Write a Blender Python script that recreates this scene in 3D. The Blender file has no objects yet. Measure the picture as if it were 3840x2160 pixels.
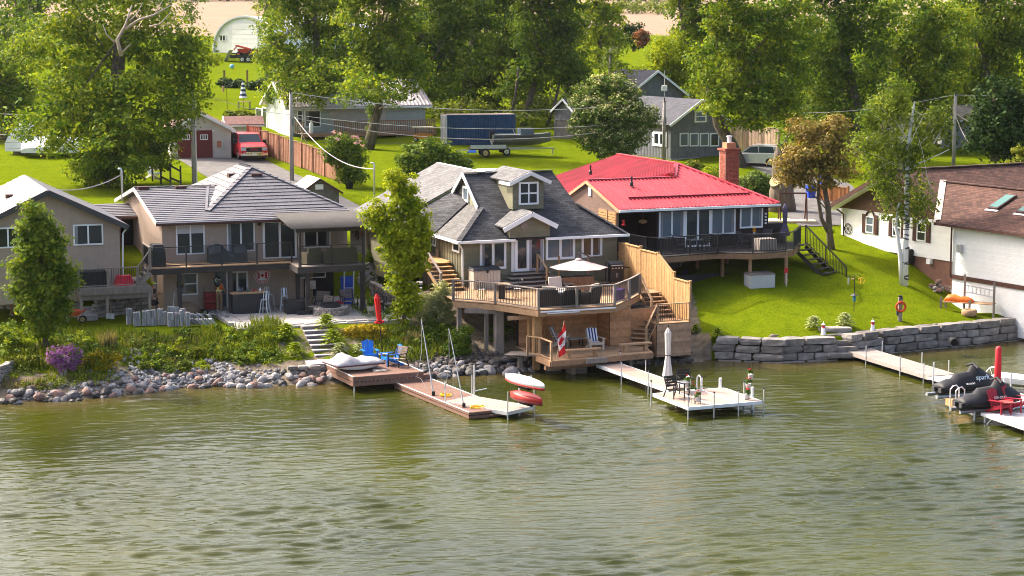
import bpy, math, random
import numpy as np
from mathutils import Vector, Matrix
R=math.radians
rnd=random.Random(7)
sc=bpy.context.scene
COL=sc.collection
# ---------------------------------------------------------------- camera, sky, sun, exposure
F,VH,CH=7467.,50.,17.5           # focal length in photo pixels, row of the horizon, camera height
PIT=math.atan((1080-VH)/F);CP,SP=math.cos(PIT),math.sin(PIT)
cam=bpy.data.objects.new('camera',bpy.data.cameras.new('camera'));COL.objects.link(cam)
cam.location=(0,0,CH);cam.rotation_euler=(R(90)-PIT,0,0)
cam.data.sensor_width=36;cam.data.lens=F/3840*36;cam.data.clip_start=1;cam.data.clip_end=4000
sc.camera=cam
AZ,EL=-58.,41.                   # sun azimuth clockwise from +Y, elevation
SUN=Vector((math.sin(R(AZ))*math.cos(R(EL)),math.cos(R(AZ))*math.cos(R(EL)),math.sin(R(EL))))
w=bpy.data.worlds.new('World');sc.world=w;w.use_nodes=True
nt=w.node_tree;sky=nt.nodes.new('ShaderNodeTexSky');sky.sky_type='NISHITA';sky.sun_disc=False
sky.sun_elevation=R(EL);sky.sun_rotation=R(AZ);sky.dust_density=7.0;sky.air_density=.8;sky.ozone_density=.4
nt.links.new(sky.outputs[0],nt.nodes['Background'].inputs[0]);nt.nodes['Background'].inputs[1].default_value=0.15
sl=bpy.data.lights.new('sun','SUN');sl.energy=2.3;sl.angle=R(.6);sl.color=(1,.94,.83)
so=bpy.data.objects.new('sun',sl);COL.objects.link(so);so.rotation_euler=SUN.to_track_quat('Z','Y').to_euler();so.location=(-60,140,60)
vs=sc.view_settings;vs.view_transform='Standard';vs.look='None';vs.exposure=1.65;vs.gamma=1;vs.use_curve_mapping=False
sc.cycles.filter_width=.95;sc.cycles.max_bounces=7;sc.cycles.transparent_max_bounces=8
# ---------------------------------------------------------------- photo pixel -> place in the world
def ray(u,v):
    x=(u-1920)/F;y=(1080-v)/F
    return (x,CP+y*SP,-SP+y*CP)
def G(u,v,z):
    r=ray(u,v);t=(z-CH)/r[2];return Vector((r[0]*t,r[1]*t,z))
def GY(u,v,Y):
    r=ray(u,v);t=Y/r[1];return Vector((r[0]*t,Y,CH+r[2]*t))
def zoomer(x0,y0,k): return lambda x,y:(x0+x/k,y0+y/k)
# ---------------------------------------------------------------- materials
def nmat(name):
    m=bpy.data.materials.new(name);m.use_nodes=True;n=m.node_tree
    return m,n,n.nodes['Principled BSDF'],n.nodes.new,n.links.new
def cc(c,k=1): return (min(1,c[0]*k),min(1,c[1]*k),min(1,c[2]*k),1)
MATS={}
def mat(name,c,r=.7,v=.15,s=3.,ob=.12,metal=0,bump=0,bs=30,c2=None,spec=.3,sx=(1,1,1),uv=None,coat=0):
    """noise-varied surface; uv=(kind,w,h,depth): lines cut on the surface's own metres"""
    if name in MATS: return MATS[name]
    m,n,p,N,L=nmat(name);MATS[name]=m
    geo=N('ShaderNodeNewGeometry');mp=N('ShaderNodeMapping');mp.inputs['Scale'].default_value=sx
    L(geo.outputs['Position'],mp.inputs[0])
    tx=N('ShaderNodeTexNoise');tx.inputs['Scale'].default_value=s;tx.inputs['Detail'].default_value=5;tx.inputs['Roughness'].default_value=.65
    L(mp.outputs[0],tx.inputs['Vector'])
    cr=N('ShaderNodeValToRGB');cr.color_ramp.elements[0].position=.3;cr.color_ramp.elements[1].position=.7
    cr.color_ramp.elements[0].color=cc(c,1-v);cr.color_ramp.elements[1].color=cc(c2) if c2 else cc(c,1+v)
    L(tx.outputs[0],cr.inputs[0]);col=cr.outputs[0]
    if ob:
        oi=N('ShaderNodeObjectInfo');mr=N('ShaderNodeMapRange');mr.inputs[3].default_value=1-ob;mr.inputs[4].default_value=1+ob
        L(oi.outputs['Random'],mr.inputs[0]);mx=N('ShaderNodeMix');mx.data_type='RGBA';mx.blend_type='MULTIPLY';mx.inputs[0].default_value=1
        L(col,mx.inputs[6]);L(mr.outputs[0],mx.inputs[7]);col=mx.outputs[2]
    bh=None
    if uv:
        tc=N('ShaderNodeTexCoord');bk=N('ShaderNodeTexBrick');bk.inputs['Scale'].default_value=1
        bk.inputs['Brick Width'].default_value=uv[0];bk.inputs['Row Height'].default_value=uv[1]
        bk.inputs['Mortar Size'].default_value=uv[2];bk.inputs['Mortar Smooth'].default_value=.3;bk.inputs['Bias'].default_value=0
        k=uv[3];bk.inputs['Color1'].default_value=(1-k,1-k,1-k,1);bk.inputs['Color2'].default_value=(1+k,1+k,1+k*.9,1)
        d=uv[4];bk.inputs['Mortar'].default_value=(d,d,d,1)
        L(tc.outputs['UV'],bk.inputs['Vector']);mx=N('ShaderNodeMix');mx.data_type='RGBA';mx.blend_type='MULTIPLY';mx.inputs[0].default_value=1
        L(col,mx.inputs[6]);L(bk.outputs['Color'],mx.inputs[7]);col=mx.outputs[2]
        iv=N('ShaderNodeMath');iv.operation='SUBTRACT';iv.inputs[0].default_value=1;L(bk.outputs['Fac'],iv.inputs[1]);bh=iv.outputs[0]
    L(col,p.inputs['Base Color']);p.inputs['Roughness'].default_value=r;p.inputs['Metallic'].default_value=metal
    p.inputs['Specular IOR Level'].default_value=spec;p.inputs['Coat Weight'].default_value=coat
    if bump or bh:
        b=N('ShaderNodeBump');b.inputs['Strength'].default_value=bump or .6;b.inputs['Distance'].default_value=.03
        if bh: L(bh,b.inputs['Height'])
        else:
            t2=N('ShaderNodeTexNoise');t2.inputs['Scale'].default_value=bs;t2.inputs['Detail'].default_value=4;L(mp.outputs[0],t2.inputs['Vector']);L(t2.outputs[0],b.inputs['Height'])
        L(b.outputs[0],p.inputs['Normal'])
    return m
def leafmat(name,cols,trans=.47,ns=.5,isl=.25):
    """foliage: hue drifts from clump to clump and from leaf to leaf"""
    if name in MATS: return MATS[name]
    m,n,p,N,L=nmat(name);MATS[name]=m
    geo=N('ShaderNodeNewGeometry');tx=N('ShaderNodeTexNoise');tx.inputs['Scale'].default_value=ns;tx.inputs['Detail'].default_value=3
    L(geo.outputs['Position'],tx.inputs['Vector'])
    ad=N('ShaderNodeMath');ad.operation='MULTIPLY_ADD';ad.inputs[1].default_value=isl*2;L(geo.outputs['Random Per Island'],ad.inputs[0])
    sb=N('ShaderNodeMath');sb.operation='ADD';sb.inputs[1].default_value=-isl;L(tx.outputs[0],sb.inputs[0]);L(sb.outputs[0],ad.inputs[2])
    cr=N('ShaderNodeValToRGB');e=cr.color_ramp.elements;e[0].position=.25;e[1].position=.75
    e[0].color=cc(cols[0]);e[1].color=cc(cols[-1])
    if len(cols)>2: x=e.new(.5);x.color=cc(cols[1])
    L(ad.outputs[0],cr.inputs[0])
    tr=N('ShaderNodeBsdfTranslucent');ms=N('ShaderNodeMixShader');ms.inputs[0].default_value=trans
    br=N('ShaderNodeMix');br.data_type='RGBA';br.blend_type='MULTIPLY';br.inputs[0].default_value=1;br.inputs[7].default_value=(1.25,1.15,.5,1)
    L(cr.outputs[0],p.inputs['Base Color']);L(cr.outputs[0],br.inputs[6]);L(br.outputs[2],tr.inputs[0])
    p.inputs['Roughness'].default_value=.6;p.inputs['Specular IOR Level'].default_value=.08
    L(p.outputs[0],ms.inputs[1]);L(tr.outputs[0],ms.inputs[2]);L(ms.outputs[0],n.nodes['Material Output'].inputs[0])
    return m
def glassmat(name,c=(.02,.025,.03),rough=.04,alpha=1):
    if name in MATS: return MATS[name]
    m,n,p,N,L=nmat(name);MATS[name]=m
    p.inputs['Base Color'].default_value=cc(c);p.inputs['Roughness'].default_value=rough;p.inputs['IOR'].default_value=1.52
    geo=N('ShaderNodeNewGeometry');t=N('ShaderNodeTexNoise');t.inputs['Scale'].default_value=.9;b=N('ShaderNodeBump');b.inputs['Strength'].default_value=.12;b.inputs['Distance'].default_value=.05
    L(geo.outputs['Position'],t.inputs['Vector']);L(t.outputs[0],b.inputs['Height']);L(b.outputs[0],p.inputs['Normal'])
    if alpha<1: p.inputs['Alpha'].default_value=alpha
    return m
# ---------------------------------------------------------------- mesh builder
class MB:
    def __init__(s): s.v=[];s.f=[];s.mi=[]
    def add(s,vs,fs,m=0):
        k=len(s.v);s.v+=[tuple(x) for x in vs];s.f+=[tuple(i+k for i in f) for f in fs];s.mi+=[m]*len(fs);return s
    def box(s,x0,x1,y0,y1,z0,z1,m=0):
        return s.add([(x0,y0,z0),(x1,y0,z0),(x1,y1,z0),(x0,y1,z0),(x0,y0,z1),(x1,y0,z1),(x1,y1,z1),(x0,y1,z1)],
            [(3,2,1,0),(4,5,6,7),(0,1,5,4),(1,2,6,5),(2,3,7,6),(3,0,4,7)],m)
    def cbox(s,c,d,m=0): return s.box(c[0]-d[0]/2,c[0]+d[0]/2,c[1]-d[1]/2,c[1]+d[1]/2,c[2]-d[2]/2,c[2]+d[2]/2,m)
    def beam(s,p,q,w,h,up=(0,0,1),m=0):
        p,q=Vector(p),Vector(q);d=(q-p).normalized();u=Vector(up)
        if abs(d.dot(u))>.98: u=Vector((0,1,0))
        x=d.cross(u).normalized()*w/2;y=x.cross(d).normalized()*h/2
        vs=[p-x-y,p+x-y,p+x+y,p-x+y,q-x-y,q+x-y,q+x+y,q-x+y]
        return s.add(vs,[(3,2,1,0),(4,5,6,7),(0,1,5,4),(1,2,6,5),(2,3,7,6),(3,0,4,7)],m)
    def tube(s,pts,r,n=6,m=0,cap=True):
        pts=[Vector(p) for p in pts];rs=r if isinstance(r,(list,tuple)) else [r]*len(pts);vs=[];fs=[]
        prev=None
        for i,p in enumerate(pts):
            d=(pts[min(i+1,len(pts)-1)]-pts[max(i-1,0)]).normalized()
            u=prev if prev is not None else (Vector((0,0,1)) if abs(d.z)<.9 else Vector((1,0,0)))
            x=(u-d*u.dot(d)).normalized();prev=x;y=d.cross(x)
            vs+=[p+(x*math.cos(2*math.pi*k/n)+y*math.sin(2*math.pi*k/n))*rs[i] for k in range(n)]
        for i in range(len(pts)-1):
            for k in range(n): fs.append((i*n+k,i*n+(k+1)%n,(i+1)*n+(k+1)%n,(i+1)*n+k))
        if cap: fs.append(tuple(range(n-1,-1,-1)));fs.append(tuple((len(pts)-1)*n+k for k in range(n)))
        return s.add(vs,fs,m)
    def slab(s,poly,t,m=0,off=0):
        P=[Vector(p) for p in poly];n=Vector((0,0,0))
        for i in range(len(P)): n+=P[i].cross(P[(i+1)%len(P)])
        n.normalize()
        a=[p+n*off for p in P];b=[p-n*t for p in a];k=len(P)
        return s.add(a+b,[tuple(range(k)),tuple(range(2*k-1,k-1,-1))]+[(i,i+k,(i+1)%k+k,(i+1)%k) for i in range(k)],m)
    def lathe(s,prof,c=(0,0,0),n=12,m=0,sy=1):
        vs=[];fs=[]
        for r,z in prof: vs+=[(c[0]+r*math.cos(2*math.pi*k/n),c[1]+sy*r*math.sin(2*math.pi*k/n),c[2]+z) for k in range(n)]
        for i in range(len(prof)-1):
            for k in range(n): fs.append((i*n+k,i*n+(k+1)%n,(i+1)*n+(k+1)%n,(i+1)*n+k))
        fs.append(tuple(range(n-1,-1,-1)));fs.append(tuple((len(prof)-1)*n+k for k in range(n)))
        return s.add(vs,fs,m)
    def ell(s,c,r,n=10,k=6,m=0):
        return s.lathe([(max(.001,math.sin(math.pi*i/k)),-math.cos(math.pi*i/k)) for i in range(k+1)],(0,0,0),n,m) if False else s._ell(c,r,n,k,m)
    def _ell(s,c,r,n,k,m):
        prof=[(max(.002,math.sin(math.pi*i/k)),-math.cos(math.pi*i/k)) for i in range(k+1)];vs=[];fs=[]
        for a,z in prof: vs+=[(c[0]+r[0]*a*math.cos(2*math.pi*j/n),c[1]+r[1]*a*math.sin(2*math.pi*j/n),c[2]+r[2]*z) for j in range(n)]
        for i in range(k):
            for j in range(n): fs.append((i*n+j,i*n+(j+1)%n,(i+1)*n+(j+1)%n,(i+1)*n+j))
        return s.add(vs,fs,m)
    def loft(s,secs,m=0,cap=True):
        n=len(secs[0]);vs=[p for q in secs for p in q];fs=[]
        for i in range(len(secs)-1):
            for k in range(n): fs.append((i*n+k,i*n+(k+1)%n,(i+1)*n+(k+1)%n,(i+1)*n+k))
        if cap: fs.append(tuple(range(n-1,-1,-1)));fs.append(tuple((len(secs)-1)*n+k for k in range(n)))
        return s.add(vs,fs,m)
    def xf(s,M): s.v=[tuple(M@Vector(p)) for p in s.v];return s
    def mesh(s,name,mt,smooth=False):
        me=bpy.data.meshes.new(name);me.from_pydata(s.v,[],s.f);me.update()
        for x in (mt if isinstance(mt,(list,tuple)) else [mt]): me.materials.append(x)
        if any(s.mi): me.polygons.foreach_set('material_index',s.mi)
        uv=me.uv_layers.new(name='UVMap').data
        for pl in me.polygons:
            n=pl.normal
            h=Vector((0,0,1)).cross(n)
            h=h.normalized() if h.length>.15 else Vector((1,0,0))
            g=n.cross(h)
            for li in pl.loop_indices:
                co=me.vertices[me.loops[li].vertex_index].co;uv[li].uv=(co.dot(h),co.dot(g))
        if smooth: me.polygons.foreach_set('use_smooth',[True]*len(me.polygons))
        return me
    def build(s,name,mt,parent=None,smooth=False,loc=None,kind=None,label=None):
        return place(name,s.mesh(name,mt,smooth),parent,loc,kind=kind,label=label)
def place(name,me,parent=None,loc=None,rot=None,scl=None,kind=None,label=None):
    o=bpy.data.objects.new(name,me);COL.objects.link(o)
    if parent is not None: o.parent=parent
    if loc is not None: o.location=loc
    elif parent is not None and 'zb' in parent: o.location=(0,0,-parent['zb'])
    if rot is not None: o.rotation_euler=rot if not isinstance(rot,(int,float)) else (0,0,rot)
    if scl is not None: o.scale=scl
    if kind: o['kind']=kind
    if label: o['label']=label
    return o
def tag(o,label,cat,group=None):
    o['label']=label;o['category']=cat
    if group: o['group']=group
    return o
def thing(name,label,cat,loc=(0,0,0),rot=0,group=None):
    o=bpy.data.objects.new(name,None);COL.objects.link(o);o.location=loc;o.rotation_euler=(0,0,rot);o.empty_display_size=.2
    return tag(o,label,cat,group)
def dup(root,loc,rot,label=None,group=None,scl=None):
    def cp(o,par):
        c=o.copy();COL.objects.link(c);c.parent=par
        for ch in list(KIDS.get(o.name,())): cp(ch,c)
        return c
    KIDS={}
    def walk(o):
        KIDS[o.name]=list(o.children)
        for ch in o.children: walk(ch)
    walk(root);r=cp(root,None);r.location=loc;r.rotation_euler=(0,0,rot)
    if scl: r.scale=(scl,scl,scl)
    if label: r['label']=label
    if group: r['group']=group
    return r
def npmesh(name,V,Q,mt,smooth=False):
    me=bpy.data.meshes.new(name);V=np.asarray(V,dtype=np.float32);Q=np.asarray(Q,dtype=np.int32);k=Q.shape[1]
    me.vertices.add(len(V));me.vertices.foreach_set('co',V.ravel());me.loops.add(Q.size);me.loops.foreach_set('vertex_index',Q.ravel())
    me.polygons.add(len(Q));me.polygons.foreach_set('loop_start',np.arange(0,Q.size,k,dtype=np.int32))
    try: me.polygons.foreach_set('loop_total',np.full(len(Q),k,dtype=np.int32))
    except Exception: pass
    for x in (mt if isinstance(mt,(list,tuple)) else [mt]): me.materials.append(x)
    if smooth: me.polygons.foreach_set('use_smooth',np.ones(len(Q),dtype=bool))
    me.update(calc_edges=True);return me
class Fr:
    """a house's own axes: a along its front to the right, b away from the viewer"""
    def __init__(s,o,deg): s.o=o;s.r=R(deg);s.c,s.s=math.cos(s.r),math.sin(s.r)
    def loc(s,x,y): dx,dy=x-s.o[0],y-s.o[1];return (dx*s.c+dy*s.s,-dx*s.s+dy*s.c)
    def w(s,a,b,z=0): return Vector((s.o[0]+a*s.c-b*s.s,s.o[1]+a*s.s+b*s.c,z))
    def z(s,uv,z): g=G(*uv,z);return Vector(s.loc(g[0],g[1])+(z,))
    def b(s,uv,b):
        r=ray(*uv);t=(b-s.s*s.o[0]+s.c*s.o[1])/(-s.s*r[0]+s.c*r[1])
        return Vector((s.loc(r[0]*t,r[1]*t)[0],b,CH+r[2]*t))
    def a(s,uv,a):
        r=ray(*uv);t=(a+s.c*s.o[0]+s.s*s.o[1])/(s.c*r[0]+s.s*r[1])
        return Vector((a,s.loc(r[0]*t,r[1]*t)[1],CH+r[2]*t))
    def thing(s,name,label,cat,zb=0,group=None):
        t=thing(name,label,cat,(s.o[0],s.o[1],zb),s.r,group);t['zb']=zb;return t
# ---------------------------------------------------------------- shared colours
WHITE=mat('white_paint',(.78,.78,.77),.5,.04);TRIM=mat('white_trim',(.8,.8,.8),.45,.03)
ALU=mat('aluminium',(.62,.63,.65),.35,.08,metal=.6);STEEL=mat('galvanised_steel',(.5,.51,.52),.4,.1,metal=.7)
BLACK=mat('black_metal',(.018,.018,.02),.4,.1);DARK=mat('dark_interior',(.012,.011,.011),.9,.2)
GLASS=glassmat('window_glass');GLASSB=glassmat('pale_window_glass',(.10,.13,.16));RAILG=glassmat('rail_glass',(.04,.05,.05),.03,.12)
WOODG=mat('weathered_wood',(.23,.19,.16),.8,.25,6,sx=(1,1,.25),ob=.18);WOODB=mat('brown_wood',(.30,.17,.095),.75,.25,5,ob=.2)
WOODN=mat('new_cedar',(.45,.26,.11),.7,.2,5,ob=.15);WOODP=mat('pale_lumber',(.38,.235,.13),.75,.2,5,ob=.15);WOODD=mat('dark_stained_wood',(.045,.038,.036),.75,.3,5,ob=.2)
BARK=mat('bark',(.13,.10,.075),.95,.45,5,bump=.8,bs=12,sx=(1,1,.3));BIRCHB=mat('birch_bark',(.7,.68,.65),.85,.1,3,c2=(.78,.76,.73))
RED=mat('red_paint',(.45,.02,.03),.35,.1);ORANGE=mat('orange_plastic',(.75,.13,.02),.45,.12)
RUBBER=mat('rubber',(.015,.015,.016),.85,.2);CONC=mat('concrete',(.42,.39,.36),.9,.15,5,bump=.3)
# ================================================================ GROUND
WL1=[G(2685,1352,0),G(2900,1362,0),G(3145,1352,0)];WL2=[G(3215,1345,0),G(3300,1330,0),G(3480,1312,0),G(3700,1292,0),G(3870,1270,0),G(4000,1245,0)]
SHX=[-60,-23.2,-19.7,-15.4,-10.9,-8.5,-5.4,-2.5,-.3,1.5,5,9.8]+[p.x for p in WL1+WL2]+[60]
SHY=[80,88.8,89.4,92.6,93,93.4,94.7,95.5,96.3,97.2,98.6,99.4]+[p.y for p in WL1+WL2]+[124]
DK=[-40,-6,-1,0,.45,.85,1.6,5.3,6.2,9.5,12.5,16.3,18.4,22,40,66,110,195,470,800,1500]
ZL=[-3,-1.4,-.35,-.05,.2,.34,.55,1.78,1.88,1.88,1.88,2.0,4.2,4.5,5,6,8.1,11.9,20.8,30,50]
ZM=[-3,-1.4,-.35,-.05,.2,.3,.5,1.5,1.7,2.4,2.8,3.1,3.6,4.4,5,6,8.1,11.9,20.8,30,50]
ZR=[-3,-1.4,-.6,-.5,-.35,1.05,1.18,1.9,2.05,2.65,3.45,3.75,4.1,4.6,5.1,6,8.1,11.9,20.8,30,50]
_pw=[G(u,v,2) for u,v in ((-60,1150),(60,1162),(190,1165),(283,1190),(369,1194),(470,1180),(557,1168))];PWX=[p.x for p in _pw];PWY=[p.y for p in _pw]
def ss(e0,e1,x): t=np.clip((x-e0)/(e1-e0),0,1);return t*t*(3-2*t)
def height(x,y):
    x=np.asarray(x,dtype=float);y=np.asarray(y,dtype=float)
    d=y-np.interp(x,SHX,SHY)
    wm=ss(-6.5,-3.5,x)*(1-ss(9.6,10.3,x));wr=ss(9.6,10.3,x);wl=1-wm-wr
    z=wl*np.interp(d,DK,ZL)+wm*np.interp(d,DK,ZM)+wr*np.interp(d,DK,ZR)
    z=z+.95*(1-ss(-19.3,-18.9,x))*ss(.15,.45,y-np.interp(x,PWX,PWY))*(1-ss(15,18,d))
    z=z-.85*ss(22.3,26,x)*ss(1.5,6,d)*(1-ss(13,20,d))
    z=z+(.06*np.sin(x*.7+y*.4)+.05*np.sin(x*.31-y*.83))*ss(.5,3,d)+.5*np.sin(x*.02+.6)*np.sin(y*.017)*ss(60,120,d)
    return z
def hz(x,y): return float(height(x,y))
_T=np.concatenate([np.arange(70,200,.1),np.arange(200,900,.6)])
def hit(u,v):
    r=ray(u,v);t=_T/r[1];x=r[0]*t;z=CH+r[2]*t;h=height(x,_T);k=int(np.argmax(z<=h))
    if not z[k]<=h[k]: k=len(_T)-1
    return Vector((x[k],_T[k],h[k]))
def groundmat():
    m,n,p,N,L=nmat('ground')
    geo=N('ShaderNodeNewGeometry')
    def noise(s,d=6,sc=(1,1,1)):
        mp=N('ShaderNodeMapping');mp.inputs['Scale'].default_value=sc;L(geo.outputs['Position'],mp.inputs[0])
        t=N('ShaderNodeTexNoise');t.inputs['Scale'].default_value=s;t.inputs['Detail'].default_value=d;t.inputs['Roughness'].default_value=.7;L(mp.outputs[0],t.inputs['Vector']);return t.outputs[0]
    def ramp(f,cs):
        c=N('ShaderNodeValToRGB');e=c.color_ramp.elements;L(f,c.inputs[0])
        for i,(q,k) in enumerate(cs):
            x=e[i] if i<2 else e.new(q);x.position=q;x.color=cc(k)
        return c.outputs[0]
    def mix(f,a,b):
        x=N('ShaderNodeMix');x.data_type='RGBA';L(f,x.inputs[0]);L(a,x.inputs[6]);L(b,x.inputs[7]);return x.outputs[2]
    g1=ramp(noise(1.1),[(.3,(.055,.09,.003)),(.74,(.16,.185,.005)),(.5,(.105,.145,.003))])
    g2=ramp(noise(9,6),[(.42,(.05,.085,.003)),(.62,(.18,.20,.006))])
    mm=N('ShaderNodeValue');mm.outputs[0].default_value=.5
    grass=mix(mm.outputs[0],g1,g2)
    dirt=ramp(noise(2.5),[(.3,(.10,.075,.05)),(.7,(.27,.22,.16))])
    field=ramp(noise(.8,8,(.25,2.2,1)),[(.3,(.22,.15,.105)),(.7,(.34,.25,.18))])
    def attr(nm): a=N('ShaderNodeAttribute');a.attribute_name=nm;return a.outputs['Fac']
    rough=noise(1.7,5)
    def edge(nm):
        a=N('ShaderNodeMath');a.operation='ADD';L(attr(nm),a.inputs[0]);b=N('ShaderNodeMath');b.operation='MULTIPLY_ADD';b.inputs[1].default_value=1.2;b.inputs[2].default_value=-.6;L(rough,b.inputs[0]);L(b.outputs[0],a.inputs[1])
        r=N('ShaderNodeMapRange');r.inputs[1].default_value=.42;r.inputs[2].default_value=.58;L(a.outputs[0],r.inputs[0]);return r.outputs[0]
    c=mix(edge('dirt'),grass,dirt);c=mix(edge('field'),c,field)
    L(c,p.inputs['Base Color']);p.inputs['Roughness'].default_value=.95;p.inputs['Specular IOR Level'].default_value=0
    b=N('ShaderNodeBump');b.inputs['Strength'].default_value=.7;b.inputs['Distance'].default_value=.09;L(noise(8,8),b.inputs['Height']);L(b.outputs[0],p.inputs['Normal'])
    return m
GROUND=groundmat()
def grid(name,xs,ys,mt,fn):
    X,Y=np.meshgrid(xs,ys);Z=fn(X,Y);V=np.stack([X.ravel(),Y.ravel(),Z.ravel()],1);nx,ny=len(xs),len(ys)
    i=np.arange(nx*ny).reshape(ny,nx);Q=np.stack([i[:-1,:-1].ravel(),i[:-1,1:].ravel(),i[1:,1:].ravel(),i[1:,:-1].ravel()],1)
    return npmesh(name,V,Q,mt,True),X.ravel(),Y.ravel()
xs=np.concatenate([np.arange(-900,-60,30),np.arange(-60,-34,2),np.arange(-34,34,.4),np.arange(34,60,2),np.arange(60,931,30)])
ys=np.concatenate([np.arange(60,84,3),np.arange(84,124,.4),np.arange(124,180,1.2),np.arange(180,320,4),np.arange(320,1500,25)])
me,X,Y=grid('ground',xs,ys,GROUND,height)
D=Y-np.interp(X,SHX,SHY)
# bare earth: the bank, below the decks, worn patches; stubble field up the hill
dirt=((D<2.2)&(X<10)).astype(float)*1.0
dirt=np.maximum(dirt,np.clip((X+6)/1.5,0,1)*np.clip((10.2-X)/.6,0,1)*(D<13)*.95)
dirt=np.maximum(dirt,.46*((D>1.5)&(D<5.6)&(X<-4)))
dirt=np.maximum(dirt,((X>-4)&(X<3)&(Y>108)&(Y<116))*.45)
dirt=np.maximum(dirt,((X>16)&(X<24)&(np.abs(Y-100.5)<0))*.5)
field=((D>255)&(X>-200)).astype(float)
for nm,arr in (('dirt',dirt),('field',field)):
    a=me.attributes.new(nm,'FLOAT','POINT');a.data.foreach_set('value',arr.astype(np.float32))
place('ground',me,kind='structure')
# ---------------------------------------------------------------- lake
def watermat():
    m,n,p,N,L=nmat('lake_water')
    geo=N('ShaderNodeNewGeometry')
    t=N('ShaderNodeTexNoise');t.inputs['Scale'].default_value=.09;t.inputs['Detail'].default_value=3;L(geo.outputs['Position'],t.inputs['Vector'])
    c=N('ShaderNodeValToRGB');e=c.color_ramp.elements;e[0].position=.35;e[1].position=.65;e[0].color=(.027,.032,.003,1);e[1].color=(.045,.049,.004,1);L(t.outputs[0],c.inputs[0])
    # the bottom shows brown through the shallows close to shore
    a=N('ShaderNodeAttribute');a.attribute_name='shallow';x=N('ShaderNodeMix');x.data_type='RGBA';L(a.outputs['Fac'],x.inputs[0]);L(c.outputs[0],x.inputs[6]);x.inputs[7].default_value=(.085,.06,.022,1)
    L(x.outputs[2],p.inputs['Base Color']);p.inputs['Roughness'].default_value=.04;p.inputs['IOR'].default_value=1.33
    mp=N('ShaderNodeMapping');mp.inputs['Scale'].default_value=(.7,2.2,1);mp.inputs['Rotation'].default_value=(0,0,R(14));L(geo.outputs['Position'],mp.inputs[0])
    t2=N('ShaderNodeTexNoise');t2.inputs['Scale'].default_value=3.2;t2.inputs['Detail'].default_value=4;t2.inputs['Distortion'].default_value=.4;L(mp.outputs[0],t2.inputs['Vector'])
    b=N('ShaderNodeBump');b.inputs['Strength'].default_value=.35;b.inputs['Distance'].default_value=.06;L(t2.outputs[0],b.inputs['Height']);L(b.outputs[0],p.inputs['Normal'])
    return m
_rw=np.random.RandomState(3)
_W=[]
for k in range(46):
    lam=_rw.choice([.36,.45,.55,.66,.8,1.1,2.2],p=[.14,.2,.22,.2,.14,.07,.03]);th=R((-80 if k%10<7 else -58)+_rw.normal(0,10));_W.append((2*math.pi/lam,math.cos(th),math.sin(th),_rw.uniform(0,6.28),lam*.0112*_rw.uniform(.5,1.2)))
def lake_z(X,Y):
    Z=np.zeros_like(X);wx=X+.25*np.sin(Y*.6+X*.3)+.4*np.sin(Y*.21);wy=Y+.25*np.sin(X*.5)+.3*np.sin(X*.17+1)
    for k,c,s,p,a in _W: Z+=a*np.sin(k*(wx*c+wy*s)+p)
    gust=.62+.3*np.sin(X*.19+.7*np.sin(Y*.11))*np.sin(Y*.23+1.3)+.2*np.sin(X*.43-Y*.31)
    d=np.interp(X,SHX,SHY)-Y
    return Z*gust*(.38+.62*ss(3,32,d))
xs=np.concatenate([np.arange(-300,-32,12),np.arange(-32,34,.18),np.arange(34,320,12)])
ys=np.concatenate([np.arange(-200,52,12),np.arange(52,78,.07),np.arange(78,98,.085),np.arange(98,109,.25),np.arange(109,130,4)])
WATER=watermat()
me,X,Y=grid('lake',xs,ys,WATER,lake_z)
D=np.interp(X,SHX,SHY)-Y
a=me.attributes.new('shallow','FLOAT','POINT');a.data.foreach_set('value',(np.clip(1-D/3.2,0,1)*.8).astype(np.float32))
place('lake',me,kind='structure')
# ================================================================ STONES
ROCKG=mat('grey_rock',(.25,.23,.22),.9,.3,4,ob=.35,bump=.6,bs=8);ROCKP=mat('pink_granite',(.21,.13,.105),.9,.3,4,ob=.3,bump=.5,bs=8);ROCKL=mat('limestone_rubble',(.27,.255,.25),.9,.2,5,ob=.3,bump=.5,bs=10)
ROCKD=mat('dark_wet_rock',(.06,.052,.047),.6,.3,4,ob=.3,bump=.6,bs=8)
def rockmesh(name,mt,seed,sub=1,sharp=.25):
    import bmesh
    bm=bmesh.new();bmesh.ops.create_icosphere(bm,subdivisions=sub,radius=1);r=random.Random(seed)
    ax=[Vector((r.uniform(-1,1),r.uniform(-1,1),r.uniform(-1,1))).normalized() for _ in range(7)];dd=[r.uniform(.62,.95) for _ in ax]
    for v in bm.verts:
        for x,d in zip(ax,dd):
            k=v.co.dot(x)
            if k>d: v.co-=x*(k-d)*.9
        v.co*=1+r.uniform(-.05,.05)*sharp*3
    me=bpy.data.meshes.new(name);bm.to_mesh(me);bm.free();me.materials.append(mt);return me
RK={k:[rockmesh('rock',m,i*7+j,2 if k!='L' else 1) for i in range(4)] for j,(k,m) in enumerate((('G',ROCKG),('P',ROCKP),('D',ROCKD),('L',ROCKL)))}
def rock(name,x,y,z,s,k,label,group,parent=None):
    o=place(name,rnd.choice(RK[k]),parent,(x,y,z),(rnd.uniform(0,.5),rnd.uniform(0,.5),rnd.uniform(0,6)),(s*rnd.uniform(.85,1.25),s*rnd.uniform(.75,1),s*rnd.uniform(.6,.85)))
    if label: tag(o,label,'rock',group)
    return o
LB={'P':'pinkish granite boulder sitting at the edge of the water below the grassy bank','G':'grey rounded boulder lying in the row along the waterline','D':'dark wet rock lying half in the shadow at the waterline'}
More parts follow.
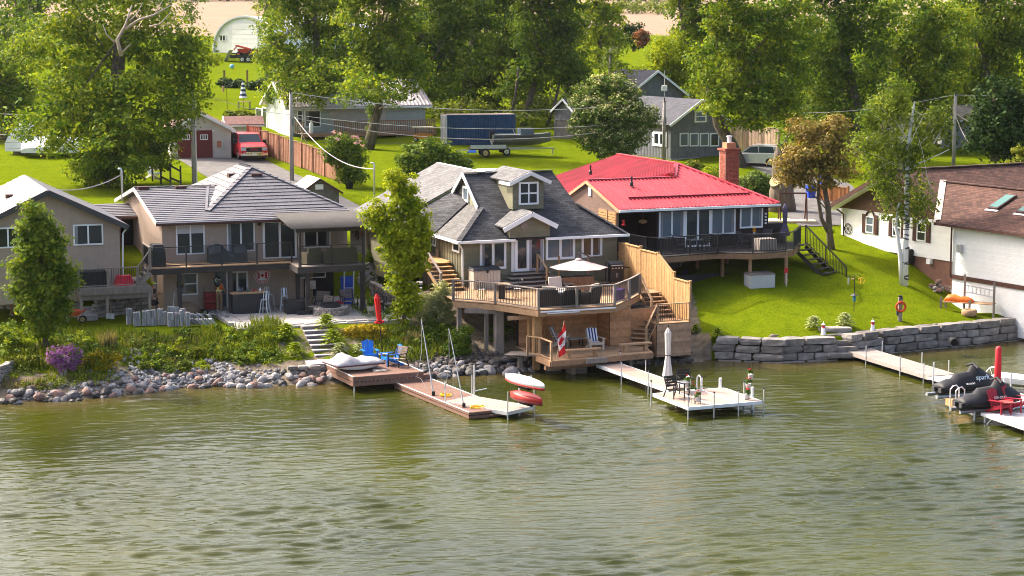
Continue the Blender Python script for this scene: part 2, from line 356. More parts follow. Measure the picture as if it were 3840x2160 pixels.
def boulder_row(u0,u1,n,smin,smax,kinds,dv=(-10,26)):
    for i in range(n):
        u=u0+(u1-u0)*(i+rnd.random())/n
        x0=np.interp(u,[0,300,700,1060,1250,1500,1900,2100],[-23.2,-19.7,-15.4,-10.9,-8.5,-5.4,-.3,2.2])
        d=rnd.uniform(-.35,1.3);x=x0+rnd.uniform(-.2,.2);y=np.interp(x,SHX,SHY)+d;s=rnd.uniform(smin,smax)*(1.15-.25*d)
        k=rnd.choice(kinds);rock('boulder',x,y,max(-.05,hz(x,y))+s*.25,s,k,LB[k],'boulders along the shore ('+{'P':'pinkish','G':'grey','D':'dark'}[k]+')')
boulder_row(0,420,56,.12,.32,'PDGDG');boulder_row(420,1060,96,.11,.27,'PGGDG');boulder_row(1075,1240,28,.14,.3,'GGP');boulder_row(1540,1720,58,.16,.3,'GGPD');boulder_row(1720,2180,64,.16,.34,'DDDG')
# pale rubble spilled down the bank: the near ones one by one
def rubble_patch(poly_fn,n,group,label,k='L',s=(.09,.17),name='riprap_stone'):
    c=0
    while c<n:
        u,v=poly_fn();p=hit(u,v);q=rnd.uniform(*s)
        rock(name,p.x,p.y,p.z+q*.35,q,k,label,group);c+=1
rubble_patch(lambda:(lambda t:(rnd.gauss(505+t*10,30+45*t),1310+150*t))(rnd.random()**.7),120,'pale rubble spilled below the bare patch','pale angular stone in the rubble spill below the bare earth patch')
rubble_patch(lambda:(lambda t:(rnd.gauss(800+t*10,55+45*t),1355+80*t))(rnd.random()),110,'pale rubble heaped beside the shrubs','pale angular stone in the heap between the two shrubby parts of the bank')
m_=[]
def rubble_stuff(name,fn,n,k,s):
    """small stones past counting, one mesh"""
    V=[];Q=[]
    src=[np.array([v.co[:] for v in me.vertices]) for me in RK['L']];fsrc=[np.array([p.vertices[:] for p in me.polygons]) for me in RK['L']]
    o=0
    for i in range(n):
        u,v=fn();p=hit(u,v);q=rnd.uniform(*s);j=rnd.randrange(4);a=rnd.uniform(0,6.28);A=src[j]*np.array([q*rnd.uniform(.8,1.3),q,q*rnd.uniform(.55,.8)])
        c,s_=math.cos(a),math.sin(a);B=np.stack([A[:,0]*c-A[:,1]*s_,A[:,0]*s_+A[:,1]*c,A[:,2]],1)+np.array([p.x,p.y,p.z+q*.3]);V.append(B);Q.append(fsrc[j]+o);o+=len(B)
    place(name,npmesh(name,np.concatenate(V),np.concatenate(Q),k),kind='stuff')
rubble_stuff('small_rubble',lambda:(lambda u:(u,1510-.062*u-rnd.random()*60))(rnd.uniform(80,1060)) if rnd.random()<.6 else (rnd.gauss(600,150),rnd.gauss(1430,26)),900,ROCKL,(.05,.11))
rubble_stuff('wet_rubble',lambda:(rnd.uniform(1560,2600),rnd.uniform(1330,1405)-.02*rnd.uniform(0,400)),420,ROCKD,(.06,.2))
rubble_stuff('garden_rubble',lambda:(rnd.uniform(1345,1440),rnd.uniform(995,1075)),160,ROCKL,(.06,.14))
# ---------------------------------------------------------------- armour stone walls
STONE=mat('armour_stone',(.215,.19,.17),.92,.35,2.5,ob=.3,bump=.8,bs=6)
def blockmesh(seed,mt):
    r=random.Random(seed);vs=[];n=(4,3,3);b=MB()
    for i in range(n[0]):
        for j in range(n[1]):
            for k in range(n[2]):
                p=[2*i/(n[0]-1)-1,2*j/(n[1]-1)-1,2*k/(n[2]-1)-1]
                e=sum(abs(q)>.99 for q in p)
                q=[x*(1-.05*(e-1)*(abs(x)>.99)) if e>1 else x for x in p]
                vs.append([q[0]*.5+r.uniform(-.03,.03),q[1]*.5+r.uniform(-.05,.05),q[2]*.5+r.uniform(-.05,.05)])
    I=lambda i,j,k:(i*n[1]+j)*n[2]+k
    fs=[]
    for i in range(n[0]-1):
        for k in range(n[2]-1): fs+=[(I(i,0,k),I(i+1,0,k),I(i+1,0,k+1),I(i,0,k+1)),(I(i,2,k),I(i,2,k+1),I(i+1,2,k+1),I(i+1,2,k))]
        for j in range(n[1]-1): fs+=[(I(i,j,0),I(i,j+1,0),I(i+1,j+1,0),I(i+1,j,0)),(I(i,j,2),I(i+1,j,2),I(i+1,j+1,2),I(i,j+1,2))]
    for j in range(n[1]-1):
        for k in range(n[2]-1): fs+=[(I(0,j,k),I(0,j,k+1),I(0,j+1,k+1),I(0,j+1,k)),(I(3,j,k),I(3,j+1,k),I(3,j+1,k+1),I(3,j,k+1))]
    b.add(vs,fs);return b.mesh('stone_block',mt)
BLK=[blockmesh(i,STONE) for i in range(6)]
def stone_wall(name,label,pts,z0,rows,hh,lens,cat='wall',depth=.75,batter=.07,blk=None):
    P=[Vector((p[0],p[1])) for p in pts];t=thing(name,label,cat,(P[0].x,P[0].y,z0));seg=[(P[i+1]-P[i]).length for i in range(len(P)-1)];tot=sum(seg)
    def at(s):
        for i,l in enumerate(seg):
            if s<=l or i==len(seg)-1: d=(P[i+1]-P[i]).normalized();return P[i]+d*s,d
            s-=l
    for r_ in range(rows):
        s=-rnd.uniform(0,.3)*(r_>0)
        while s<tot-.15:
            l=min(rnd.uniform(*lens),tot-s);l=l if tot-s-l>.3 else tot-s
            c,d=at(s+l/2);nrm=Vector((-d.y,d.x))
            c=c+nrm*(depth/2+r_*batter+rnd.uniform(-.04,.04))
            h=hh*rnd.uniform(.93,1.03)
            place('stone_block',rnd.choice(blk or BLK),t,(c.x-P[0].x,c.y-P[0].y,(r_+.5)*hh),(rnd.uniform(-.02,.02),rnd.uniform(-.02,.02),math.atan2(d.y,d.x)+rnd.uniform(-.02,.02)),(l-.03,depth,h-.02));s+=l
    return t
stone_wall('stone_retaining_wall','grey armour stone wall left of the stone steps, below the fenced lawn edge',WL1,-.3,4,.37,(.8,1.7))
stone_wall('stone_retaining_wall','long grey armour stone wall right of the stone steps, curving back to the white house',WL2,-.34,4,.39,(.75,1.6))
st=thing('stone_steps','rough stone steps cut through the armour wall down to the plank dock','steps',G(3180,1350,0),R(8))
for i in range(5): place('step',BLK[i],st,(-.25+i*.02,.15+i*.42,.25+i*.26),(0,0,rnd.uniform(-.04,.04)),(1.75,.8,.26))
# ================================================================ DOCKS
DOCKR=mat('brown_composite_decking',(.19,.105,.075),.6,.12,4,ob=.1);DOCKT=mat('tan_resin_panel',(.37,.265,.21),.6,.06,3,ob=.06);DOCKW=mat('weathered_pale_plank',(.30,.25,.22),.8,.15,5,ob=.14);DOCKWH=mat('white_dock_panel',(.50,.455,.45),.6,.05,3,ob=.04)
def planks(t,la,lb,z,w,mt,gap=.008,name='plank',along='a',th=.035,mb=None):
    """boards side by side over la x lb, sharing one mesh"""
    n=int(round((lb if along=='a' else la)/w));w=(lb if along=='a' else la)/n
    b=MB()
    if along=='a': b.box(0,la,0,w-gap,-th,0)
    else: b.box(0,w-gap,0,lb,-th,0)
    me=b.mesh(name,mt)
    for i in range(n): place(name,me,t,(0,i*w,z) if along=='a' else (i*w,0,z))
def dock_frame(o,q):
    return math.atan2(q.y-o.y,q.x-o.x)
B_,C_,A_=G(1326,1414,.75),G(1585,1393,.75),G(1212,1366,.75)
t=thing('dock_platform','square brown composite dock platform carrying the covered pedal boat','dock',(B_.x,B_.y,0),dock_frame(B_,C_))
LA,LB_=(C_-B_).length,4.6
planks(t,LA,LB_,.75,.146,DOCKR)
f=MB()
f.box(-.03,LA+.03,-.04,-.005,.52,.745);f.box(-.03,LA+.03,-.04,-.005,.30,.49);f.box(-.04,-.005,0,LB_,.52,.745);f.box(-.04,-.005,0,LB_,.30,.49);f.box(LA+.005,LA+.04,0,LB_,.3,.745)
f.build('fascia',DOCKR,t)
MB().box(-.05,.03,0,LB_,.752,.765).build('edge_trim',TRIM,t);MB().box(LA-.03,LA+.05,0,LB_,.752,.765).build('edge_trim',TRIM,t)
b=MB()
for i in range(8): b.beam((.2+i*.4,0,.33),(.4+i*.4,0,.7),.03,.03);b.beam((.4+i*.4,0,.7),(.6+i*.4,0,.33),.03,.03)
b.build('truss',ALU,t)
for x,y in ((.05,.06),(LA-.1,.1),(.05,LB_-1)): MB().tube([(x,y,-.9),(x,y,.7)],.035,8).build('leg',ALU,t)
E_=G(1762,1547,.3);E2=G(1902,1533,.3);E3=G(1469,1434,.3)
t=thing('floating_dock','long brown composite dock running out from the square platform, with mooring whips','dock',(E_.x,E_.y,0),dock_frame(E_,E2))
LA,LB_=1.83,(E3-E_).length
planks(t,LA,LB_,.31,.143,DOCKR)
f=MB();f.box(0,LA,-.05,-.005,.19,.30);f.box(0,LA,-.05,-.005,.02,.15);f.box(-.05,-.005,0,LB_,.19,.30);f.box(-.05,-.005,0,LB_,.02,.15);f.box(LA+.005,LA+.04,0,LB_,.02,.3);f.build('fascia',DOCKR,t)
MB().box(-.06,-.005,0,LB_,.303,.325).build('edge_trim',TRIM,t);MB().box(LA+.002,LA+.05,0,LB_,.303,.325).build('edge_trim',TRIM,t)
MB().box(.06,LA-.06,.08,LB_-.1,-.12,.24).build('float',DARK,t)
s=MB();s.box(-.06,LA+.06,LB_-.02,LB_+.3,.32,.53);s.build('step',DOCKR,t)
for i in range(3): MB().cbox((1.0+.22*i,-.09,.12),(.14,.1,.05)).build('bumper',WOODP,t)
# aluminium platform with the kayak rack
zk=zoomer(1200,1280,2.862);K0,K1,K2=G(*zk(2010,757),.35),G(*zk(2285,695),.35),G(*zk(1672,600),.35)
t=thing('aluminium_dock','small tan aluminium dock section alongside the long brown dock, below the kayaks','dock',(K0.x,K0.y,0),dock_frame(K0,K1))
LA,LB_=(K1-K0).length,(K2-K0).length
planks(t,LA,LB_,.35,.3,DOCKT,.004,'deck_panel')
f=MB();f.box(-.03,LA+.03,-.04,0,.2,.355);f.box(-.03,LA+.03,LB_,LB_+.04,.2,.355);f.box(-.04,0,0,LB_,.2,.355);f.box(LA,LA+.04,0,LB_,.2,.355);f.build('frame',ALU,t)
for x,y,h in ((-.03,-.05,1.25),(LA+.03,-.05,1.25),(-.03,LB_+.05,1.25),(LA+.03,LB_+.05,1.3)): MB().tube([(x,y,-.9),(x,y,h)],.03,8).build('post',ALU,t)
r_=MB();
for y in (.9,3.6): r_.tube([(LA+.12,y,-.2),(LA+.12,y,1.75)],.04,8);r_.tube([(LA+.12,y,1.45),(LA+.95,y,1.45)],.03,6);r_.tube([(LA+.12,y,.55),(LA+.95,y,.55)],.03,6)
r_.build('kayak_rack',ALU,t)
KF=(K0,dock_frame(K0,K1),LA)
# tan dock of house two
D0,D1,D2=G(2582,1528,.55),G(2858,1504,.55),G(2460,1476,.55)
t=thing('swim_platform','tan swim platform with white edges, black armchairs and ladder at the dock end','dock',(D0.x,D0.y,0),dock_frame(D0,D1))
LA,LB_=(D1-D0).length,3.42
for i in range(3):
    x0=i*LA/3;b=MB().box(x0+.03,x0+LA/3-.03,0.03,LB_-.03,.51,.553);b.build('deck_panel',DOCKT,t)
    f=MB();f.box(x0,x0+.03,0,LB_,.42,.565);f.box(x0+LA/3-.031,x0+LA/3-.001,0,LB_,.42,.565);f.box(x0,x0+LA/3-.002,-.03,.028,.42,.565);f.box(x0,x0+LA/3-.002,LB_-.028,LB_+.03,.42,.565);f.build('frame',TRIM,t)
for x,y in ((-.05,-.05),(LA/3,-.06),(2*LA/3,-.06),(LA+.05,-.05),(-.05,LB_+.05),(LA+.05,1.7),(2*LA/3+.1,LB_+.05),(LA/3,LB_+.06)):
    p=MB().tube([(x,y,-.95),(x,y,1.1)],.028,8).build('post',ALU,t);MB().tube([(x,y,1.1),(x,y,1.16)],[.03,.055],8).build('cap',BLACK,p)
for x,y in ((LA+.08,1.0),(LA-.15,LB_+.1)): MB().tube([(x,y,-.95),(x,y,1.0)],.07,10).build('bumper_post',TRIM,t)
for i in range(2):
    x=1.75+i*.55;MB().tube([(x,LB_+.1,-.4),(x,LB_+.1,1.0),(x,LB_+.02,1.18),(x,LB_-.12,1.25),(x,LB_-.26,1.18),(x,LB_-.32,1.0),(x,LB_-.32,.56)],.035,8).build('ladder_rail',TRIM,t)
SWF=(D0,dock_frame(D0,D1),LA,LB_)
W0,W1=G(2505,1462,.55),G(2235,1366,.55);W2=G(2350,1360,.55)
t=thing('dock_walkway','narrow tan walkway leading from the cedar deck to the swim platform','dock',(W0.x,W0.y,0),dock_frame(W0,W1)-R(90))
LB_=(W1-W0).length;LA=1.22
for i in range(4): MB().box(.04,LA-.04,i*LB_/4+.01,(i+1)*LB_/4-.01,.51,.552).build('deck_panel',DOCKT,t)
f=MB();f.box(0,.04,0,LB_,.40,.565);f.box(LA-.04,LA,0,LB_,.40,.565);f.build('frame',TRIM,t)
for x,y in ((-.04,.25*LB_),(-.04,.62*LB_),(LA+.04,.62*LB_),(LA+.04,.98*LB_)):
    p=MB().tube([(x,y,-.9),(x,y,1.1)],.026,8).build('post',ALU,t);MB().tube([(x,y,1.1),(x,y,1.15)],[.03,.05],8).build('cap',BLACK,p)
# plank dock on the right
zd=zoomer(3140,1280,3.68);Q0,Q1=G(*zd(1270,478),.42),G(*zd(32,96),.42);
t=thing('plank_dock','long weathered plank dock leading from the stone steps to the jet skis','dock',(Q0.x,Q0.y,0),dock_frame(Q0,Q1)-R(90))
LB_=(Q1-Q0).length;LA=1.45
planks(t,LA,LB_,.42,.145,DOCKW)
f=MB();f.box(-.04,0,0,LB_,.22,.42);f.box(LA,LA+.04,0,LB_,.22,.42);f.build('frame',DOCKW,t)
for x,y in ((-.05,.05*LB_),(-.05,.30*LB_),(-.05,.68*LB_),(LA+.05,.08*LB_),(LA+.05,.36*LB_),(LA+.05,.8*LB_)): MB().tube([(x,y,-.8),(x,y,.98)],.03,8).build('post',ALU,t)
S0=G(*zd(1270,488),.4)
t=thing('white_dock','white plastic dock running past the covered jet skis to the frame edge','dock',(S0.x,S0.y,0),dock_frame(Q0,Q1)-R(90))
for i in range(9): MB().box(-.1,1.6,-1.0*(i+1),-1.0*i-.02,.3,.4).build('deck_panel',DOCKWH,t)
for x,y in ((1.65,-4.2),(1.65,-8),(-.1,-.5)): MB().tube([(x,y,-.8),(x,y,1.2)],.04,8).build('post',ALU,t)
T0,T1=G(*zd(1998,985),.4),G(*zd(2570,1180),.4)
t=thing('white_dock','white panel dock with the red chairs at the right edge','dock',(T0.x,T0.y,0),dock_frame(T0,T1))
for i in range(14): MB().box(i*.3,(i+1)*.3-.006,0,2.6,.34,.41).build('deck_panel',DOCKWH,t)
MB().box(-.03,4.3,-.05,0,.27,.40).build('frame',TRIM,t)
for x in (.15,3.2): MB().tube([(x,.06,-.8),(x,.06,.34)],.05,8).build('leg',ALU,t);MB().beam((x+.1,.06,-.1),(x+.6,.06,.3),.05,.05).build('brace',ALU,t)
RCF=(T0,dock_frame(T0,T1))
U0=G(*zd(1505,800),.35)
t=thing('swim_raft','small pale wooden platform with a ladder behind the nearer jet ski','dock',(U0.x,U0.y,0),RCF[1])
planks(t,2.2,1.2,.42,.14,WOODP);MB().box(0,2.2,-.04,0,.1,.42).build('fascia',WOODN,t)
for i in range(2): x=.5+.45*i;MB().tube([(x,-.12,-.4),(x,-.12,.9),(x+.03,0,1.05),(x+.05,.15,1.08),(x+.05,.3,.95),(x+.05,.3,.45)],.03,8).build('ladder_rail',ALU,t)
for x in (.15,2.0): MB().tube([(x,.1,-.9),(x,.1,.3)],.04,8).build('leg',ALU,t)
# ================================================================ HOUSES
TAUPE=mat('taupe_siding',(.40,.305,.24),.7,.06,2,ob=.05);OLIVE=mat('olive_siding',(.185,.17,.11),.65,.10,2,ob=.1);BROWNS=mat('brown_siding',(.17,.105,.08),.75,.15,2,ob=.12)
WSIDE=mat('white_siding',(.74,.74,.73),.55,.05,2,ob=.03);GREYS=mat('grey_board_siding',(.15,.155,.17),.75,.2,3,ob=.12);BEIGE=mat('beige_siding',(.50,.45,.39),.7,.08,2,ob=.04);SAGE=mat('sage_siding',(.38,.42,.38),.7,.06,2,ob=.05)
TILE=mat('metal_roof_tile',(.115,.108,.12),.5,.12,2.5,ob=.07,uv=(.33,.37,.012,.1,1.45),spec=.35);SHING=mat('charcoal_shingle',(.058,.057,.062),.85,.35,1.0,ob=0,uv=(.36,.15,.012,.4,.35));SHINGL=mat('worn_grey_shingle',(.14,.135,.135),.9,.25,1.0,ob=0,uv=(.36,.16,.01,.2,.5))
SHINGB=mat('brown_shingle',(.095,.045,.033),.9,.35,1.0,ob=0,uv=(.36,.16,.014,.35,.35));SHINGR=mat('faded_red_shingle',(.17,.085,.075),.9,.2,2,ob=0,uv=(.32,.15,.006,.15,.6));REDMET=mat('red_metal_roof',(.40,.034,.05),.45,.2,.9,ob=.12,spec=.35)
BROWNT=mat('brown_trim',(.075,.032,.025),.5,.15,3,ob=.05);GREYT=mat('dark_grey_trim',(.06,.058,.06),.5,.1);BRICK=mat('red_brick',(.30,.085,.05),.85,.25,6,ob=.3);BRN=mat('dark_brown_board',(.035,.02,.017),.7,.2,3,ob=.1)
CURT=mat('pale_blind',(.55,.56,.58),.8,.05);CURTN=mat('grey_curtain',(.2,.2,.21),.9,.3,9,sx=(4,4,.3))
def win(t,p,ang,w,h,n=2,fr=.075,glass=None,split=None,name='window',blind=0,fm=None,depth=.06):
    """frame proud of the wall, panes set back in it; p = lower left corner in the parent's axes"""
    fm=fm or TRIM;glass=glass or GLASS
    b=MB();b.box(0,w,-depth,.02,0,fr);b.box(0,w,-depth,.02,h-fr,h);b.box(0,fr,-depth,.02,fr,h-fr);b.box(w-fr,w,-depth,.02,fr,h-fr)
    iw=(w-2*fr)/n
    for i in range(1,n): b.box(fr+iw*i-fr*.55,fr+iw*i+fr*.55,-depth,.02,fr,h-fr)
    if split=='h': b.box(fr,w-fr,-depth*.9,.02,h*.5-.03,h*.5+.03)
    if split=='x': b.box(fr,w-fr,-depth*.9,.02,h*.5-.04,h*.5+.04);b.box(w/2-.04,w/2+.04,-depth*.85,.02,fr,h-fr)
    f=b.mesh(name,fm);zb=t['zb'] if 'zb' in t else 0
    o=place(name,f,t,(p[0],p[1],p[2]-zb),(0,0,R(ang)))
    for i in range(n):
        x0=fr+iw*i+(fr*.55 if i else 0);x1=fr+iw*(i+1)-(fr*.55 if i<n-1 else 0)
        MB().box(x0,x1,-.028,.015,fr,h-fr).build('pane',glass,o)
        if not blind and name=='window' and w>.9 and i in (0,n-1) and (i+int(p[0]*7)+int(p[2]*5))%3: cw=(x1-x0)*.26;s=x0 if i==0 else x1-cw;MB().box(s,s+cw,-.034,-.029,fr,h-fr-.01).build('curtain',CURTN,o)
        if blind: MB().box(x0+.01,x1-.01,-.034,-.029,h-fr-blind,h-fr-.01).build('blind',CURT,o)
    return o
def wpx(t,f,q0,q1,b=0,**k):
    p,q=f.b(q0,b),f.b(q1,b);return win(t,(p.x,b,q.z),0,q.x-p.x,p.z-q.z,**k)
def wpa(t,f,q0,q1,a=0,**k):
    p,q=f.a(q0,a),f.a(q1,a);return win(t,(a,p.y,q.z),-90,p.y-q.y,p.z-q.z,**k)
def boards(w,p,ang,la,z0,z1,step,mt,name='siding_board',th=.016,clip=None):
    """lapped boards along a wall (child of the wall mesh w), bottom edge proud"""
    n=int((z1-z0)/step+.5);step=(z1-z0)/n
    cache={}
    for i in range(n):
        x0,x1=0,la
        if clip: x0,x1=clip(z0+(i+.5)*step)
        if x1-x0<.1: continue
        k=(round(x0,2),round(x1,2))
        if k not in cache:
            b=MB();b.add([(x0,-th,0),(x1,-th,0),(x1,.0,0),(x0,0,0),(x0,-th*.25,step-.004),(x1,-th*.25,step-.004),(x1,0,step-.004),(x0,0,step-.004)],[(3,2,1,0),(4,5,6,7),(0,1,5,4),(1,2,6,5),(2,3,7,6),(3,0,4,7)]);cache[k]=b.mesh(name,mt)
        place(name,cache[k],w,(p[0],p[1],p[2]+z0+i*step),(0,0,R(ang)))
def battens(w,p,ang,la,z0,z1,step,mt,top=None,wd=.045,th=.02,name='batten'):
    cache={}
    for i in range(int(la/step)+1):
        x=min(i*step,la-wd);zt=top(x) if top else z1
        k=round(zt-z0,2)
        if k<.05: continue
        if k not in cache: cache[k]=MB().box(0,wd,-th,0,0,k).mesh(name,mt)
        c=math.cos(R(ang));s=math.sin(R(ang));place(name,cache[k],w,(p[0]+x*c,p[1]+x*s,p[2]+z0),(0,0,R(ang)))
def clip_poly(poly,f0,f1,fn):
    """part of a convex polygon with f0<=fn(p)<=f1"""
    for sg,lim in ((1,f0),(-1,-f1)):
        out=[]
        for i in range(len(poly)):
            p,q=poly[i],poly[(i+1)%len(poly)];a,b=sg*fn(p)-lim,sg*fn(q)-lim
            if a>=0: out.append(p)
            if (a>=0)!=(b>=0): out.append(p+(q-p)*(a/(a-b)))
        poly=out
        if len(poly)<3: return []
    return poly
def tiles(par,poly,course,ln,mt,th=.032,name='roof_panel'):
    P=[Vector(p) for p in poly];n=Vector((0,0,0))
    for i in range(len(P)): n+=P[i].cross(P[(i+1)%len(P)])
    n.normalize();n=n if n.z>0 else -n
    h=Vector((0,0,1)).cross(n).normalized();g=n.cross(h);fs=lambda p:p.dot(g);fh=lambda p:p.dot(h)
    s0,s1=min(map(fs,P)),max(map(fs,P));k=max(1,round((s1-s0)/course));cs=(s1-s0)/k
    for i in range(k):
        row=clip_poly(P,s0+i*cs,s0+(i+1)*cs,fs)
        if not row: continue
        x0,x1=min(map(fh,row)),max(map(fh,row));off=(i%2)*ln/2;x=x0-off
        while x<x1-.02:
            q=clip_poly(row,max(x,x0),min(x+ln-.012,x1),fh)
            if len(q)>=3 and min(x+ln,x1)-max(x,x0)>.05:
                lift=[v+n*(.008+th*(1-(fs(v)-s0-i*cs)/cs)) for v in q]
                k_=len(q);b=MB();b.add([tuple(v) for v in lift]+[tuple(v-n*.004) for v in q],[tuple(range(k_)) if (lift[1]-lift[0]).cross(lift[2]-lift[1]).dot(n)>0 else tuple(range(k_-1,-1,-1))]+[(a,(a+1)%k_,(a+1)%k_+k_,a+k_) for a in range(k_)]);b.build(name,mt,par,loc=(0,0,0))
            x+=ln
def ribs(par,poly,w,mt,name='roof_panel'):
    """standing seam sheets running down the slope, one mesh each"""
    P=[Vector(p) for p in poly];n=Vector((0,0,0))
    for i in range(len(P)): n+=P[i].cross(P[(i+1)%len(P)])
    n.normalize();n=n if n.z>0 else -n
    h=Vector((0,0,1)).cross(n).normalized();fh=lambda p:p.dot(h);x0,x1=min(map(fh,P)),max(map(fh,P));k=round((x1-x0)/w);w=(x1-x0)/k
    for i in range(k):
        q=clip_poly(P,x0+i*w,x0+(i+1)*w-.003,fh)
        if len(q)<3: continue
        b=MB();b.slab(q if (q[1]-q[0]).cross(q[2]-q[1]).dot(n)>0 else q[::-1],.02,off=.022)
        r=clip_poly(P,x0+i*w,x0+i*w+.06,fh)
        if len(r)>=3: b.slab(r if (r[1]-r[0]).cross(r[2]-r[1]).dot(n)>0 else r[::-1],.05,off=.075)
        b.build(name,mt,par,loc=(0,0,0))
def railing(t,pts,h,style,pm,rm,post=.09,zb=0,spacing=1.9,ends=True,bal=.11,name='railing_post'):
    """posts, rails and infill along pts (parent axes); style 'glass' or 'bars'"""
    P=[Vector(p)-Vector((0,0,zb)) for p in pts];done=[]
    for i in range(len(P)-1):
        a,b=P[i],P[i+1];L=(b-a).length;n=max(1,round(L/spacing))
        for k in range(n+1):
            p=a.lerp(b,k/n)
            if not any((p-q).length<.05 for q in done):
                done.append(p);MB().cbox((p.x,p.y,p.z+h/2),(post,post,h)).build(name,pm,t,loc=(0,0,0));
        d=(b-a).normalized();u=Vector((0,0,1))
        MB().beam(a+u*(h-.03),b+u*(h-.03),.05 if style=='glass' else .11,.045).build('top_rail',rm,t,loc=(0,0,0))
        MB().beam(a+u*.1,b+u*.1,.045,.045).build('bottom_rail',rm,t,loc=(0,0,0))
        for k in range(n):
            p,q=a.lerp(b,k/n)+d*post*.6,a.lerp(b,(k+1)/n)-d*post*.6
            if style=='glass': MB().beam(p+u*(h/2+.03),q+u*(h/2+.03),.012,h-.24).build('glass_panel',RAILG,t,loc=(0,0,0))
            else:
                m=max(2,int((q-p).length/bal))
                for j in range(1,m):
                    c=p.lerp(q,j/m);MB().beam(c+u*.1,c+u*(h-.05),.02,.02,up=(1,0,0)).build('baluster',BLACK,t,loc=(0,0,0))
def decking(t,poly,z,mt,zb=0,w=.14,th=.035,along='a',name='deck_board'):
    P=[Vector((p[0],p[1],z-zb)) for p in poly];fn=(lambda p:p.y) if along=='a' else (lambda p:p.x)
    x=min(map(fn,P));x1=max(map(fn,P))
    while x<x1-.02:
        q=clip_poly(P,x,min(x+w-.008,x1),fn)
        if len(q)>=3:
            up=sum(((q[i].x*q[(i+1)%len(q)].y-q[(i+1)%len(q)].x*q[i].y) for i in range(len(q))))
            MB().slab(q if up>0 else q[::-1],th).build(name,mt,t,loc=(0,0,0))
        x+=w
def stairs(t,p0,p1,width,n,mt,zb=0,tread=.04,strm=None,open_=True,name='tread'):
    """n treads from p0 (bottom) to p1 (top landing edge)"""
    a,b=Vector(p0)-Vector((0,0,zb)),Vector(p1)-Vector((0,0,zb));d=Vector((b.x-a.x,b.y-a.y,0));run=d.length/n;d.normalize();s=Vector((-d.y,d.x,0))
    for i in range(n):
        c=a+d*(run*(i+.5));c.z=a.z+(b.z-a.z)*(i+1)/n-tread/2-.002
        MB().beam(c-s*width/2,c+s*width/2,run+.03,tread).build(name,mt,t,loc=(0,0,0))
        if not open_: MB().beam(c-s*width/2-Vector((0,0,(b.z-a.z)/n/2))+d*run*.4,c+s*width/2-Vector((0,0,(b.z-a.z)/n/2))+d*run*.4,.025,(b.z-a.z)/n-.03).build('riser',mt,t,loc=(0,0,0))
    for k in (-1,1): MB().beam(a+s*k*(width/2-.03)-Vector((0,0,.12)),b+s*k*(width/2-.03)-Vector((0,0,.16)),.05,.22).build('stringer',strm or mt,t,loc=(0,0,0))
def prism(b,poly,dv,m=0):
    """extrude a polygon along dv"""
    P=[Vector(p) for p in poly];dv=Vector(dv);k=len(P);return b.add(P+[p+dv for p in P],[tuple(range(k-1,-1,-1)),tuple(range(k,2*k))]+[(i,(i+1)%k,(i+1)%k+k,i+k) for i in range(k)],m)
# ---------------------------------------------------------------- house one: taupe, metal tiles
z2=zoomer(480,600,2.8);z5=zoomer(0,540,2.576);H1=Fr((-18.29,103.45),20)
t=H1.thing('taupe_house','two-storey taupe house with grey tiled hip roof, glass-railed deck and covered patio','house',2.0)
w1=MB().box(0,10.0,0,12.4,4.3,6.62).build('upper_wall',TAUPE,t)
battens(w1,(0,0,0),0,9.95,4.56,6.62,.305,TAUPE)
battens(w1,(0,12.4,0),-90,12.4,4.56,6.62,.305,TAUPE)
w2=MB().box(0,7.55,0,8,2.0,4.29).build('lower_wall',TAUPE,t);battens(w2,(0,0,0),0,7.5,2.0,4.28,.305,TAUPE)
MB().box(7.55,9.9,2.6,8,2.0,4.29).build('lower_wall',DARK,t)
g=MB();prism(g,[(0,-.0,6.62),(0,6.4,7.85),(0,12.4,6.62)],(.12,0,0));g=g.build('gable_wall',TAUPE,t)
battens(g,(0,12.4,0),-90,12.4,6.6,7.8,.305,TAUPE,top=lambda x:6.62+1.2*(1-abs(x-6)/6.3))
rf=MB();
wing=[(-.35,-.45,6.72),(4.6,-.45,6.72),(4.6,6.5,7.95),(-.35,6.5,7.95)];wingb=[(-.35,6.5,7.95),(4.6,6.5,7.95),(4.6,13.3,6.72),(-.35,13.3,6.72)]
strip=[(4.6,-.45,6.72),(10.5,-.45,6.72),(10.2,1.25,7.02),(4.6,1.25,7.02)]
mf=[(2.7,1.3,7.04),(10.15,1.3,7.04),(6,5.5,9.02)];ml=[(2.7,12.0,7.04),(2.7,1.3,7.04),(6,5.5,9.02),(6,8.5,9.0)];mr=[(10.15,1.3,7.04),(10.15,12.0,7.04),(6,8.5,9.0),(6,5.5,9.02)];mb=[(10.15,12,7.04),(2.7,12,7.04),(6,8.5,9)]
for q in (wing,wingb,strip,mf,ml,mr,mb): rf.slab(q,.1)
rf=rf.build('roof',TILE,t)
for q in (wing,wingb,strip,mf,ml,mr): tiles(rf,q,.37,1.32,TILE)
for p,q in (((2.7,1.3,7.1),(6,5.5,9.08)),((10.15,1.3,7.1),(6,5.5,9.08)),((6,5.5,9.08),(6,8.5,9.06)),((-.35,6.5,8.02),(4.3,6.5,8.02))):
    P,Q=Vector(p),Vector(q);n=int((Q-P).length/.42)
    for i in range(n): MB().beam(P.lerp(Q,i/n),P.lerp(Q,(i+1.12)/n)+Vector((0,0,-.03)),.26,.035).build('ridge_cap',TILE,rf,loc=(0,0,0))
MB().beam((2.62,1.35,7.12),(3.75,6.4,7.96),.14,.03).build('valley_flashing',TILE,rf,loc=(0,0,0))
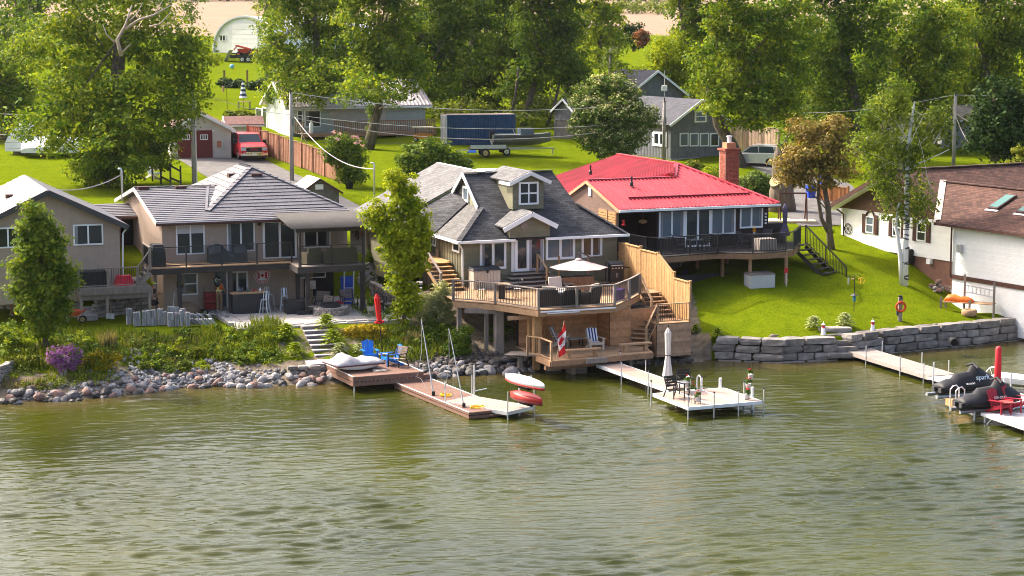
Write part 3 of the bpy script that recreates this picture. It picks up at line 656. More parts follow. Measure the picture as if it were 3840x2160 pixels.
b=MB();b.beam((-.4,-.55,6.62),(7.0,-.55,6.62),.12,.14);b.build('gutter',BROWNT,t);MB().beam((-.4,-.47,6.70),(7.0,-.47,6.70),.05,.04).build('drip_edge',TRIM,t)
for p,q in (((-.37,-.5,6.66),(-.37,6.5,7.9)),((-.37,6.5,7.9),(-.37,13.3,6.66))): MB().beam(p,q,.06,.2).build('rake_board',BEIGE,t)
for q,bb in (((160,300),6.2),((550,295),6.2),((1345,165),4.7)):
    p=H1.b(z2(*q),bb);MB().box(p.x-.3,p.x+.3,bb-.2,bb+.25,p.z-.14,p.z+.12).build('roof_vent',BROWNT,rf,loc=(0,0,0))
p=H1.b(z2(1085,158),6.6);MB().box(p.x-.2,p.x+.25,6.3,6.8,p.z-.2,p.z+.1).build('roof_vent',BROWNT,rf,loc=(0,0,0))
wpx(t,H1,z2(500,678),z2(808,985),blind=.42);wpx(t,H1,z2(1033,655),z2(1333,955));wpx(t,H1,z2(1840,622),z2(2128,915),glass=GLASS)
d=wpx(t,H1,z2(1412,640),z2(1772,1030),name='sliding_door',fr=.11)
wpx(t,H1,z2(545,1185),z2(735,1412),n=1,split='h',blind=.0)
wpx(t,H1,z2(1030,1172),z2(1265,1560),n=2,name='patio_door',fr=.09)
MB().box(2.75,3.3,-.03,0,2.1,4.0).build('door_sidelight',GLASSB,t)
wpx(t,H1,z2(1765,1185),z2(2075,1232),n=1,b=-.02,fr=.05)
for q in ((1380,668),(1812,650)):
    p=H1.b(z2(*q),-.1);l=MB();l.tube([(p.x,0,p.z+.2),(p.x,-.14,p.z+.2)],.03,6);l.lathe([(.03,-.1),(.09,-.08),(.1,.1),(.03,.2)],(p.x,-.14,p.z),8);l.build('wall_lantern',BLACK,t)
p=H1.b(z2(1937,1310),-.12);MB().cbox((p.x,-.1,p.z),(.32,.2,.45)).build('wall_vent',ALU,t)
# deck
DZ=4.55
dk=H1.thing('balcony_deck','dark-framed upper deck with glass railing along the taupe house','deck',2.0)
decking(dk,[(-1.05,-2.1),(6.45,-2.1),(6.45,-.02),(-1.05,-.02)],DZ,WOODP,2.0);decking(dk,[(6.3,-3.95),(9.85,-3.95),(9.85,-2.11),(6.3,-2.11)],DZ-.01,WOODG,2.0)
decking(dk,[(6.46,-2.1),(9.85,-2.1),(9.85,-.02),(6.46,-.02)],DZ-.01,WOODG,2.0)
f=MB();f.box(-1.12,6.4,-2.16,-2.105,DZ-.33,DZ-.04);f.build('fascia',WOODD,dk);MB().box(-1.12,-1.06,-2.1,0,DZ-.33,DZ-.04).build('fascia',WOODG,dk)
f=MB();f.box(6.24,9.92,-4.02,-3.96,DZ-.35,DZ-.05);f.box(9.86,9.92,-3.95,0,DZ-.35,DZ-.05);f.box(6.24,6.3,-3.95,-2.17,DZ-.35,DZ-.05);f.build('fascia',WOODD,dk)
for a,b_ in ((.5,-1.95),(3.15,-1.95),(6.75,-1.95),(6.8,-3.8),(9.75,-3.8)):
    MB().box(a-.1,a+.1,b_-.1,b_+.1,2.0,DZ-.05).build('deck_post',WOODD,dk)
MB().box(-.75,-.6,-1.6,-1.45,1.9,DZ-.05).build('deck_post',WOODG,dk)
railing(dk,[(-1.0,-2.05,DZ),(6.42,-2.05,DZ)],1.08,'glass',BLACK,BLACK,.07,2.0,1.87)
railing(dk,[(6.36,-3.9,DZ),(9.8,-3.9,DZ)],1.08,'glass',BLACK,BLACK,.07,2.0,1.75)
railing(dk,[(-1.0,-2.05,DZ),(-1.0,-.05,DZ)],1.12,'bars',WOODG,WOODG,.11,2.0,2.2,bal=.09)
MB().box(6.34,6.46,-3.98,-3.86,DZ,6.35).build('pergola_post',WOODD,dk);MB().box(9.74,9.86,-3.98,-3.86,2.0,6.35).build('pergola_post',WOODD,dk)
# rippled cover over the right half of the deck
cv=H1.thing('patio_cover','low rippled grey plastic roof over the right end of the deck','canopy',2.0)
MB().box(6.2,10.0,-4.0,-3.86,6.32,6.5).build('front_beam',WOODD,cv);MB().box(9.72,9.86,-3.85,.0,6.3,6.46).build('side_beam',WOODD,cv)
s=[];n=90
for i in range(n+1):
    a=5.9+4.6*i/n;dz=.035*math.sin(i*2*math.pi/n*30);s.append([(a,-4.35,6.56+dz),(a,-.2,6.98+dz),(a,-.2,6.96+dz),(a,-4.35,6.54+dz)])
b=MB()
for i in range(n): 
    k=len(b.v);b.add(s[i]+s[i+1],[(0,1,5,4),(1,2,6,5),(2,3,7,6),(3,0,4,7)])
b.build('rippled_sheet',mat('grey_plastic_sheet',(.06,.056,.055),.9,.2,3,spec=.1),cv,smooth=True)
for i in range(9): MB().box(6.3+i*.45,6.36+i*.45,-3.9,-.2,6.42,6.5).build('rafter',WOODD,cv)
# house zero, left
H0=H1
t=H1.thing('taupe_cottage','low taupe gabled building at the left edge behind the young maple','house',3.0)
fw=MB();prism(fw,[(-10.2,-1,2.9),(-2.35,-1,2.9),(-2.35,-1,6.72),(-5.95,-1,8.42),(-10.2,-1,6.4)],(0,.2,0));fw.box(-10,-2.36,-.8,9,2.9,6.7);fw=fw.build('wall',TAUPE,t)
battens(fw,(-10.2,-1,0),0,7.8,2.9,6.7,.305,TAUPE,top=lambda x:min(6.72+(x*.47 if x<4.2 else (7.85-x)*.47),8.4)-.03)
MB().box(-10.2,-2.33,-1.03,-.99,6.5,6.6).build('trim_band',TAUPE,t)
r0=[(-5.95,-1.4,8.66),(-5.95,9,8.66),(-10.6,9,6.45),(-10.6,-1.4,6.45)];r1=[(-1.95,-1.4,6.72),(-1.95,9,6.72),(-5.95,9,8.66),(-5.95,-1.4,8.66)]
rf=MB().slab(r0,.12).slab(r1,.12).build('roof',TILE,t);tiles(rf,r0,.37,1.32,mat('sunlit_tone_roof_panel',(.42,.39,.40),.4,.06,2,ob=.04,uv=(1.3,.37,.01,.05,.7)));tiles(rf,r1,.37,1.32,TILE)  # left slope: sun glare put into a paler tile colour
for p,q in (((-1.95,-1.43,6.62),(-5.95,-1.43,8.56)),((-5.95,-1.43,8.56),(-10.6,-1.43,6.33))): MB().beam(p,q,.05,.26).build('rake_board',GREYT,t)
for q in ((88,398),(258,448)): p=H1.a(z5(*q),-7.4);MB().box(-7.6,-7.2,p.y-.2,p.y+.25,7.9,8.14).build('roof_vent',BROWNT,rf,loc=(0,0,0))
wpx(t,H1,z5(703,780),z5(998,970),b=-1.02);wpx(t,H1,z5(-60,810),z5(212,1000),b=-1.02)
b=MB();b.tube([(-2.0,-1.3,6.62),(-2.2,-1.1,6.3),(-2.28,-1.06,3)],.05,6);b.build('downspout',WHITE,t)
# link between the two
t=H1.thing('entry_link','narrow recessed entry with its own small tiled roof between the two taupe buildings','porch',3.0)
q=[(-3.0,7.6,6.3),(0,7.6,6.3),(0,10.6,6.75),(-3.0,10.6,6.75)];rf=MB().slab(q,.1).build('roof',TILE,t);tiles(rf,q,.37,1.32,TILE)
MB().box(-2.3,-.02,9.2,9.4,3,6.5).build('wall',DARK,t);MB().beam((-3,7.52,6.22),(0,7.52,6.22),.12,.13).build('gutter',BROWNT,t)
win(t,(-1.6,9.18,4.4),0,.9,2.0,n=1,name='door',glass=GLASS,fm=WOODB)
# small side deck with balusters
sd=H1.thing('side_deck','small weathered side deck with black balusters between the taupe buildings','deck',3.0)
SZ=3.75
decking(sd,[(-4.7,-2.6),(-1.1,-2.6),(-1.1,1.2),(-2.3,1.2),(-2.3,-1.05),(-4.7,-1.05)],SZ,WOODG,3.0)
MB().box(-4.75,-1.05,-2.66,-2.61,SZ-.36,SZ-.04).build('fascia',WOODG,sd);MB().box(-4.6,-1.0,-2.5,-2.4,SZ-.62,SZ-.38).build('beam',WOODG,sd)
for a in (-4.6,-3.3,-1.15): MB().box(a-.07,a+.07,-2.56,-2.42,2.5,SZ-.3).build('deck_post',WOODG,sd)
railing(sd,[(-4.7,-2.55,SZ),(-1.75,-2.55,SZ)],1.0,'bars',WOODG,WOODG,.11,3.0,1.5)
railing(sd,[(-4.7,-2.55,SZ),(-4.7,-1.1,SZ)],1.0,'bars',WOODG,WOODG,.11,3.0,2)
stairs(sd,(-1.75,-1.9,SZ),(-1.05,-1.9,DZ),1.2,4,WOODG,3.0);railing(sd,[(-1.72,-2.5,SZ),(-1.1,-2.5,DZ)],1.0,'bars',WOODG,WOODG,.11,3.0,2)
# ---------------------------------------------------------------- house two: olive, charcoal shingles
z3=zoomer(1560,560,2.683);H2=Fr((-2.55,104),22)
t=H2.thing('olive_house','olive cottage with charcoal shingle roof, white dormer and French doors above the wooden deck','house',3.2)
RZ=lambda b:5.68+.72*(b+.4)
w=MB().box(0,8.9,0,8.2,3.0,5.6).build('wall',OLIVE,t)
boards(w,(0,0,0),0,8.9,3.75,5.58,.155,OLIVE);battens(w,(0,0,0),0,8.9,3.1,3.74,.2,OLIVE)
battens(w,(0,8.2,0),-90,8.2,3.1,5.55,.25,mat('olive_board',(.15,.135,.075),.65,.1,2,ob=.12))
rf=MB()
lo,hi,xr=7.14,8.9,9.3
front=[(-.4,-.4,5.68),(9.3,-.4,5.68),(7.2,1.7,7.19),(7.2,1.75,7.23),(6.75,4,8.85),(1.5,4,8.85),(1.5,1.75,7.23),(1.7,1.7,7.19)]
back=[(9.3,8.4,5.68),(-.4,8.4,5.68),(1.7,6.3,7.19),(1.5,6.25,7.23),(1.5,4,8.85),(6.75,4,8.85),(7.2,6.3,7.19)]
lefth=[(-.4,8.4,5.68),(-.4,-.4,5.68),(1.7,1.7,7.19),(1.7,6.3,7.19)];righth=[(9.3,-.4,5.68),(9.3,8.4,5.68),(7.2,6.3,7.19),(7.2,1.7,7.19)]
for q in (front,back): rf.slab(q,.1)
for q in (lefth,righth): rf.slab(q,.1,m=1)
rf=rf.build('roof',[SHING,mat('sunlit_side_shingle',(.115,.108,.105),.9,.2,1.2,ob=0,uv=(.32,.14,.006,.2,.5))],t)  # side slopes take a paler shingle with sunlight put into its colour
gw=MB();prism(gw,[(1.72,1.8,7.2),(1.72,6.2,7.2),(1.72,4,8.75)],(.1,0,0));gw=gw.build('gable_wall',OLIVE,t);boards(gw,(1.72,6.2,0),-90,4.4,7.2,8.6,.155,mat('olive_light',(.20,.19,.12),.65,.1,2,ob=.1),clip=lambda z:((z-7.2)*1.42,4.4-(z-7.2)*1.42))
for p,q in (((1.44,1.72,7.17),(1.44,4,8.84)),((1.44,4,8.84),(1.44,6.28,7.17))): MB().beam(p,q,.06,.2).build('rake_board',TRIM,t)
win(t,(1.70,4.5,7.3),-90,.85,.85,n=1,glass=GLASSB,split=None,fr=.12)
MB().beam((1.5,4,8.89),(6.75,4,8.89),.3,.04).build('ridge_cap',SHING,rf,loc=(0,0,0))
for p,q in (((-.4,-.4,5.72),(1.7,1.7,7.23)),((9.3,-.4,5.72),(7.2,1.7,7.23))): MB().beam(p,q,.3,.035).build('hip_cap',SHING,rf,loc=(0,0,0))
def gut(p,q): MB().beam(p,q,.13,.13).build('gutter',TRIM,t);
gut((-.5,-.48,5.62),(2.75,-.48,5.62));gut((4.5,-.48,5.62),(9.4,-.48,5.62));gut((-.48,-.4,5.62),(-.48,8.4,5.62))
b=MB();b.tube([(-.42,-.42,5.55),(-.1,-.1,5.2),(-.08,-.08,3.2)],.05,6);b.build('downspout',TRIM,t)
# rear wing
rw=[(-2.6,5.8,5.75),(3.3,5.8,8.72),(3.3,13,8.72),(-2.6,13,5.75)]
MB().slab([(-2.6,5.85,5.72),(-.35,3.4,5.78),(1.75,3.9,7.35)],.06).slab([(-2.6,5.85,5.72),(1.75,3.9,7.35),(3.3,5.85,8.7)],.06).build('valley_roof',SHING,t);MB().box(-2.2,-.02,6.0,8.28,3.0,5.75).build('rear_wall',OLIVE,t)
re=MB().slab([rw[1],rw[0],rw[3],rw[2]],.1).slab([(3.3,4.2,8.72),(3.3,13,8.72),(8.6,13,6.0),(8.6,4.2,6.0)][::-1],.1).build('rear_roof',SHINGL,t)
MB().box(-2.2,8.2,8.3,12.6,3.5,5.9).build('rear_wall',OLIVE,t);MB().beam((-2.66,5.8,5.7),(-2.66,13,5.7),.12,.14).build('gutter',TRIM,t)
MB().beam((3.3,4.6,8.78),(3.3,13,8.78),.26,.03).build('ridge_cap',ALU,re,loc=(0,0,0))
# dormer
d=MB().box(3.2,4.98,1.0,3.6,7.1,8.6);prism(d,[(3.2,1.0,8.6),(4.98,1.0,8.6),(4.09,1.0,9.0)],(0,2,0));d=d.build('dormer',OLIVE,t)
boards(d,(3.2,1.0,0),0,1.78,7.28,8.9,.155,OLIVE,clip=lambda z:(0,1.78) if z<8.6 else ((z-8.6)*2.2,1.78-(z-8.6)*2.2))
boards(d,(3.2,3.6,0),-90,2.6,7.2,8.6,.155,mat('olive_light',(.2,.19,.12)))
MB().slab([(2.95,.65,8.58),(4.09,.65,9.1),(4.09,4.6,9.1),(2.95,4.6,8.58)][::-1],.08).slab([(4.09,.65,9.1),(5.23,.65,8.58),(5.23,4.6,8.58),(4.09,4.6,9.1)][::-1],.08).build('dormer_roof',SHINGL,d,loc=(0,0,0))
for p,q in (((2.9,.62,8.5),(4.09,.62,9.04)),((4.09,.62,9.04),(5.28,.62,8.5))): MB().beam(p,q,.06,.2).build('fascia',TRIM,d,loc=(0,0,0))
MB().beam((2.9,.62,8.48),(2.9,2.2,8.48),.06,.16).build('fascia',TRIM,d,loc=(0,0,0))
wpx(t,H2,z3(1033,330),z3(1230,552),b=.98,n=1,split='x',fr=.1)
# porch gable over the French doors
pg=MB();prism(pg,[(2.45,-.45,5.75),(4.75,-.45,5.75),(4.75,-.45,6.35),(3.6,-.45,6.95),(2.45,-.45,6.35)],(0,1.6,0));pg=pg.build('porch_gable',OLIVE,t)
boards(pg,(2.45,-.46,0),0,2.3,5.76,6.9,.15,OLIVE,clip=lambda z:(0,2.3) if z<6.35 else ((z-6.35)*1.9,2.3-(z-6.35)*1.9))
MB().slab([(2.0,-.75,6.3),(3.6,-.75,7.08),(3.6,1.9,7.08),(2.0,1.9,6.3)][::-1],.08).slab([(3.6,-.75,7.08),(5.0,-.75,6.38),(5.0,1.9,6.38),(3.6,1.9,7.08)][::-1],.08).build('porch_roof',SHINGL,pg,loc=(0,0,0))
for p,q in (((1.97,-.78,6.2),(3.6,-.78,7.0)),((3.6,-.78,7.0),(5.05,-.78,6.28))): MB().beam(p,q,.06,.24).build('fascia',TRIM,pg,loc=(0,0,0))
p=H2.b(z3(1090,773),-.5);MB().tube([(p.x,-.47,p.z),(p.x,-.52,p.z)],.2,14).build('round_plaque',WOODG,pg,loc=(0,0,0))
wpx(t,H2,z3(640,930),z3(905,1200),fr=.13);wpx(t,H2,z3(1303,885),z3(1597,1100),fr=.13,glass=GLASSB);wpx(t,H2,z3(1663,875),z3(1870,1080),fr=.12)
MB().box(2.68,4.55,-.09,-.0,3.88,5.82).build('door_surround',TRIM,t)
fd=win(t,(2.86,-.1,3.9),0,.82,1.84,n=1,fr=.15,name='french_door');fd2=win(t,(3.68,-.1,3.9),0,.78,1.84,n=1,fr=.14,name='screen_door',fm=mat('grey_screen_frame',(.3,.29,.33),.6))
wpa(t,H2,z3(375,928),z3(445,1045),n=1,fr=.1);wpa(t,H2,z3(150,865),z3(205,978),n=2,fr=.09,glass=GLASSB)
# upper deck
dk=H2.thing('wooden_deck','weathered wooden upper deck with black balusters in front of the olive house','deck',.9)
UZ=3.2
poly=[(-2.2,-4.4),(-.65,-6.2),(.5,-9.0),(4.6,-9.0),(6.15,-7.4),(7.5,-5.75),(7.5,0),(-1.6,0)]
decking(dk,poly,UZ,WOODP,.9)
f=MB()
for p,q in zip(poly[:5],poly[1:6]): f.beam((p[0],p[1],UZ-.2),(q[0],q[1],UZ-.2),.05,.28)
f.build('fascia',WOODP,dk)
MB().beam((.6,-9.08,UZ-.1),(4.6,-9.08,UZ-.1),.1,.06).build('awning_roller',TRIM,dk);MB().beam((.9,-9.16,UZ-.18),(2.6,-9.16,UZ-.18),.07,.05).build('awning_roller',TRIM,dk)
railing(dk,[(p[0],p[1]+.03,UZ) for p in poly[:6]],1.06,'bars',WOODG,WOODG,.12,.9,2.05,bal=.105)
for a,b_,z,k in ((-.9,-5.6,.6,.17),(-.35,-5.9,1.0,.42),(-1.9,-4.4,1.2,.2),(.75,-8.1,.7,.3),(1.1,-7.6,.7,.25)): MB().box(a-k/2,a+k/2,b_-k/2,b_+k/2,z-.6,UZ-.3).build('support_post',WOODG if a<0 else WOODN,dk)
MB().beam((-1.9,-5.2,UZ-.42),(-.3,-6.1,UZ-.42),.12,.25).build('beam',WOODG,dk);MB().beam((-.4,-7.2,UZ-.62),(1.3,-7.9,UZ-.5),.14,.2).build('beam',WOODP,dk)
# steps from the French doors, and the flight along the left wall
st=H2.thing('deck_stairs','grey wooden steps with one handrail leading down from the French doors','stairs',UZ)
for i in range(4): MB().box(2.5-.28*i,4.7+.3*i,-.75-.38*i,-.3,3.84-.17*i-.04,3.84-.17*i).build('tread',WOODG,st);MB().box(2.6-.28*i,4.6+.3*i,-.7-.38*i,-.66-.38*i,UZ,3.79-.17*i).build('riser',WOODD,st)
for b_,z in ((-.6,3.84),(-1.9,UZ)): MB().box(3.92,4.02,b_-.05,b_+.05,z,z+1.0).build('newel',WOODP,st)
MB().beam((3.97,-.6,4.84),(3.97,-1.9,4.2),.09,.05).build('handrail',WOODP,st)
for i in range(1,8): MB().box(3.96,3.98,-.6-.165*i-.01,-.6-.165*i+.01,3.95-.08*i,4.8-.08*i).build('baluster',BLACK,st)
st=H2.thing('side_stairs','sunlit cedar steps descending beside the left wall of the olive house','stairs',UZ)
stairs(st,(-1.0,-1.2,UZ),(-1.0,1.6,4.4),1.3,7,WOODN,UZ,open_=False);decking(st,[(-1.7,1.6),(-.1,1.6),(-.1,4.4),(-1.7,4.4)],4.4,WOODN,UZ)
railing(st,[(-1.7,-1.2,UZ),(-1.7,1.6,4.4),(-1.7,4.4,4.4)],1.0,'bars',WOODG,WOODG,.12,UZ,2.2,bal=.16)
# cedar shelter under the deck
lw=H2.thing('cedar_shelter','open cedar-lined shelter beneath the upper deck, facing the water','shelter',.9)
wl=MB().box(.55,5.0,-6.2,-6.1,.95,UZ-.35);wl.box(4.9,5.02,-7.7,-6.1,.95,UZ-.35).box(5.02,6.0,-7.75,-7.65,.95,2.9);wl=wl.build('wall',DARK,lw)
CED=mat('warm_cedar_board',(.46,.235,.11),.75,.25,5,ob=.22);boards(wl,(.6,-6.21,0),0,4.3,.97,2.85,.15,CED,name='cedar_board',th=.03);boards(wl,(4.9,-6.2,0),-90,1.5,.97,2.85,.15,CED,name='cedar_board');boards(wl,(4.9,-7.76,0),0,1.15,.97,2.9,.15,CED,name='cedar_board',th=.03)
for a in (.62,.85,1.02,2.05): MB().box(a-.06,a+.06,-7.6 if a<2 else -6.3,-7.45 if a<2 else -6.22,.95,UZ-.35).build('post',WOODN,lw)
# lower deck
ld=H2.thing('lower_deck','pale wooden lower deck with two bench seats just above the water','deck',.4)
lp=[(.45,-10.7),(6.1,-10.25),(6.5,-8.7),(7.0,-8.3),(7.0,-6.1),(.5,-6.1),(.45,-8.9)]
decking(ld,lp,.95,WOODP,.4)
f=MB();f.beam((.45,-10.74,.8),(6.1,-10.29,.8),.05,.26);f.beam((.42,-10.7,.8),(.42,-8.9,.8),.05,.26);f.build('fascia',WOODB,ld)
MB().beam((.3,-10.3,.56),(3.0,-10.1,.56),.2,.2).build('beam',WOODB,ld)
decking(ld,[(-.9,-8.0),(.42,-8.95),(.42,-7.4),(-.2,-7.2)],.93,WOODG,.4)
for i in range(5): MB().box(2.0,2.9,-9.5,-8.9,-.25+i*.14,-.13+i*.14).build('crib_timber',WOODG,ld)
MB().box(2.05,2.25,-9.55,-9.4,-.2,.6).build('leg',WOODG,ld);MB().box(5.2,5.35,-9.5,-9.3,-.4,.7).build('leg',WOODG,ld);MB().box(-.2,0,-8.2,-8.0,-.2,.8).build('leg',WOODG,ld)
railing(ld,[(.5,-10.6,.95),(.5,-9.2,.95),(.1,-8.6,.95)],.95,'bars',WOODP,WOODP,.1,.4,2,bal=.1)
for a0,a1,b_ in ((1.3,3.3,-10.2),(4.6,6.3,-9.6)):
    bn=H2.thing('deck_bench',('left' if a0<2 else 'right')+' of the two plain plank benches along the lower deck edge','bench',.95,group=None)
    MB().box(a0,a1,b_-.16,b_+.16,1.28,1.36).build('seat',WOODP,bn)
    for a in (a0+.3,a1-.3): MB().box(a-.08,a+.08,b_-.12,b_+.12,.955,1.28).build('leg',WOODP,bn)
MB().box(2.3,3.4,-10.75,-10.35,.7,.94).build('step_box',WOODG,ld)
# landing box and stairs on the right
bx=H2.thing('deck_staircase','two flights of cedar stairs with a boarded landing beside the tall yellow fence','stairs',.4)
bw=MB().box(7.1,9.0,-8.6,-7.0,.35,2.02).build('landing_wall',DARK,bx);boards(bw,(7.1,-8.62,0),0,1.92,.38,2.03,.15,mat('tan_cedar_board',(.42,.25,.15),.75,.25,5,ob=.2),name='cedar_board',th=.03);boards(bw,(7.08,-7.0,0),-90,1.6,.38,2.03,.15,WOODB,name='cedar_board')
decking(bx,[(7.05,-8.65),(9.05,-8.65),(9.05,-7.0),(7.05,-7.0)],2.08,WOODP,.4)
stairs(bx,(8.25,-7.05,2.08),(8.25,-5.3,UZ),1.1,6,WOODP,.4,open_=False);decking(bx,[(7.6,-5.3),(8.85,-5.3),(8.85,-1),(7.6,-1)],UZ,WOODP,.4)
stairs(bx,(6.2,-8.3,.95),(7.15,-7.3,2.08),.95,6,WOODP,.4)
railing(bx,[(7.15,-8.58,2.08),(8.95,-8.58,2.08)],1.0,'bars',WOODP,WOODP,.11,.4,2.2,bal=.1)
railing(bx,[(6.45,-8.75,.95),(7.15,-8.55,2.08)],1.0,'bars',WOODP,WOODP,.11,.4,2.2,bal=.1)
railing(bx,[(7.6,-7.0,2.08),(7.6,-5.6,UZ)],1.0,'bars',WOODP,WOODP,.11,.4,2.2,bal=.1)
pw=MB().box(6.05,7.5,-7.4,-6.3,.95,2.7).build('planter_wall',DARK,bx);boards(pw,(6.05,-7.42,0),0,1.45,.95,2.72,.15,CED,name='cedar_board')
# yellow fence along the side
fn=H2.thing('board_fence','tall new yellow cedar fence stepping down beside the deck stairs','fence',2.0)
FP=[(-.2,5.15,2.8),(-1.0,5.22,2.9),(-2.8,5.25,2.9),(-4.9,5.15,2.8),(-6.75,4.35,2.1),(-8.55,4.1,2.0)]
for b_,zt,zb_ in FP: MB().cbox((8.98,b_,(zt+zb_)/2),(.11,.11,zt-zb_)).build('fence_post',WOODN,fn);MB().cbox((8.98,b_,zt+.03),(.15,.15,.05)).build('post_cap',WOODN,fn)
for i in range(len(FP)-1):
    b0,z0,y0=FP[i];b1,z1,y1=FP[i+1];n=max(2,round((b0-b1)/.15))
    slope=i==3
    for k in range(n):
        b_=b0-(b0-b1)*(k+.5)/n;zt=(z0-.08+(z1-z0)*(k+.5)/n) if slope else min(z0,z1)-.05+ (0 if slope else .0);zt=zt if slope else (z1-.05);zq=y0+(y1-y0)*(k+.5)/n-.1
        MB().box(8.94+.008*(k%2),8.965+.008*(k%2),b_-.073*(b0-b1)/n/.15,b_+.073*(b0-b1)/n/.15,zq,zt).build('fence_board',WOODN,fn)
    MB().beam((8.95,b0-.06,(z0 if slope else z1)-.02),(8.95,b1+.06,z1-.02),.13,.05).build('top_cap',WOODN,fn)
# ---------------------------------------------------------------- house three: red metal roof
z4=zoomer(2100,560,2.477);H3=Fr((8.03,110),22)
t=H3.thing('brown_house','dark brown bungalow with bright red standing seam roof and a dark wooden deck','house',2.4)
w=MB().box(0,7.05,0,8,4.4,6.75).build('wall',BRN,t);boards(w,(0,0,0),0,7.05,4.5,6.74,.2,BRN)
MB().box(-2.3,0,2.5,8,4.4,6.75).build('wall',BRN,t)
w=MB();prism(w,[(-2.3,.1,6.7),(-2.3,3.9,8.0),(-2.3,7.5,6.7)],(.1,0,0));w=w.box(-2.3,-2.2,2.6,8,4.4,6.7).build('gable_wall',BROWNS,t)
boards(w,(-2.32,7.6,0),-90,7.5,4.5,8.0,.2,BROWNS,clip=lambda z:(0,5.0) if z<6.7 else (max(0,(z-6.7)*2.75),7.5-(z-6.7)*2.75))
sh=MB().box(-2.36,-2.3,.2,2.6,5.0,6.65).build('shutter_frame',WOODB,t)
for i in range(11): MB().beam((-2.39,.25,5.08+i*.145),(-2.39,2.5,5.08+i*.145),.03,.1).build('louvre',WOODN,sh,loc=(0,0,0))
MB().box(-2.43,-2.34,1.3,1.4,5.0,6.65).build('mullion',WOODN,sh,loc=(0,0,0))
rf=MB()
fr_=[(-2.5,-.5,6.83),(7.45,-.5,6.83),(4.15,5.9,8.72),(3.0,3.95,8.1),(-2.5,3.95,8.1)];we=[(-2.5,14,7.1),(-2.5,7.2,6.95),(-2.5,3.97,8.1),(3.0,3.97,8.1),(4.15,5.9,8.72),(4.0,14,8.85)]
we=[(-2.45,7.0,6.98),(-2.45,7.01,6.98),(3.02,4.0,8.12),(4.15,5.9,8.72),(4.15,14,8.72),(-2.45,14,6.98)]
bk=[(-2.5,7.2,6.93),(-2.5,3.96,8.1),(3.0,3.96,8.1)]
ea=[(7.45,-.5,6.83),(7.45,13,6.83),(4.15,13,8.72),(4.15,5.9,8.72)]
for q in (fr_,bk[::-1],ea): rf.slab(q,.08)
W_=[(-2.45,6.9,6.82),(3.05,4.0,8.36),(4.15,5.9,8.72),(4.15,14,8.72),(-2.45,14,6.82)];rf.slab(W_[::-1] if False else W_,.08)
rf=rf.build('roof',REDMET,t)
ribs(rf,fr_,.235,REDMET);ribs(rf,W_,.235,REDMET);ribs(rf,ea,.235,REDMET)
for p,q in (((-2.5,3.95,8.16),(3.05,3.95,8.16)),((3.05,3.95,8.2),(4.15,5.9,8.8)),((4.15,5.9,8.8),(4.15,14,8.8)),((7.45,-.5,6.9),(4.15,5.9,8.8))): MB().beam(p,q,.28,.05).build('ridge_cap',REDMET,rf,loc=(0,0,0))
MB().beam((-1.3,.95,7.32),(6.3,.95,7.32),.1,.12).build('snow_guard',mat('dark_red_metal',(.22,.01,.02),.4),rf,loc=(0,0,0))
MB().beam((-2.55,-.58,6.76),(7.5,-.58,6.76),.1,.13).build('gutter',TRIM,t);MB().beam((-2.5,-.5,6.68),(7.45,-.5,6.68),.08,.1).build('fascia',BRN,t)
for p,q in (((-2.54,-.5,6.72),(-2.54,3.95,8.02)),((-2.54,3.95,8.02),(-2.54,7.0,6.85))): MB().beam(p,q,.06,.16).build('rake_board',WOODP,t)
MB().box(-2.4,-2.34,3.6,3.95,7.25,7.75).build('gable_vent',TRIM,t)
for q,bb in (((665,300),2.7),((283,195),8)):
    p=H3.b(z4(*q),bb);MB().lathe([(.11,-.25),(.1,-.05),(.06,.0),(.06,.3)],(p.x,bb,p.z),8).build('vent_pipe',BLACK,rf,loc=(0,0,0))
wpx(t,H3,z4(918,565),z4(1155,818),fr=.09,glass=GLASSB);wpx(t,H3,z4(1400,533),z4(1625,785),fr=.09,glass=GLASSB);wpx(t,H3,z4(1670,522),z4(1880,725),fr=.09,glass=GLASSB)
wpx(t,H3,z4(1160,548),z4(1395,898),fr=.11,name='sliding_door')
win(t,(-1.9,2.48,5.5),0,.7,1.1,n=1,fr=.07)
MB().box(-.3,8.2,2.8,7,2.3,4.4).build('basement_wall',mat('grey_block_wall',(.24,.22,.2),.9,.15,uv=(.4,.2,.01,.06,.7)),t)
wpx(t,H3,z4(1113,1045),z4(1327,1110),b=2.75,n=1,fr=.08)
# chimney, brick by brick
p=H3.b(z4(1505,330),3.6);q=H3.b(z4(1630,330),3.6)
ch=H3.thing('brick_chimney','tall red brick chimney rising at the right of the red roof','chimney',6)
cw,cx,cb=.92,H3.b(z4(1568,330),4.4).x,4.0
top=H3.b(z4(1568,10),4.0).z
MB().box(cx-cw/2+.02,cx+cw/2-.02,cb+.02,cb+.8,5.5,top-.02).build('flue_core',mat('mortar',(.35,.3,.27),.95),ch)
bk1=MB().box(-.1,.1,0,.1,0,.062).mesh('brick',BRICK);bk2=MB().box(0,.1,-.1,.1,0,.062).mesh('brick',BRICK)
n_=0
z=top-.075
while z>7.1:
    o=(n_%2)*.1
    for i in range(4): place('brick',bk1,ch,(cx-cw/2+.12+i*.22+o*.3,cb-.0,z-6))
    for i in range(3): place('brick',bk2,ch,(cx-cw/2,cb+.15+i*.22+o*.5,z-6))
    z-=.075;n_+=1
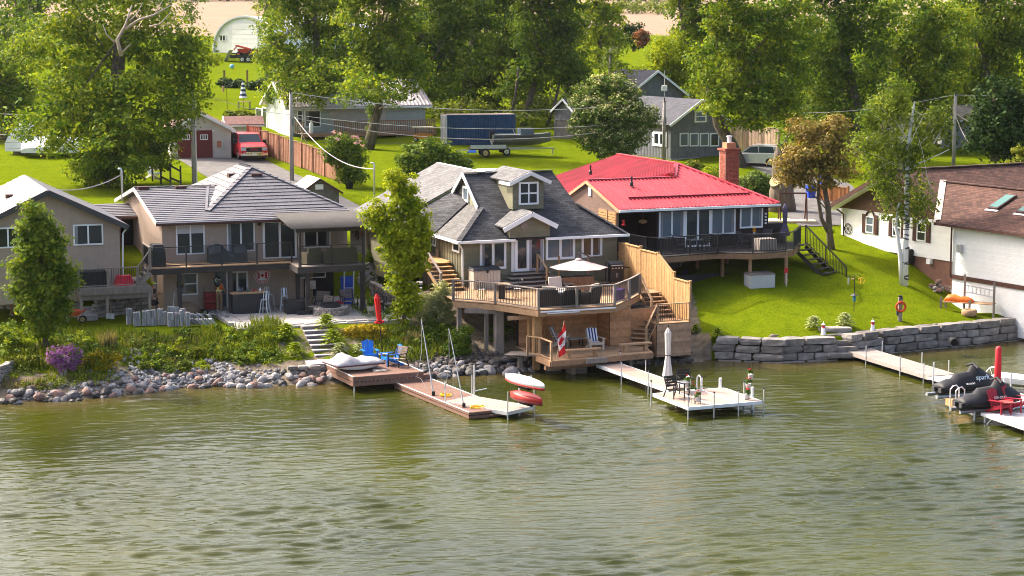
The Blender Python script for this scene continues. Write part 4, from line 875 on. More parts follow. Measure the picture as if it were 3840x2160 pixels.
MB().box(cx-cw/2-.07,cx+cw/2+.07,cb-.07,cb+.9,top-.02,top+.1).build('cap',BRICK,ch);MB().box(cx-.3,cx+.3,cb+.15,cb+.7,top+.1,top+.42).build('crown',mat('clay',(.5,.2,.1),.8),ch);MB().lathe([(.13,.42),(.13,.75),(.17,.76),(.17,.82)],(cx,cb+.42,top),10).build('flue_pipe',TRIM,ch)
# deck of house three
dk=H3.thing('raised_deck','dark brown raised deck with black railing around the brown house','deck',2.4)
Z3=4.5;poly=[(-2.4,2.4),(-1.9,-2.6),(-1.3,-3.2),(2.5,-2.55),(4.1,-3.6),(6.2,-3.5),(7.0,-3.0),(8.8,-.6),(8.8,2.6),(7.06,2.6),(7.06,-.02),(0,-.02),(0,2.4)]
for q in ([(-2.4,2.4),(-1.9,-2.6),(-1.3,-3.2),(0,-2.98),(0,2.4)],[(0,-2.98),(2.5,-2.55),(4.1,-3.6),(6.2,-3.5),(7.0,-3.0),(7.06,-2.9),(7.06,-.02),(0,-.02)],[(7.07,-2.9),(8.8,-.6),(8.8,2.6),(7.07,2.6)]): decking(dk,q,Z3,WOODD,2.4)
f=MB()
for p,q in zip(poly[:9],poly[1:9]): f.beam((p[0],p[1],Z3-.2),(q[0],q[1],Z3-.2),.05,.3)
f.build('fascia',WOODB,dk)
railing(dk,[(p[0],p[1],Z3) for p in poly[:8]],1.05,'bars',BLACK,BLACK,.06,2.4,1.9,bal=.1)
for a,b_ in ((4.1,-3.3),(6.3,-3.4),(2.8,.5),(4.7,.5),(8.6,1.6),(.5,.3),(3.4,-1.4)): MB().box(a-.08,a+.08,b_-.08,b_+.08,2.0,Z3-.06).build('deck_post',WOODB,dk)
MB().beam((.3,-1.2,2.9),(4.0,-1.2,2.9),.06,.5).build('skirt_board',WOODD,dk)
st=H3.thing('deck_stairs','dark open stairs with black railing at the right end of the brown deck','stairs',2.4)
stairs(st,(9.85,-3.3,2.35),(8.6,-.9,Z3),1.3,9,WOODD,2.4);d_=Vector((9.85-8.6,-3.3+.9,0)).normalized();s_=Vector((-d_.y,d_.x,0))*.62
railing(st,[tuple(Vector((8.6,-.9,Z3))+s_),tuple(Vector((9.85,-3.3,2.35))+s_)],1.05,'bars',BLACK,BLACK,.06,2.4,1.4,bal=.12)
lr=H3.thing('retaining_wall','dark timber retaining wall under the brown deck','wall',2.2)
for i in range(4): MB().box(-1.2,3.4,-.95+i*.01,-.75,2.15+i*.2,2.34+i*.2).build('timber',WOODD,lr);
for i in range(4): MB().box(6.5,8.8,-1.2,-1.05,2.0+i*.25,2.24+i*.25).build('timber',WOODD,lr)
# ---------------------------------------------------------------- house four: white siding, brown roof
zw=zoomer(3100,700,2.787);z8=zoomer(2840,540,2.576);H4=Fr((19.1,114.88),-60)
t=H4.thing('white_house','long white clapboard house with brown shingle roof and skylights at the right','house',2.0)
w=MB().box(0,9.4,0,10,4.2,6.35).build('wall',WSIDE,t);boards(w,(0,0,0),0,9.4,4.22,6.35,.178,WSIDE)
MB().box(.1,9.35,.08,10,1.2,4.2).build('foundation',mat('brown_parging',(.17,.085,.06),.9,.15),t)
g=MB();prism(g,[(-.05,0,6.35),(9.45,0,6.35),(4.7,0,8.65)],(0,.1,0));g=g.build('gable_wall',BROWNT,t);boards(g,(-.05,-.0,0),0,9.5,6.36,8.6,.2,mat('brown_gable_board',(.11,.055,.035),.7,.15),clip=lambda z:((z-6.35)*2.06,9.5-(z-6.35)*2.06))
lf=[(-.45,-.6,6.42),(4.7,-.6,8.86),(4.7,9.5,8.86),(-.45,9.5,6.42)];rt=[(4.7,-.6,8.86),(9.85,-.6,6.42),(14,9.5,5.2),(4.7,9.5,8.86)]
rt=[(4.7,-.6,8.86),(9.9,-.6,6.85),(16,-.6,4.55),(16,9.5,4.55),(4.7,9.5,8.86)]
rtn=[(4.7,-.6,8.86),(9.86,-.6,6.42),(9.86,9.5,6.42),(4.7,9.5,8.86)]
rf=MB().slab(lf,.14) .slab(rtn,.14)
fr4=[(9.6,-1.45,6.46),(18.5,-1.45,6.46),(18.5,2.2,8.2),(6.0,2.2,8.2)]
rf.slab(fr4,.12);rf.slab([(18.5,2.2,8.2),(18.5,6,6.4),(9.9,6,6.4),(6.0,2.2,8.2)],.12)
rf=rf.build('roof',SHINGB,t)
MB().beam((9.65,-1.4,6.56),(6.05,2.2,8.3),.35,.03).build('valley_flashing',mat('pale_flashing',(.5,.42,.36),.6,.2),rf,loc=(0,0,0))
MB().beam((6.0,2.2,8.26),(18.5,2.2,8.26),.3,.04).build('ridge_cap',SHINGB,rf,loc=(0,0,0));MB().beam((4.7,-.6,8.9),(4.7,9.5,8.9),.3,.04).build('ridge_cap',BROWNT,rf,loc=(0,0,0))
for p,q in (((-.5,-.64,6.36),(4.7,-.64,8.8)),((4.7,-.64,8.8),(9.9,-.64,6.36))): MB().beam(p,q,.06,.24).build('rake_board',BROWNT,t);P,Q=Vector(p)+Vector((0,.3,-.16)),Vector(q)+Vector((0,.3,-.16));MB().beam(P,Q,.6,.03).build('soffit',TRIM,t)
MB().beam((9.6,-1.55,6.38),(18.5,-1.55,6.38),.13,.14).build('gutter',BROWNT,t);MB().beam((-.5,-.5,6.34),(-.5,9.5,6.34),.1,.12).build('gutter',BROWNT,t)
w=MB().box(10.5,18,-1,6,1.0,6.4).build('front_wall',WSIDE,t);boards(w,(10.5,-1,0),0,7.5,3.75,6.36,.125,WSIDE);boards(w,(10.5,-1,0),0,7.5,1.3,3.5,.125,WSIDE)
boards(w,(10.5,0,0),-90,1.0,3.75,6.36,.125,WSIDE)
MB().box(10.4,18,-1.09,-1.02,3.5,3.72).build('trim_band',BROWNT,t);MB().tube([(10.3,-.95,6.3),(10.45,-1.1,6.0),(10.45,-1.1,3.6)],.055,6).build('downspout',BROWNT,t)
MB().tube([(.1,-.45,6.3),(.3,-.1,6.0),(.3,-.07,4.3)],.05,6).build('downspout',BROWNT,t);MB().box(9.75,10.0,-.2,.1,1.8,4.3).build('corner_post',TRIM,t)
for q0,q1 in (((420,305),(497,490)),((700,330),(782,525)),((953,372),(1042,575))):
    p,q=H4.b(zw(*q0),0),H4.b(zw(*q1),0);win(t,(p.x,-.02,q.z),0,q.x-p.x,p.z-q.z,n=1,split='h',fr=.06,glass=GLASSB if q0[0]<600 else GLASS)
    for x in (p.x-.34,q.x+.03):
        s=MB().box(x,x+.31,-.07,-.02,q.z-.04,p.z+.1).build('shutter',BROWNT,t)
        for k in range(8): MB().box(x+.04,x+.27,-.085,-.07,q.z+.05+k*(p.z-q.z)/8.5,q.z+.13+k*(p.z-q.z)/8.5).build('slat',BROWNT,s,loc=(0,0,0))
    MB().tube([((p.x+q.x)/2+ (q.x-p.x)/2*math.cos(R(k)),-.04,p.z+.02+.28*math.sin(R(k))) for k in range(0,181,20)],.06,5).build('window_arch',BROWNT,t)
SKY=glassmat('skylight_glass',(.06,.16,.13),.05)
def skyl(a,b_,la,lb,gl):
    z=lambda b:6.46+(b+1.45)*.4767
    o=MB().slab([(a,b_,z(b_)+.05),(a+la,b_,z(b_)+.05),(a+la,b_+lb,z(b_+lb)+.05),(a,b_+lb,z(b_+lb)+.05)],.09,off=.08).build('skylight',BROWNT,t)
    MB().slab([(a+.06,b_+.08,z(b_+.08)+.05),(a+la-.06,b_+.08,z(b_+.08)+.05),(a+la-.06,b_+lb-.08,z(b_+lb-.08)+.05),(a+.06,b_+lb-.08,z(b_+lb-.08)+.05)],.02,off=.1).build('pane',gl,o,loc=(0,0,0))
    MB().slab([(a-.1,b_-.15,z(b_-.15)+.02),(a+la+.1,b_-.15,z(b_-.15)+.02),(a+la+.1,b_,z(b_)+.02),(a-.1,b_,z(b_)+.02)],.01,off=.02).build('flashing',ALU,o,loc=(0,0,0))
p=None
for q in ((2225,625),(2500,665)):
    r_=ray(*z8(*q))
    for bb in np.arange(-1.4,2.2,.02):
        p=H4.b(z8(*q),float(bb))
        if p.z<=6.5+(bb+1.45)*.4767: break
    skyl(p.x,p.y,.75,1.35,SKY)
# flat pale skylights on the rear slope
for q in ((2150,380),(2385,385)):
    for aa in np.arange(9.8,4.8,-.05):
        p=H4.a(z8(*q),float(aa))
        if p.z>0 and p.z>=6.42+(9.86-aa)*.473: break
    a0=p.x;z_=lambda a:6.42+(9.86-a)*.473
    MB().slab([(a0-.55,p.y-.3,z_(a0-.55)+.05),(a0+.55,p.y-.3,z_(a0+.55)+.05),(a0+.55,p.y+.3,z_(a0+.55)+.05),(a0-.55,p.y+.3,z_(a0-.55)+.05)],.06,off=.06).build('skylight',CURT,t)
p=H4.b(zw(1400,645),-1.05);MB().cbox((p.x,-1.12,p.z),(.3,.2,.42)).build('wall_vent',ALU,t);p=H4.b(zw(1080,780),0);MB().cbox((p.x,-.05,p.z),(.3,.2,.28)).build('wall_vent',TRIM,t)
p=H4.b(zw(225,440),-.03);o=MB().tube([(p.x+.3*math.cos(R(k)),-.05,p.z+.3*math.sin(R(k))) for k in range(0,361,20)],.025,5)
for k in range(0,360,45): o.beam((p.x,-.05,p.z),(p.x+.3*math.cos(R(k)),-.05,p.z+.3*math.sin(R(k))),.02,.02)
tag(o.build('wagon_wheel',WOODD),'dark wagon wheel ornament hung on the white siding','ornament');bpy.data.objects['wagon_wheel'].matrix_world=Matrix.Translation((19.1,114.88,0))@Matrix.Rotation(R(-60),4,'Z')
# ================================================================ BACKGROUND BUILDINGS
k_=14./13.3
t=bpy.data.objects['white_house'];c_=Vector((0,0,CH));t.location=c_+(t.location-c_)*k_;t.scale=(k_,)*3
o=bpy.data.objects['wagon_wheel'];o.matrix_world=Matrix.Translation(c_+(Vector((19.1,114.88,0))-c_)*k_)@Matrix.Rotation(R(-60),4,'Z')@Matrix.Scale(k_,4)
def box_house(name,label,cat,o,deg,w,d,h,rise,wm,rm,ov=.35,ridge='b',zb=None,step=.2,vert=False,rm_w=None):
    """gabled building: walls, gables, two roof planes; ridge runs along b (gable to the viewer) or along a"""
    f=Fr((o.x,o.y),deg);zb=o.z if zb is None else zb;t=f.thing(name,label,cat,zb);z0=zb-.3;z1=zb+h
    wl=MB().box(0,w,0,d,z0,z1)
    if ridge=='b': prism(wl,[(0,0,z1),(w,0,z1),(w/2,0,z1+rise)],(0,.12,0));prism(wl,[(0,d-.12,z1),(w,d-.12,z1),(w/2,d-.12,z1+rise)],(0,.12,0))
    else: prism(wl,[(0,d,z1),(0,0,z1),(0,d/2,z1+rise)],(.12,0,0));prism(wl,[(w-.12,d,z1),(w-.12,0,z1),(w-.12,d/2,z1+rise)],(.12,0,0))
    wl=wl.build('wall',wm,t)
    if step:
        if vert:
            battens(wl,(0,0,0),0,w,zb,z1,step,wm,top=(lambda x:z1+rise*(1-abs(x-w/2)/(w/2))) if ridge=='b' else None);battens(wl,(0,d,0),-90,d,zb,z1,step,wm)
        else:
            boards(wl,(0,0,0),0,w,zb,z1+(rise if ridge=='b' else 0),step,wm,clip=(lambda z:(0,w) if z<z1 else ((z-z1)/rise*w/2,w-(z-z1)/rise*w/2)) if ridge=='b' else None)
            boards(wl,(0,d,0),-90,d,zb,z1+(rise if ridge=='a' else 0),step,wm,clip=(lambda z:(0,d) if z<z1 else ((z-z1)/rise*d/2,d-(z-z1)/rise*d/2)) if ridge=='a' else None)
    if ridge=='b':
        s=rise/(w/2);A=[(-ov,-ov,z1-s*ov),(w/2,-ov,z1+rise),(w/2,d+ov,z1+rise),(-ov,d+ov,z1-s*ov)];B=[(w+ov,-ov,z1-s*ov),(w+ov,d+ov,z1-s*ov),(w/2,d+ov,z1+rise),(w/2,-ov,z1+rise)]
        for P,Q in (((-ov,-ov-.03,z1-s*ov),(w/2,-ov-.03,z1+rise)),((w/2,-ov-.03,z1+rise),(w+ov,-ov-.03,z1-s*ov))): MB().beam(P,Q,.05,.2).build('rake_board',rm_w or TRIM,t)
    else:
        s=rise/(d/2);A=[(-ov,-ov,z1-s*ov),(w+ov,-ov,z1-s*ov),(w+ov,d/2,z1+rise),(-ov,d/2,z1+rise)];B=[(w+ov,d+ov,z1-s*ov),(-ov,d+ov,z1-s*ov),(-ov,d/2,z1+rise),(w+ov,d/2,z1+rise)]
        for P,Q in (((-ov-.03,-ov,z1-s*ov),(-ov-.03,d/2,z1+rise)),((-ov-.03,d/2,z1+rise),(-ov-.03,d+ov,z1-s*ov))): MB().beam(P,Q,.05,.2).build('rake_board',rm_w or TRIM,t)
        MB().beam((-ov,-ov-.05,z1-s*ov-.05),(w+ov,-ov-.05,z1-s*ov-.05),.1,.12).build('gutter',rm_w or TRIM,t)
    A=A if Vector(A[1]).__sub__(Vector(A[0])).cross(Vector(A[2])-Vector(A[1])).z>0 else A[::-1];B=B if (Vector(B[1])-Vector(B[0])).cross(Vector(B[2])-Vector(B[1])).z>0 else B[::-1]
    r_=MB().slab(A,.1,off=.08).slab(B,.1,off=.08).build('roof',rm,t)
    return t,f,r_,(A,B)
z1_=zoomer(0,0,2.576);zB=zoomer(900,0,2.576);zC=zoomer(1900,0,2.576);zD=zoomer(2840,0,2.576)
# garage with double red doors
g0=hit(640,598)
t,f,r_,_=box_house('garage','small cream clapboard garage with two dark red doors and white-framed panes','garage',g0,12,4.75,7,2.35,1.25,BEIGE,SHINGR)
for k,(x0,x1) in enumerate(((666,731),(733,798))):
    p,q=f.b((x0,489),-.04),f.b((x1,594),-.04);d=MB().box(p.x,q.x,-.07,-.01,g0.z,p.z).build('garage_door',mat('oxblood_paint',(.14,.022,.02),.6,.12),t)
    for i in range(1,5): MB().box(p.x+(q.x-p.x)*i/5-.012,p.x+(q.x-p.x)*i/5+.012,-.085,-.07,g0.z,p.z).build('board',MATS['oxblood_paint'],d)
    win(t,((p.x+q.x)/2-.3,-.08,p.z-.75),0,.6,.42,n=3,fr=.05,depth=.03)
MB().box(f.b((662,489),0).x,f.b((802,489),0).x,-.06,-.02,g0.z+2.15,g0.z+2.25).build('door_trim',TRIM,t)
p=f.b((822,540),-.1);m=MB().cbox((p.x,-.1,p.z),(.3,.18,.5));m.build('meter_box',mat('rusty_box',(.35,.12,.06),.7),t)
s0=hit(865,560)
box_house('shed','low grey shed behind the red pickup, beside the cream garage','shed',s0+Vector((-.6,3.5,0)),12,2.6,3,1.9,.5,mat('pale_grey_siding',(.46,.43,.41),.8),SHINGR,ridge='a',step=.25)
# sage cottage
c0=hit(1080,520);
t,f,r_,pl=box_house('sage_cottage','sage clapboard cottage with a shiny corrugated metal roof behind the maples','house',c0+Vector((0,1.5,.2)),22,12.5,7.5,2.6,1.9,SAGE,mat('bright_metal_roof',(.62,.55,.54),.4,.12,2,metal=.35),.5,'a')
ribs(r_,[Vector(p)+Vector((0,0,.1)) for p in pl[0]],.35,MATS['bright_metal_roof'])
p,q=f.b(zB(550,1065),0),f.b(zB(605,1225),0);zb=t['zb']
win(t,(p.x,-.02,q.z),0,q.x-p.x,p.z-q.z,n=1);p,q=f.b(zB(620,1065),0),f.b(zB(780,1228),0);win(t,(p.x,-.02,q.z),0,q.x-p.x,p.z-q.z,n=1,fr=.09)
p,q=f.a(zB(160,1040),0),f.a(zB(218,1145),0);win(t,(-.02,p.y,q.z),-90,p.y-q.y,p.z-q.z,n=1);p,q=f.a(zB(222,1040),0),f.a(zB(265,1255),0);win(t,(-.02,p.y,zb),-90,abs(p.y-q.y),2.1,n=1,name='door',fr=.12)
MB().box(3.6,8.8,-.03,0,zb+.9,zb+2.4).build('board_panel',mat('cream_board',(.44,.40,.34),.8,.1),t)
# its deck with wooden railing
dz=zb+.25;dk=f.thing('cottage_deck','weathered brown deck with vertical pickets along the sage cottage','deck',zb-1)
decking(dk,[(.3,-2.6),(12.6,-2.6),(12.6,-.02),(.3,-.02)],dz,WOODG,zb-1,w=.3);MB().box(.3,12.6,-2.66,-2.61,dz-.3,dz-.04).build('fascia',WOODB,dk)
for x in (.4,3,6,9,12.5): MB().box(x-.07,x+.07,-2.55,-2.4,zb-1.6,dz-.1).build('deck_post',WOODG,dk)
for x0,x1 in ((-.3,.6),(3.2,12.6)):
    MB().box(x0,x1,-2.66,-2.56,dz+.95,dz+1.03).build('top_rail',WOODB,dk);MB().box(x0,x1,-2.64,-2.58,dz+.1,dz+.16).build('bottom_rail',WOODB,dk)
    n=int((x1-x0)/.17);me=MB().box(-.05,.05,-2.68,-2.65,dz+.05,dz+.98).mesh('picket',WOODB)
    for i in range(n): place('picket',me,dk,(x0+.08+i*.17,0,-(zb-1)))
tk=thing('propane_tank','white propane cylinder standing on the cottage deck','propane tank',f.w(1.35,-2.0,dz));MB().lathe([(.14,0),(.19,.08),(.19,.75),(.13,.9),(.06,.95),(.1,.97),(.1,1.1)],(0,0,0),12).build('cylinder',TRIM,tk,True)
# grey board house
h0=hit(2515,600)
t,f,r_,_=box_house('grey_house','grey board-sided house with white trim and a row of tilted windows','house',h0,30,5.6,8,3.0,1.75,GREYS,mat('blue_black_shingle',(.065,.065,.08),.85,.2,1,ob=0,uv=(.32,.15,.006,.15,.5)),.4,'b',step=.22,vert=True)
for i in range(4):
    p,q=f.b(zC(1668+98*i,1285),-.0),f.b(zC(1752+98*i,1412),0);win(t,(p.x,-.03,q.z),0,q.x-p.x,p.z-q.z,n=1,fr=.1,glass=GLASSB if i<3 else GLASS)
p,q=f.b(zC(1815,1070),0),f.b(zC(1925,1180),0);win(t,(p.x,-.03,q.z),0,q.x-p.x,p.z-q.z,n=1,split='h',fr=.12,glass=GLASSB)
p,q=f.a(zC(1415,1265),0),f.a(zC(1550,1420),0);win(t,(-.03,p.y,q.z),-90,p.y-q.y,p.z-q.z,n=2,fr=.2)
MB().box(-.05,5.65,-.06,0,h0.z-.3,h0.z+.1).build('foundation',CONC,t)
box_house('grey_shed','dark grey outbuilding half hidden behind the flowering tree','shed',hit(2165,525)+Vector((0,1,0)),22,6,5,2.3,1.1,GREYS,MATS['blue_black_shingle'],.3,'a',step=.3,vert=True)
box_house('grey_cottage','grey cottage whose white-edged gable peak shows above the flowering tree','house',hit(2420,560)+Vector((-.9,11,0)),30,6,6,4.2,2.0,GREYS,MATS['blue_black_shingle'],.4,'b',step=0)
# quonset barn
def quonset(name,label,u,v,deg,w,h,L,door=True):
    o=hit(u,v);f=Fr((o.x,o.y),deg);t=f.thing(name,label,'barn',o.z);P=[];n=18
    for i in range(n+1): a=math.pi*i/n;P.append((w/2-w/2*math.cos(a)*1.0,h*math.sin(a)**.85))
    m=mat('white_corrugated_steel',(.72,.73,.74),.45,.06,2,ob=.03);s=MB()
    secs=[[(x,0,o.z+z) for x,z in P],[(x,L,o.z+z) for x,z in P]];k=len(P)
    s.add(secs[0]+secs[1],[(i,i+1,i+1+k,i+k) for i in range(k-1)]);s.build('roof',m,t)
    e=MB().add([(x,.05,o.z+z) for x,z in P],[tuple(range(k-1,-1,-1))]);e=e.build('end_wall',m,t)
    boards(e,(0,.03,0),0,w,o.z,o.z+h-.3,.3,m,clip=lambda z:(w/2-w/2*math.sqrt(max(0,1-((z-o.z)/h)**2.35))+.1,w/2+w/2*math.sqrt(max(0,1-((z-o.z)/h)**2.35))-.1))
    rim=MB()
    for i in range(k-1): rim.beam((P[i][0],-.08,o.z+P[i][1]),(P[i+1][0],-.08,o.z+P[i+1][1]),.3,.22)
    rim.build('rim',mat('pale_rim',(.55,.58,.62),.5),t)
    if door:
        MB().box(w*.30,w*.69,-.05,.04,o.z,o.z+h*.78).build('overhead_door',WHITE,t)
        for i in range(1,6): MB().box(w*.30,w*.69,-.06,-.05,o.z+h*.13*i-.02,o.z+h*.13*i).build('door_joint',mat('joint_grey',(.4,.41,.42)),t)
        win(t,(w*.1,-.02,o.z+1.6),0,1.2,.85,n=2)
    return t
quonset('quonset_barn','white arched steel barn with a big overhead door behind the trees',802,197,-38,12.6,5.0,16)
o=hit(1215,205);box_house('white_barn','white metal outbuilding glimpsed between the two big maples','barn',o,10,7,6,3,1.2,WHITE,WHITE,ridge='a',step=.3)
o=hit(3545,560);box_house('grey_cabin','pale grey cabin half hidden behind the pole at the right','shed',o+Vector((0,1.5,0)),5,5,4,2.6,1,mat('pale_block',(.30,.30,.31),.9),SHING,ridge='a',step=.3)
# blue shipping container
o=hit(1676,545);f=Fr((o.x,o.y),14);t=f.thing('shipping_container','faded blue shipping container with a whitish end wall under the trees','container',o.z);BLUEC=mat('faded_blue_steel',(.02,.06,.15),.6,.25,2);z0=o.z
MB().box(0.03,6.0,.03,2.4,z0,z0+2.5).build('body',BLUEC,t)
me=MB().add([(0,0,0),(.03,-.04,0),(.12,-.04,0),(.15,0,0),(0,0,2.3),(.03,-.04,2.3),(.12,-.04,2.3),(.15,0,2.3)],[(0,1,5,4),(1,2,6,5),(2,3,7,6)]).mesh('corrugation',BLUEC)
for i in range(27): place('corrugation',me,t,(.12+i*.215,.03,.1))
for z in (0,2.42): MB().box(0,6.05,-.03,.1,z0+z,z0+z+.12).build('rail',BLUEC,t)
PALEC=mat('weathered_white_steel',(.5,.54,.6),.6,.3,2,c2=(.3,.32,.36));MB().box(-.03,.03,0,2.4,z0,z0+2.5).build('end_door',PALEC,t)
for y in (.3,.9,1.5,2.1): MB().tube([(-.06,y,z0+.1),(-.06,y,z0+2.4)],.025,6).build('lock_rod',PALEC,t)
MB().box(-.02,6.05,.0,2.45,z0+2.5,z0+2.54).build('roof',mat('rusty_roof',(.2,.16,.13),.8),t)
# garden shed behind house one
zS=zoomer(920,440,4.833);o=G(*zS(1060,1420),4.6);o.y=122.5;o=GY(*zS(1040,1330),122.5)
f=Fr((o.x,o.y),20);t=f.thing('garden_shed','small dark shed with a pale roof and white vent behind the taupe house','shed',4.4);zr=o.z
w=MB();prism(w,[(0,0,4.4),(2.3,0,4.4),(2.3,0,zr-.1),(1.05,0,zr+.62),(0,0,zr-.1)],(0,2.6,0));w.build('wall',mat('olive_grey_board',(.13,.12,.1),.8),t)
MB().slab([(-.2,-.2,zr-.15),(1.05,-.2,zr+.7),(1.05,2.8,zr+.7),(-.2,2.8,zr-.15)],.06,off=.05).build('roof',mat('pale_shed_roof',(.5,.47,.44),.7),t);MB().slab([(1.05,-.2,zr+.7),(2.5,-.2,zr-.2),(2.5,2.8,zr-.2),(1.05,2.8,zr+.7)],.06,off=.05).build('roof',MATS['pale_shed_roof'],t)
for P,Q in (((-.2,-.22,zr-.17),(1.05,-.22,zr+.68)),((1.05,-.22,zr+.68),(2.5,-.22,zr-.22))): MB().beam(P,Q,.04,.12).build('rake_board',BROWNT,t)
MB().box(.8,1.3,-.05,0,zr+.05,zr+.36).build('gable_vent',TRIM,t)
# driveway and lane
def drape(name,L,Rr,n,m,mt,dz=.03):
    def samp(P,k): 
        t=k*(len(P)-1);i=min(int(t),len(P)-2);return (P[i][0]+(P[i+1][0]-P[i][0])*(t-i),P[i][1]+(P[i+1][1]-P[i][1])*(t-i))
    V=[];
    for i in range(n+1):
        a,b=samp(L,i/n),samp(Rr,i/n)
        A,B=hit(*a),hit(*b)
        for j in range(m+1): x=A.x+(B.x-A.x)*j/m;y=A.y+(B.y-A.y)*j/m;V.append((x,y,hz(x,y)+dz))
    Q=[(i*(m+1)+j,i*(m+1)+j+1,(i+1)*(m+1)+j+1,(i+1)*(m+1)+j) for i in range(n) for j in range(m)]
    me=npmesh(name,V,Q,mt,True);me.flip_normals() if me.polygons[0].normal.z<0 else None;return place(name,me,kind='structure')
ASPH=mat('worn_asphalt',(.105,.098,.093),.9,.2,1.2,ob=0,c2=(.155,.143,.135),bump=.3,bs=40)
drape('driveway',[(640,597),(672,600),(735,640),(800,680),(880,730),(960,790),(1060,830)],[(858,592),(985,596),(1075,640),(1170,680),(1275,735),(1370,785),(1500,850)],26,6,ASPH)
drape('lane',[(2780,612),(2850,640),(2905,690),(2850,735),(2930,800),(3000,850)],[(2990,600),(3020,640),(3190,690),(3230,740),(3200,800),(3180,845)],26,6,ASPH)
# ---------------------------------------------------------------- fences, poles, wires
def fence(name,label,pts,mt,bw=.14,sec=None,step=True,cap=True):
    """pts: (u, v of the foot, v of the top) photo stations; boards between posts, each its own part"""
    P=[];
    for u,vb,vt in pts: b=hit(u,vb);t_=GY(u,vt,b.y);P.append((b,t_.z-b.z))
    t=thing(name,label,'fence',P[0][0]);o=P[0][0]
    for i in range(len(P)-1):
        (a,ha),(b,hb)=P[i],P[i+1];L=Vector((b.x-a.x,b.y-a.y,0)).length;ang=math.atan2(b.y-a.y,b.x-a.x);n=max(1,round(L/bw));h=min(ha,hb) if step else ha
        MB().cbox((0,0,(ha+.12)/2),(.12,.12,ha+.12)).build('fence_post',mt,t,loc=a-o)
        me=MB().box(-bw*.48,bw*.48,-.012,.012,0,h).mesh('fence_board',mt)
        for k in range(n):
            q=a.lerp(b,(k+.5)/n);place('fence_board',me,t,(q.x-o.x-math.sin(ang)*.02*(k%2),q.y-o.y+math.cos(ang)*.02*(k%2),hz(q.x,q.y)-o.z+.05+rnd.uniform(-.02,.02)),(0,0,ang))
        if cap: MB().beam(Vector((a.x,a.y,max(a.z,b.z)+h+.06))-o,Vector((b.x,b.y,max(a.z,b.z)+h+.06))-o,.1,.04).build('rail',mt,t,loc=(0,0,0))
    b,h=P[-1];MB().cbox((0,0,(h+.15)/2),(.14,.14,h+.15)).build('fence_post',mt,t,loc=b-o);return t
FENB=mat('red_brown_fence',(.27,.125,.075),.85,.3,4,ob=.22)
fence('board_fence','red-brown board fence stepping down along the driveway from the cream garage',[(930,576,470),(980,583,481),(1007,590,497),(1048,603,512),(1093,618,527),(1133,632,541),(1175,648,556),(1219,664,570),(1262,682,587),(1306,697,597)],FENB,.15)
fence('board_fence','short orange-brown board fence beside the blue bins at the lane',[(3075,752,697),(3115,757,702),(3180,765,706)],mat('orange_fence',(.34,.14,.045),.8,.25,4,ob=.2),.16)
fence('board_fence','tan board fence in the shade behind the silver car',[(2742,560,462),(2800,566,470),(2860,572,478),(2920,580,486)],mat('tan_fence',(.36,.25,.18),.85,.2,3,ob=.2),.2)
fence('board_fence','dark grey board fence between the container and the grey outbuilding',[(2080,520,452),(2150,522,450),(2220,520,452)],WOODG,.18)
t0=hit(560,690);t=thing('split_fence','short run of dark posts with slanting rails on the lawn','fence',t0)
ps=[]
for u,vt,vb in ((534,625,655),(572,612,680),(604,612,690),(640,612,697),(678,622,697)):
    b=hit(u,vb);a=GY(u,vt,b.y);ps.append((b,a.z));MB().cbox(((b-t0).x,(b-t0).y,(a.z+b.z)/2-t0.z),(.11,.11,a.z-b.z)).build('fence_post',WOODD,t,loc=(0,0,0))
for i in range(1,4):
    for k in (.25,.8): MB().beam(Vector((ps[i][0].x,ps[i][0].y,ps[i][0].z+(ps[i][1]-ps[i][0].z)*k+.15))-t0,Vector((ps[i+1][0].x,ps[i+1][0].y,ps[i+1][0].z+(ps[i+1][1]-ps[i+1][0].z)*k-.1))-t0,.04,.13).build('rail',WOODD,t,loc=(0,0,0))
POLE=mat('weathered_pole',(.36,.32,.29),.9,.25,4,bump=.4,bs=15,sx=(1,1,.15))
def pole(u,vb,vt,label,rad=.14,extra=None):
    b=hit(u,vb);top=GY(u,vt,b.y);t=thing('utility_pole',label,'utility pole',b,group='wooden utility poles along the lane');h=top.z-b.z
    MB().tube([(0,0,-.3),(0,0,h*.5),(0,0,h)],[rad*1.15,rad,rad*.8],10).build('shaft',POLE,t,True)
    MB().tube([(0,-.1,h-.1),(0,-.1,h+.25)],.05,6).build('insulator',GREYT,t);MB().tube([(.14,-.05,h*.62),(.14,-.05,h*.62+.5)],.04,6).build('bracket',GREYT,t)
    return t,b,top
P1=pole(728,690,323,'weathered utility pole standing in front of the cream garage');MB().tube([(.2,-.1,0),(.2,-.1,(P1[2].z-P1[1].z)*.88)],.05,6).build('conduit',ALU,P1[0])
P2=pole(1095,678,347,'weathered utility pole at the driveway fence with slanting guy wires')
P3=pole(2489,606,378,'weathered utility pole rising behind the red roof, white box on top');h=P3[2].z-P3[1].z;MB().cbox((0,0,h+1.0),(.42,.3,.42)).build('antenna_box',TRIM,P3[0]);MB().tube([(0,0,h),(0,0,h+2.4)],.025,6).build('mast',ALU,P3[0])
P4=pole(3575,624,355,'weathered utility pole at the right behind the white house')
WIRE=mat('pale_wire',(.5,.47,.44),.6);WIRED=mat('dark_wire',(.05,.05,.05),.6);WTW=mat('twisted_cable',(.42,.36,.33),.6)
def wire(p,q,sag,r,mt,label):
    p,q=Vector(p),Vector(q);o=(p+q)/2;pts=[p.lerp(q,i/14)-Vector((0,0,sag*4*(i/14)*(1-i/14)))-o for i in range(15)]
    b=MB().tube(pts,r,5);x=b.build('overhead_wire',mt,None,loc=o);tag(x,label,'wire','overhead wires between the poles');return x
def pp(P,u,v): return GY(u,v,P[1].y)
FL=lambda v:GY(-40,v,P1[1].y+1)
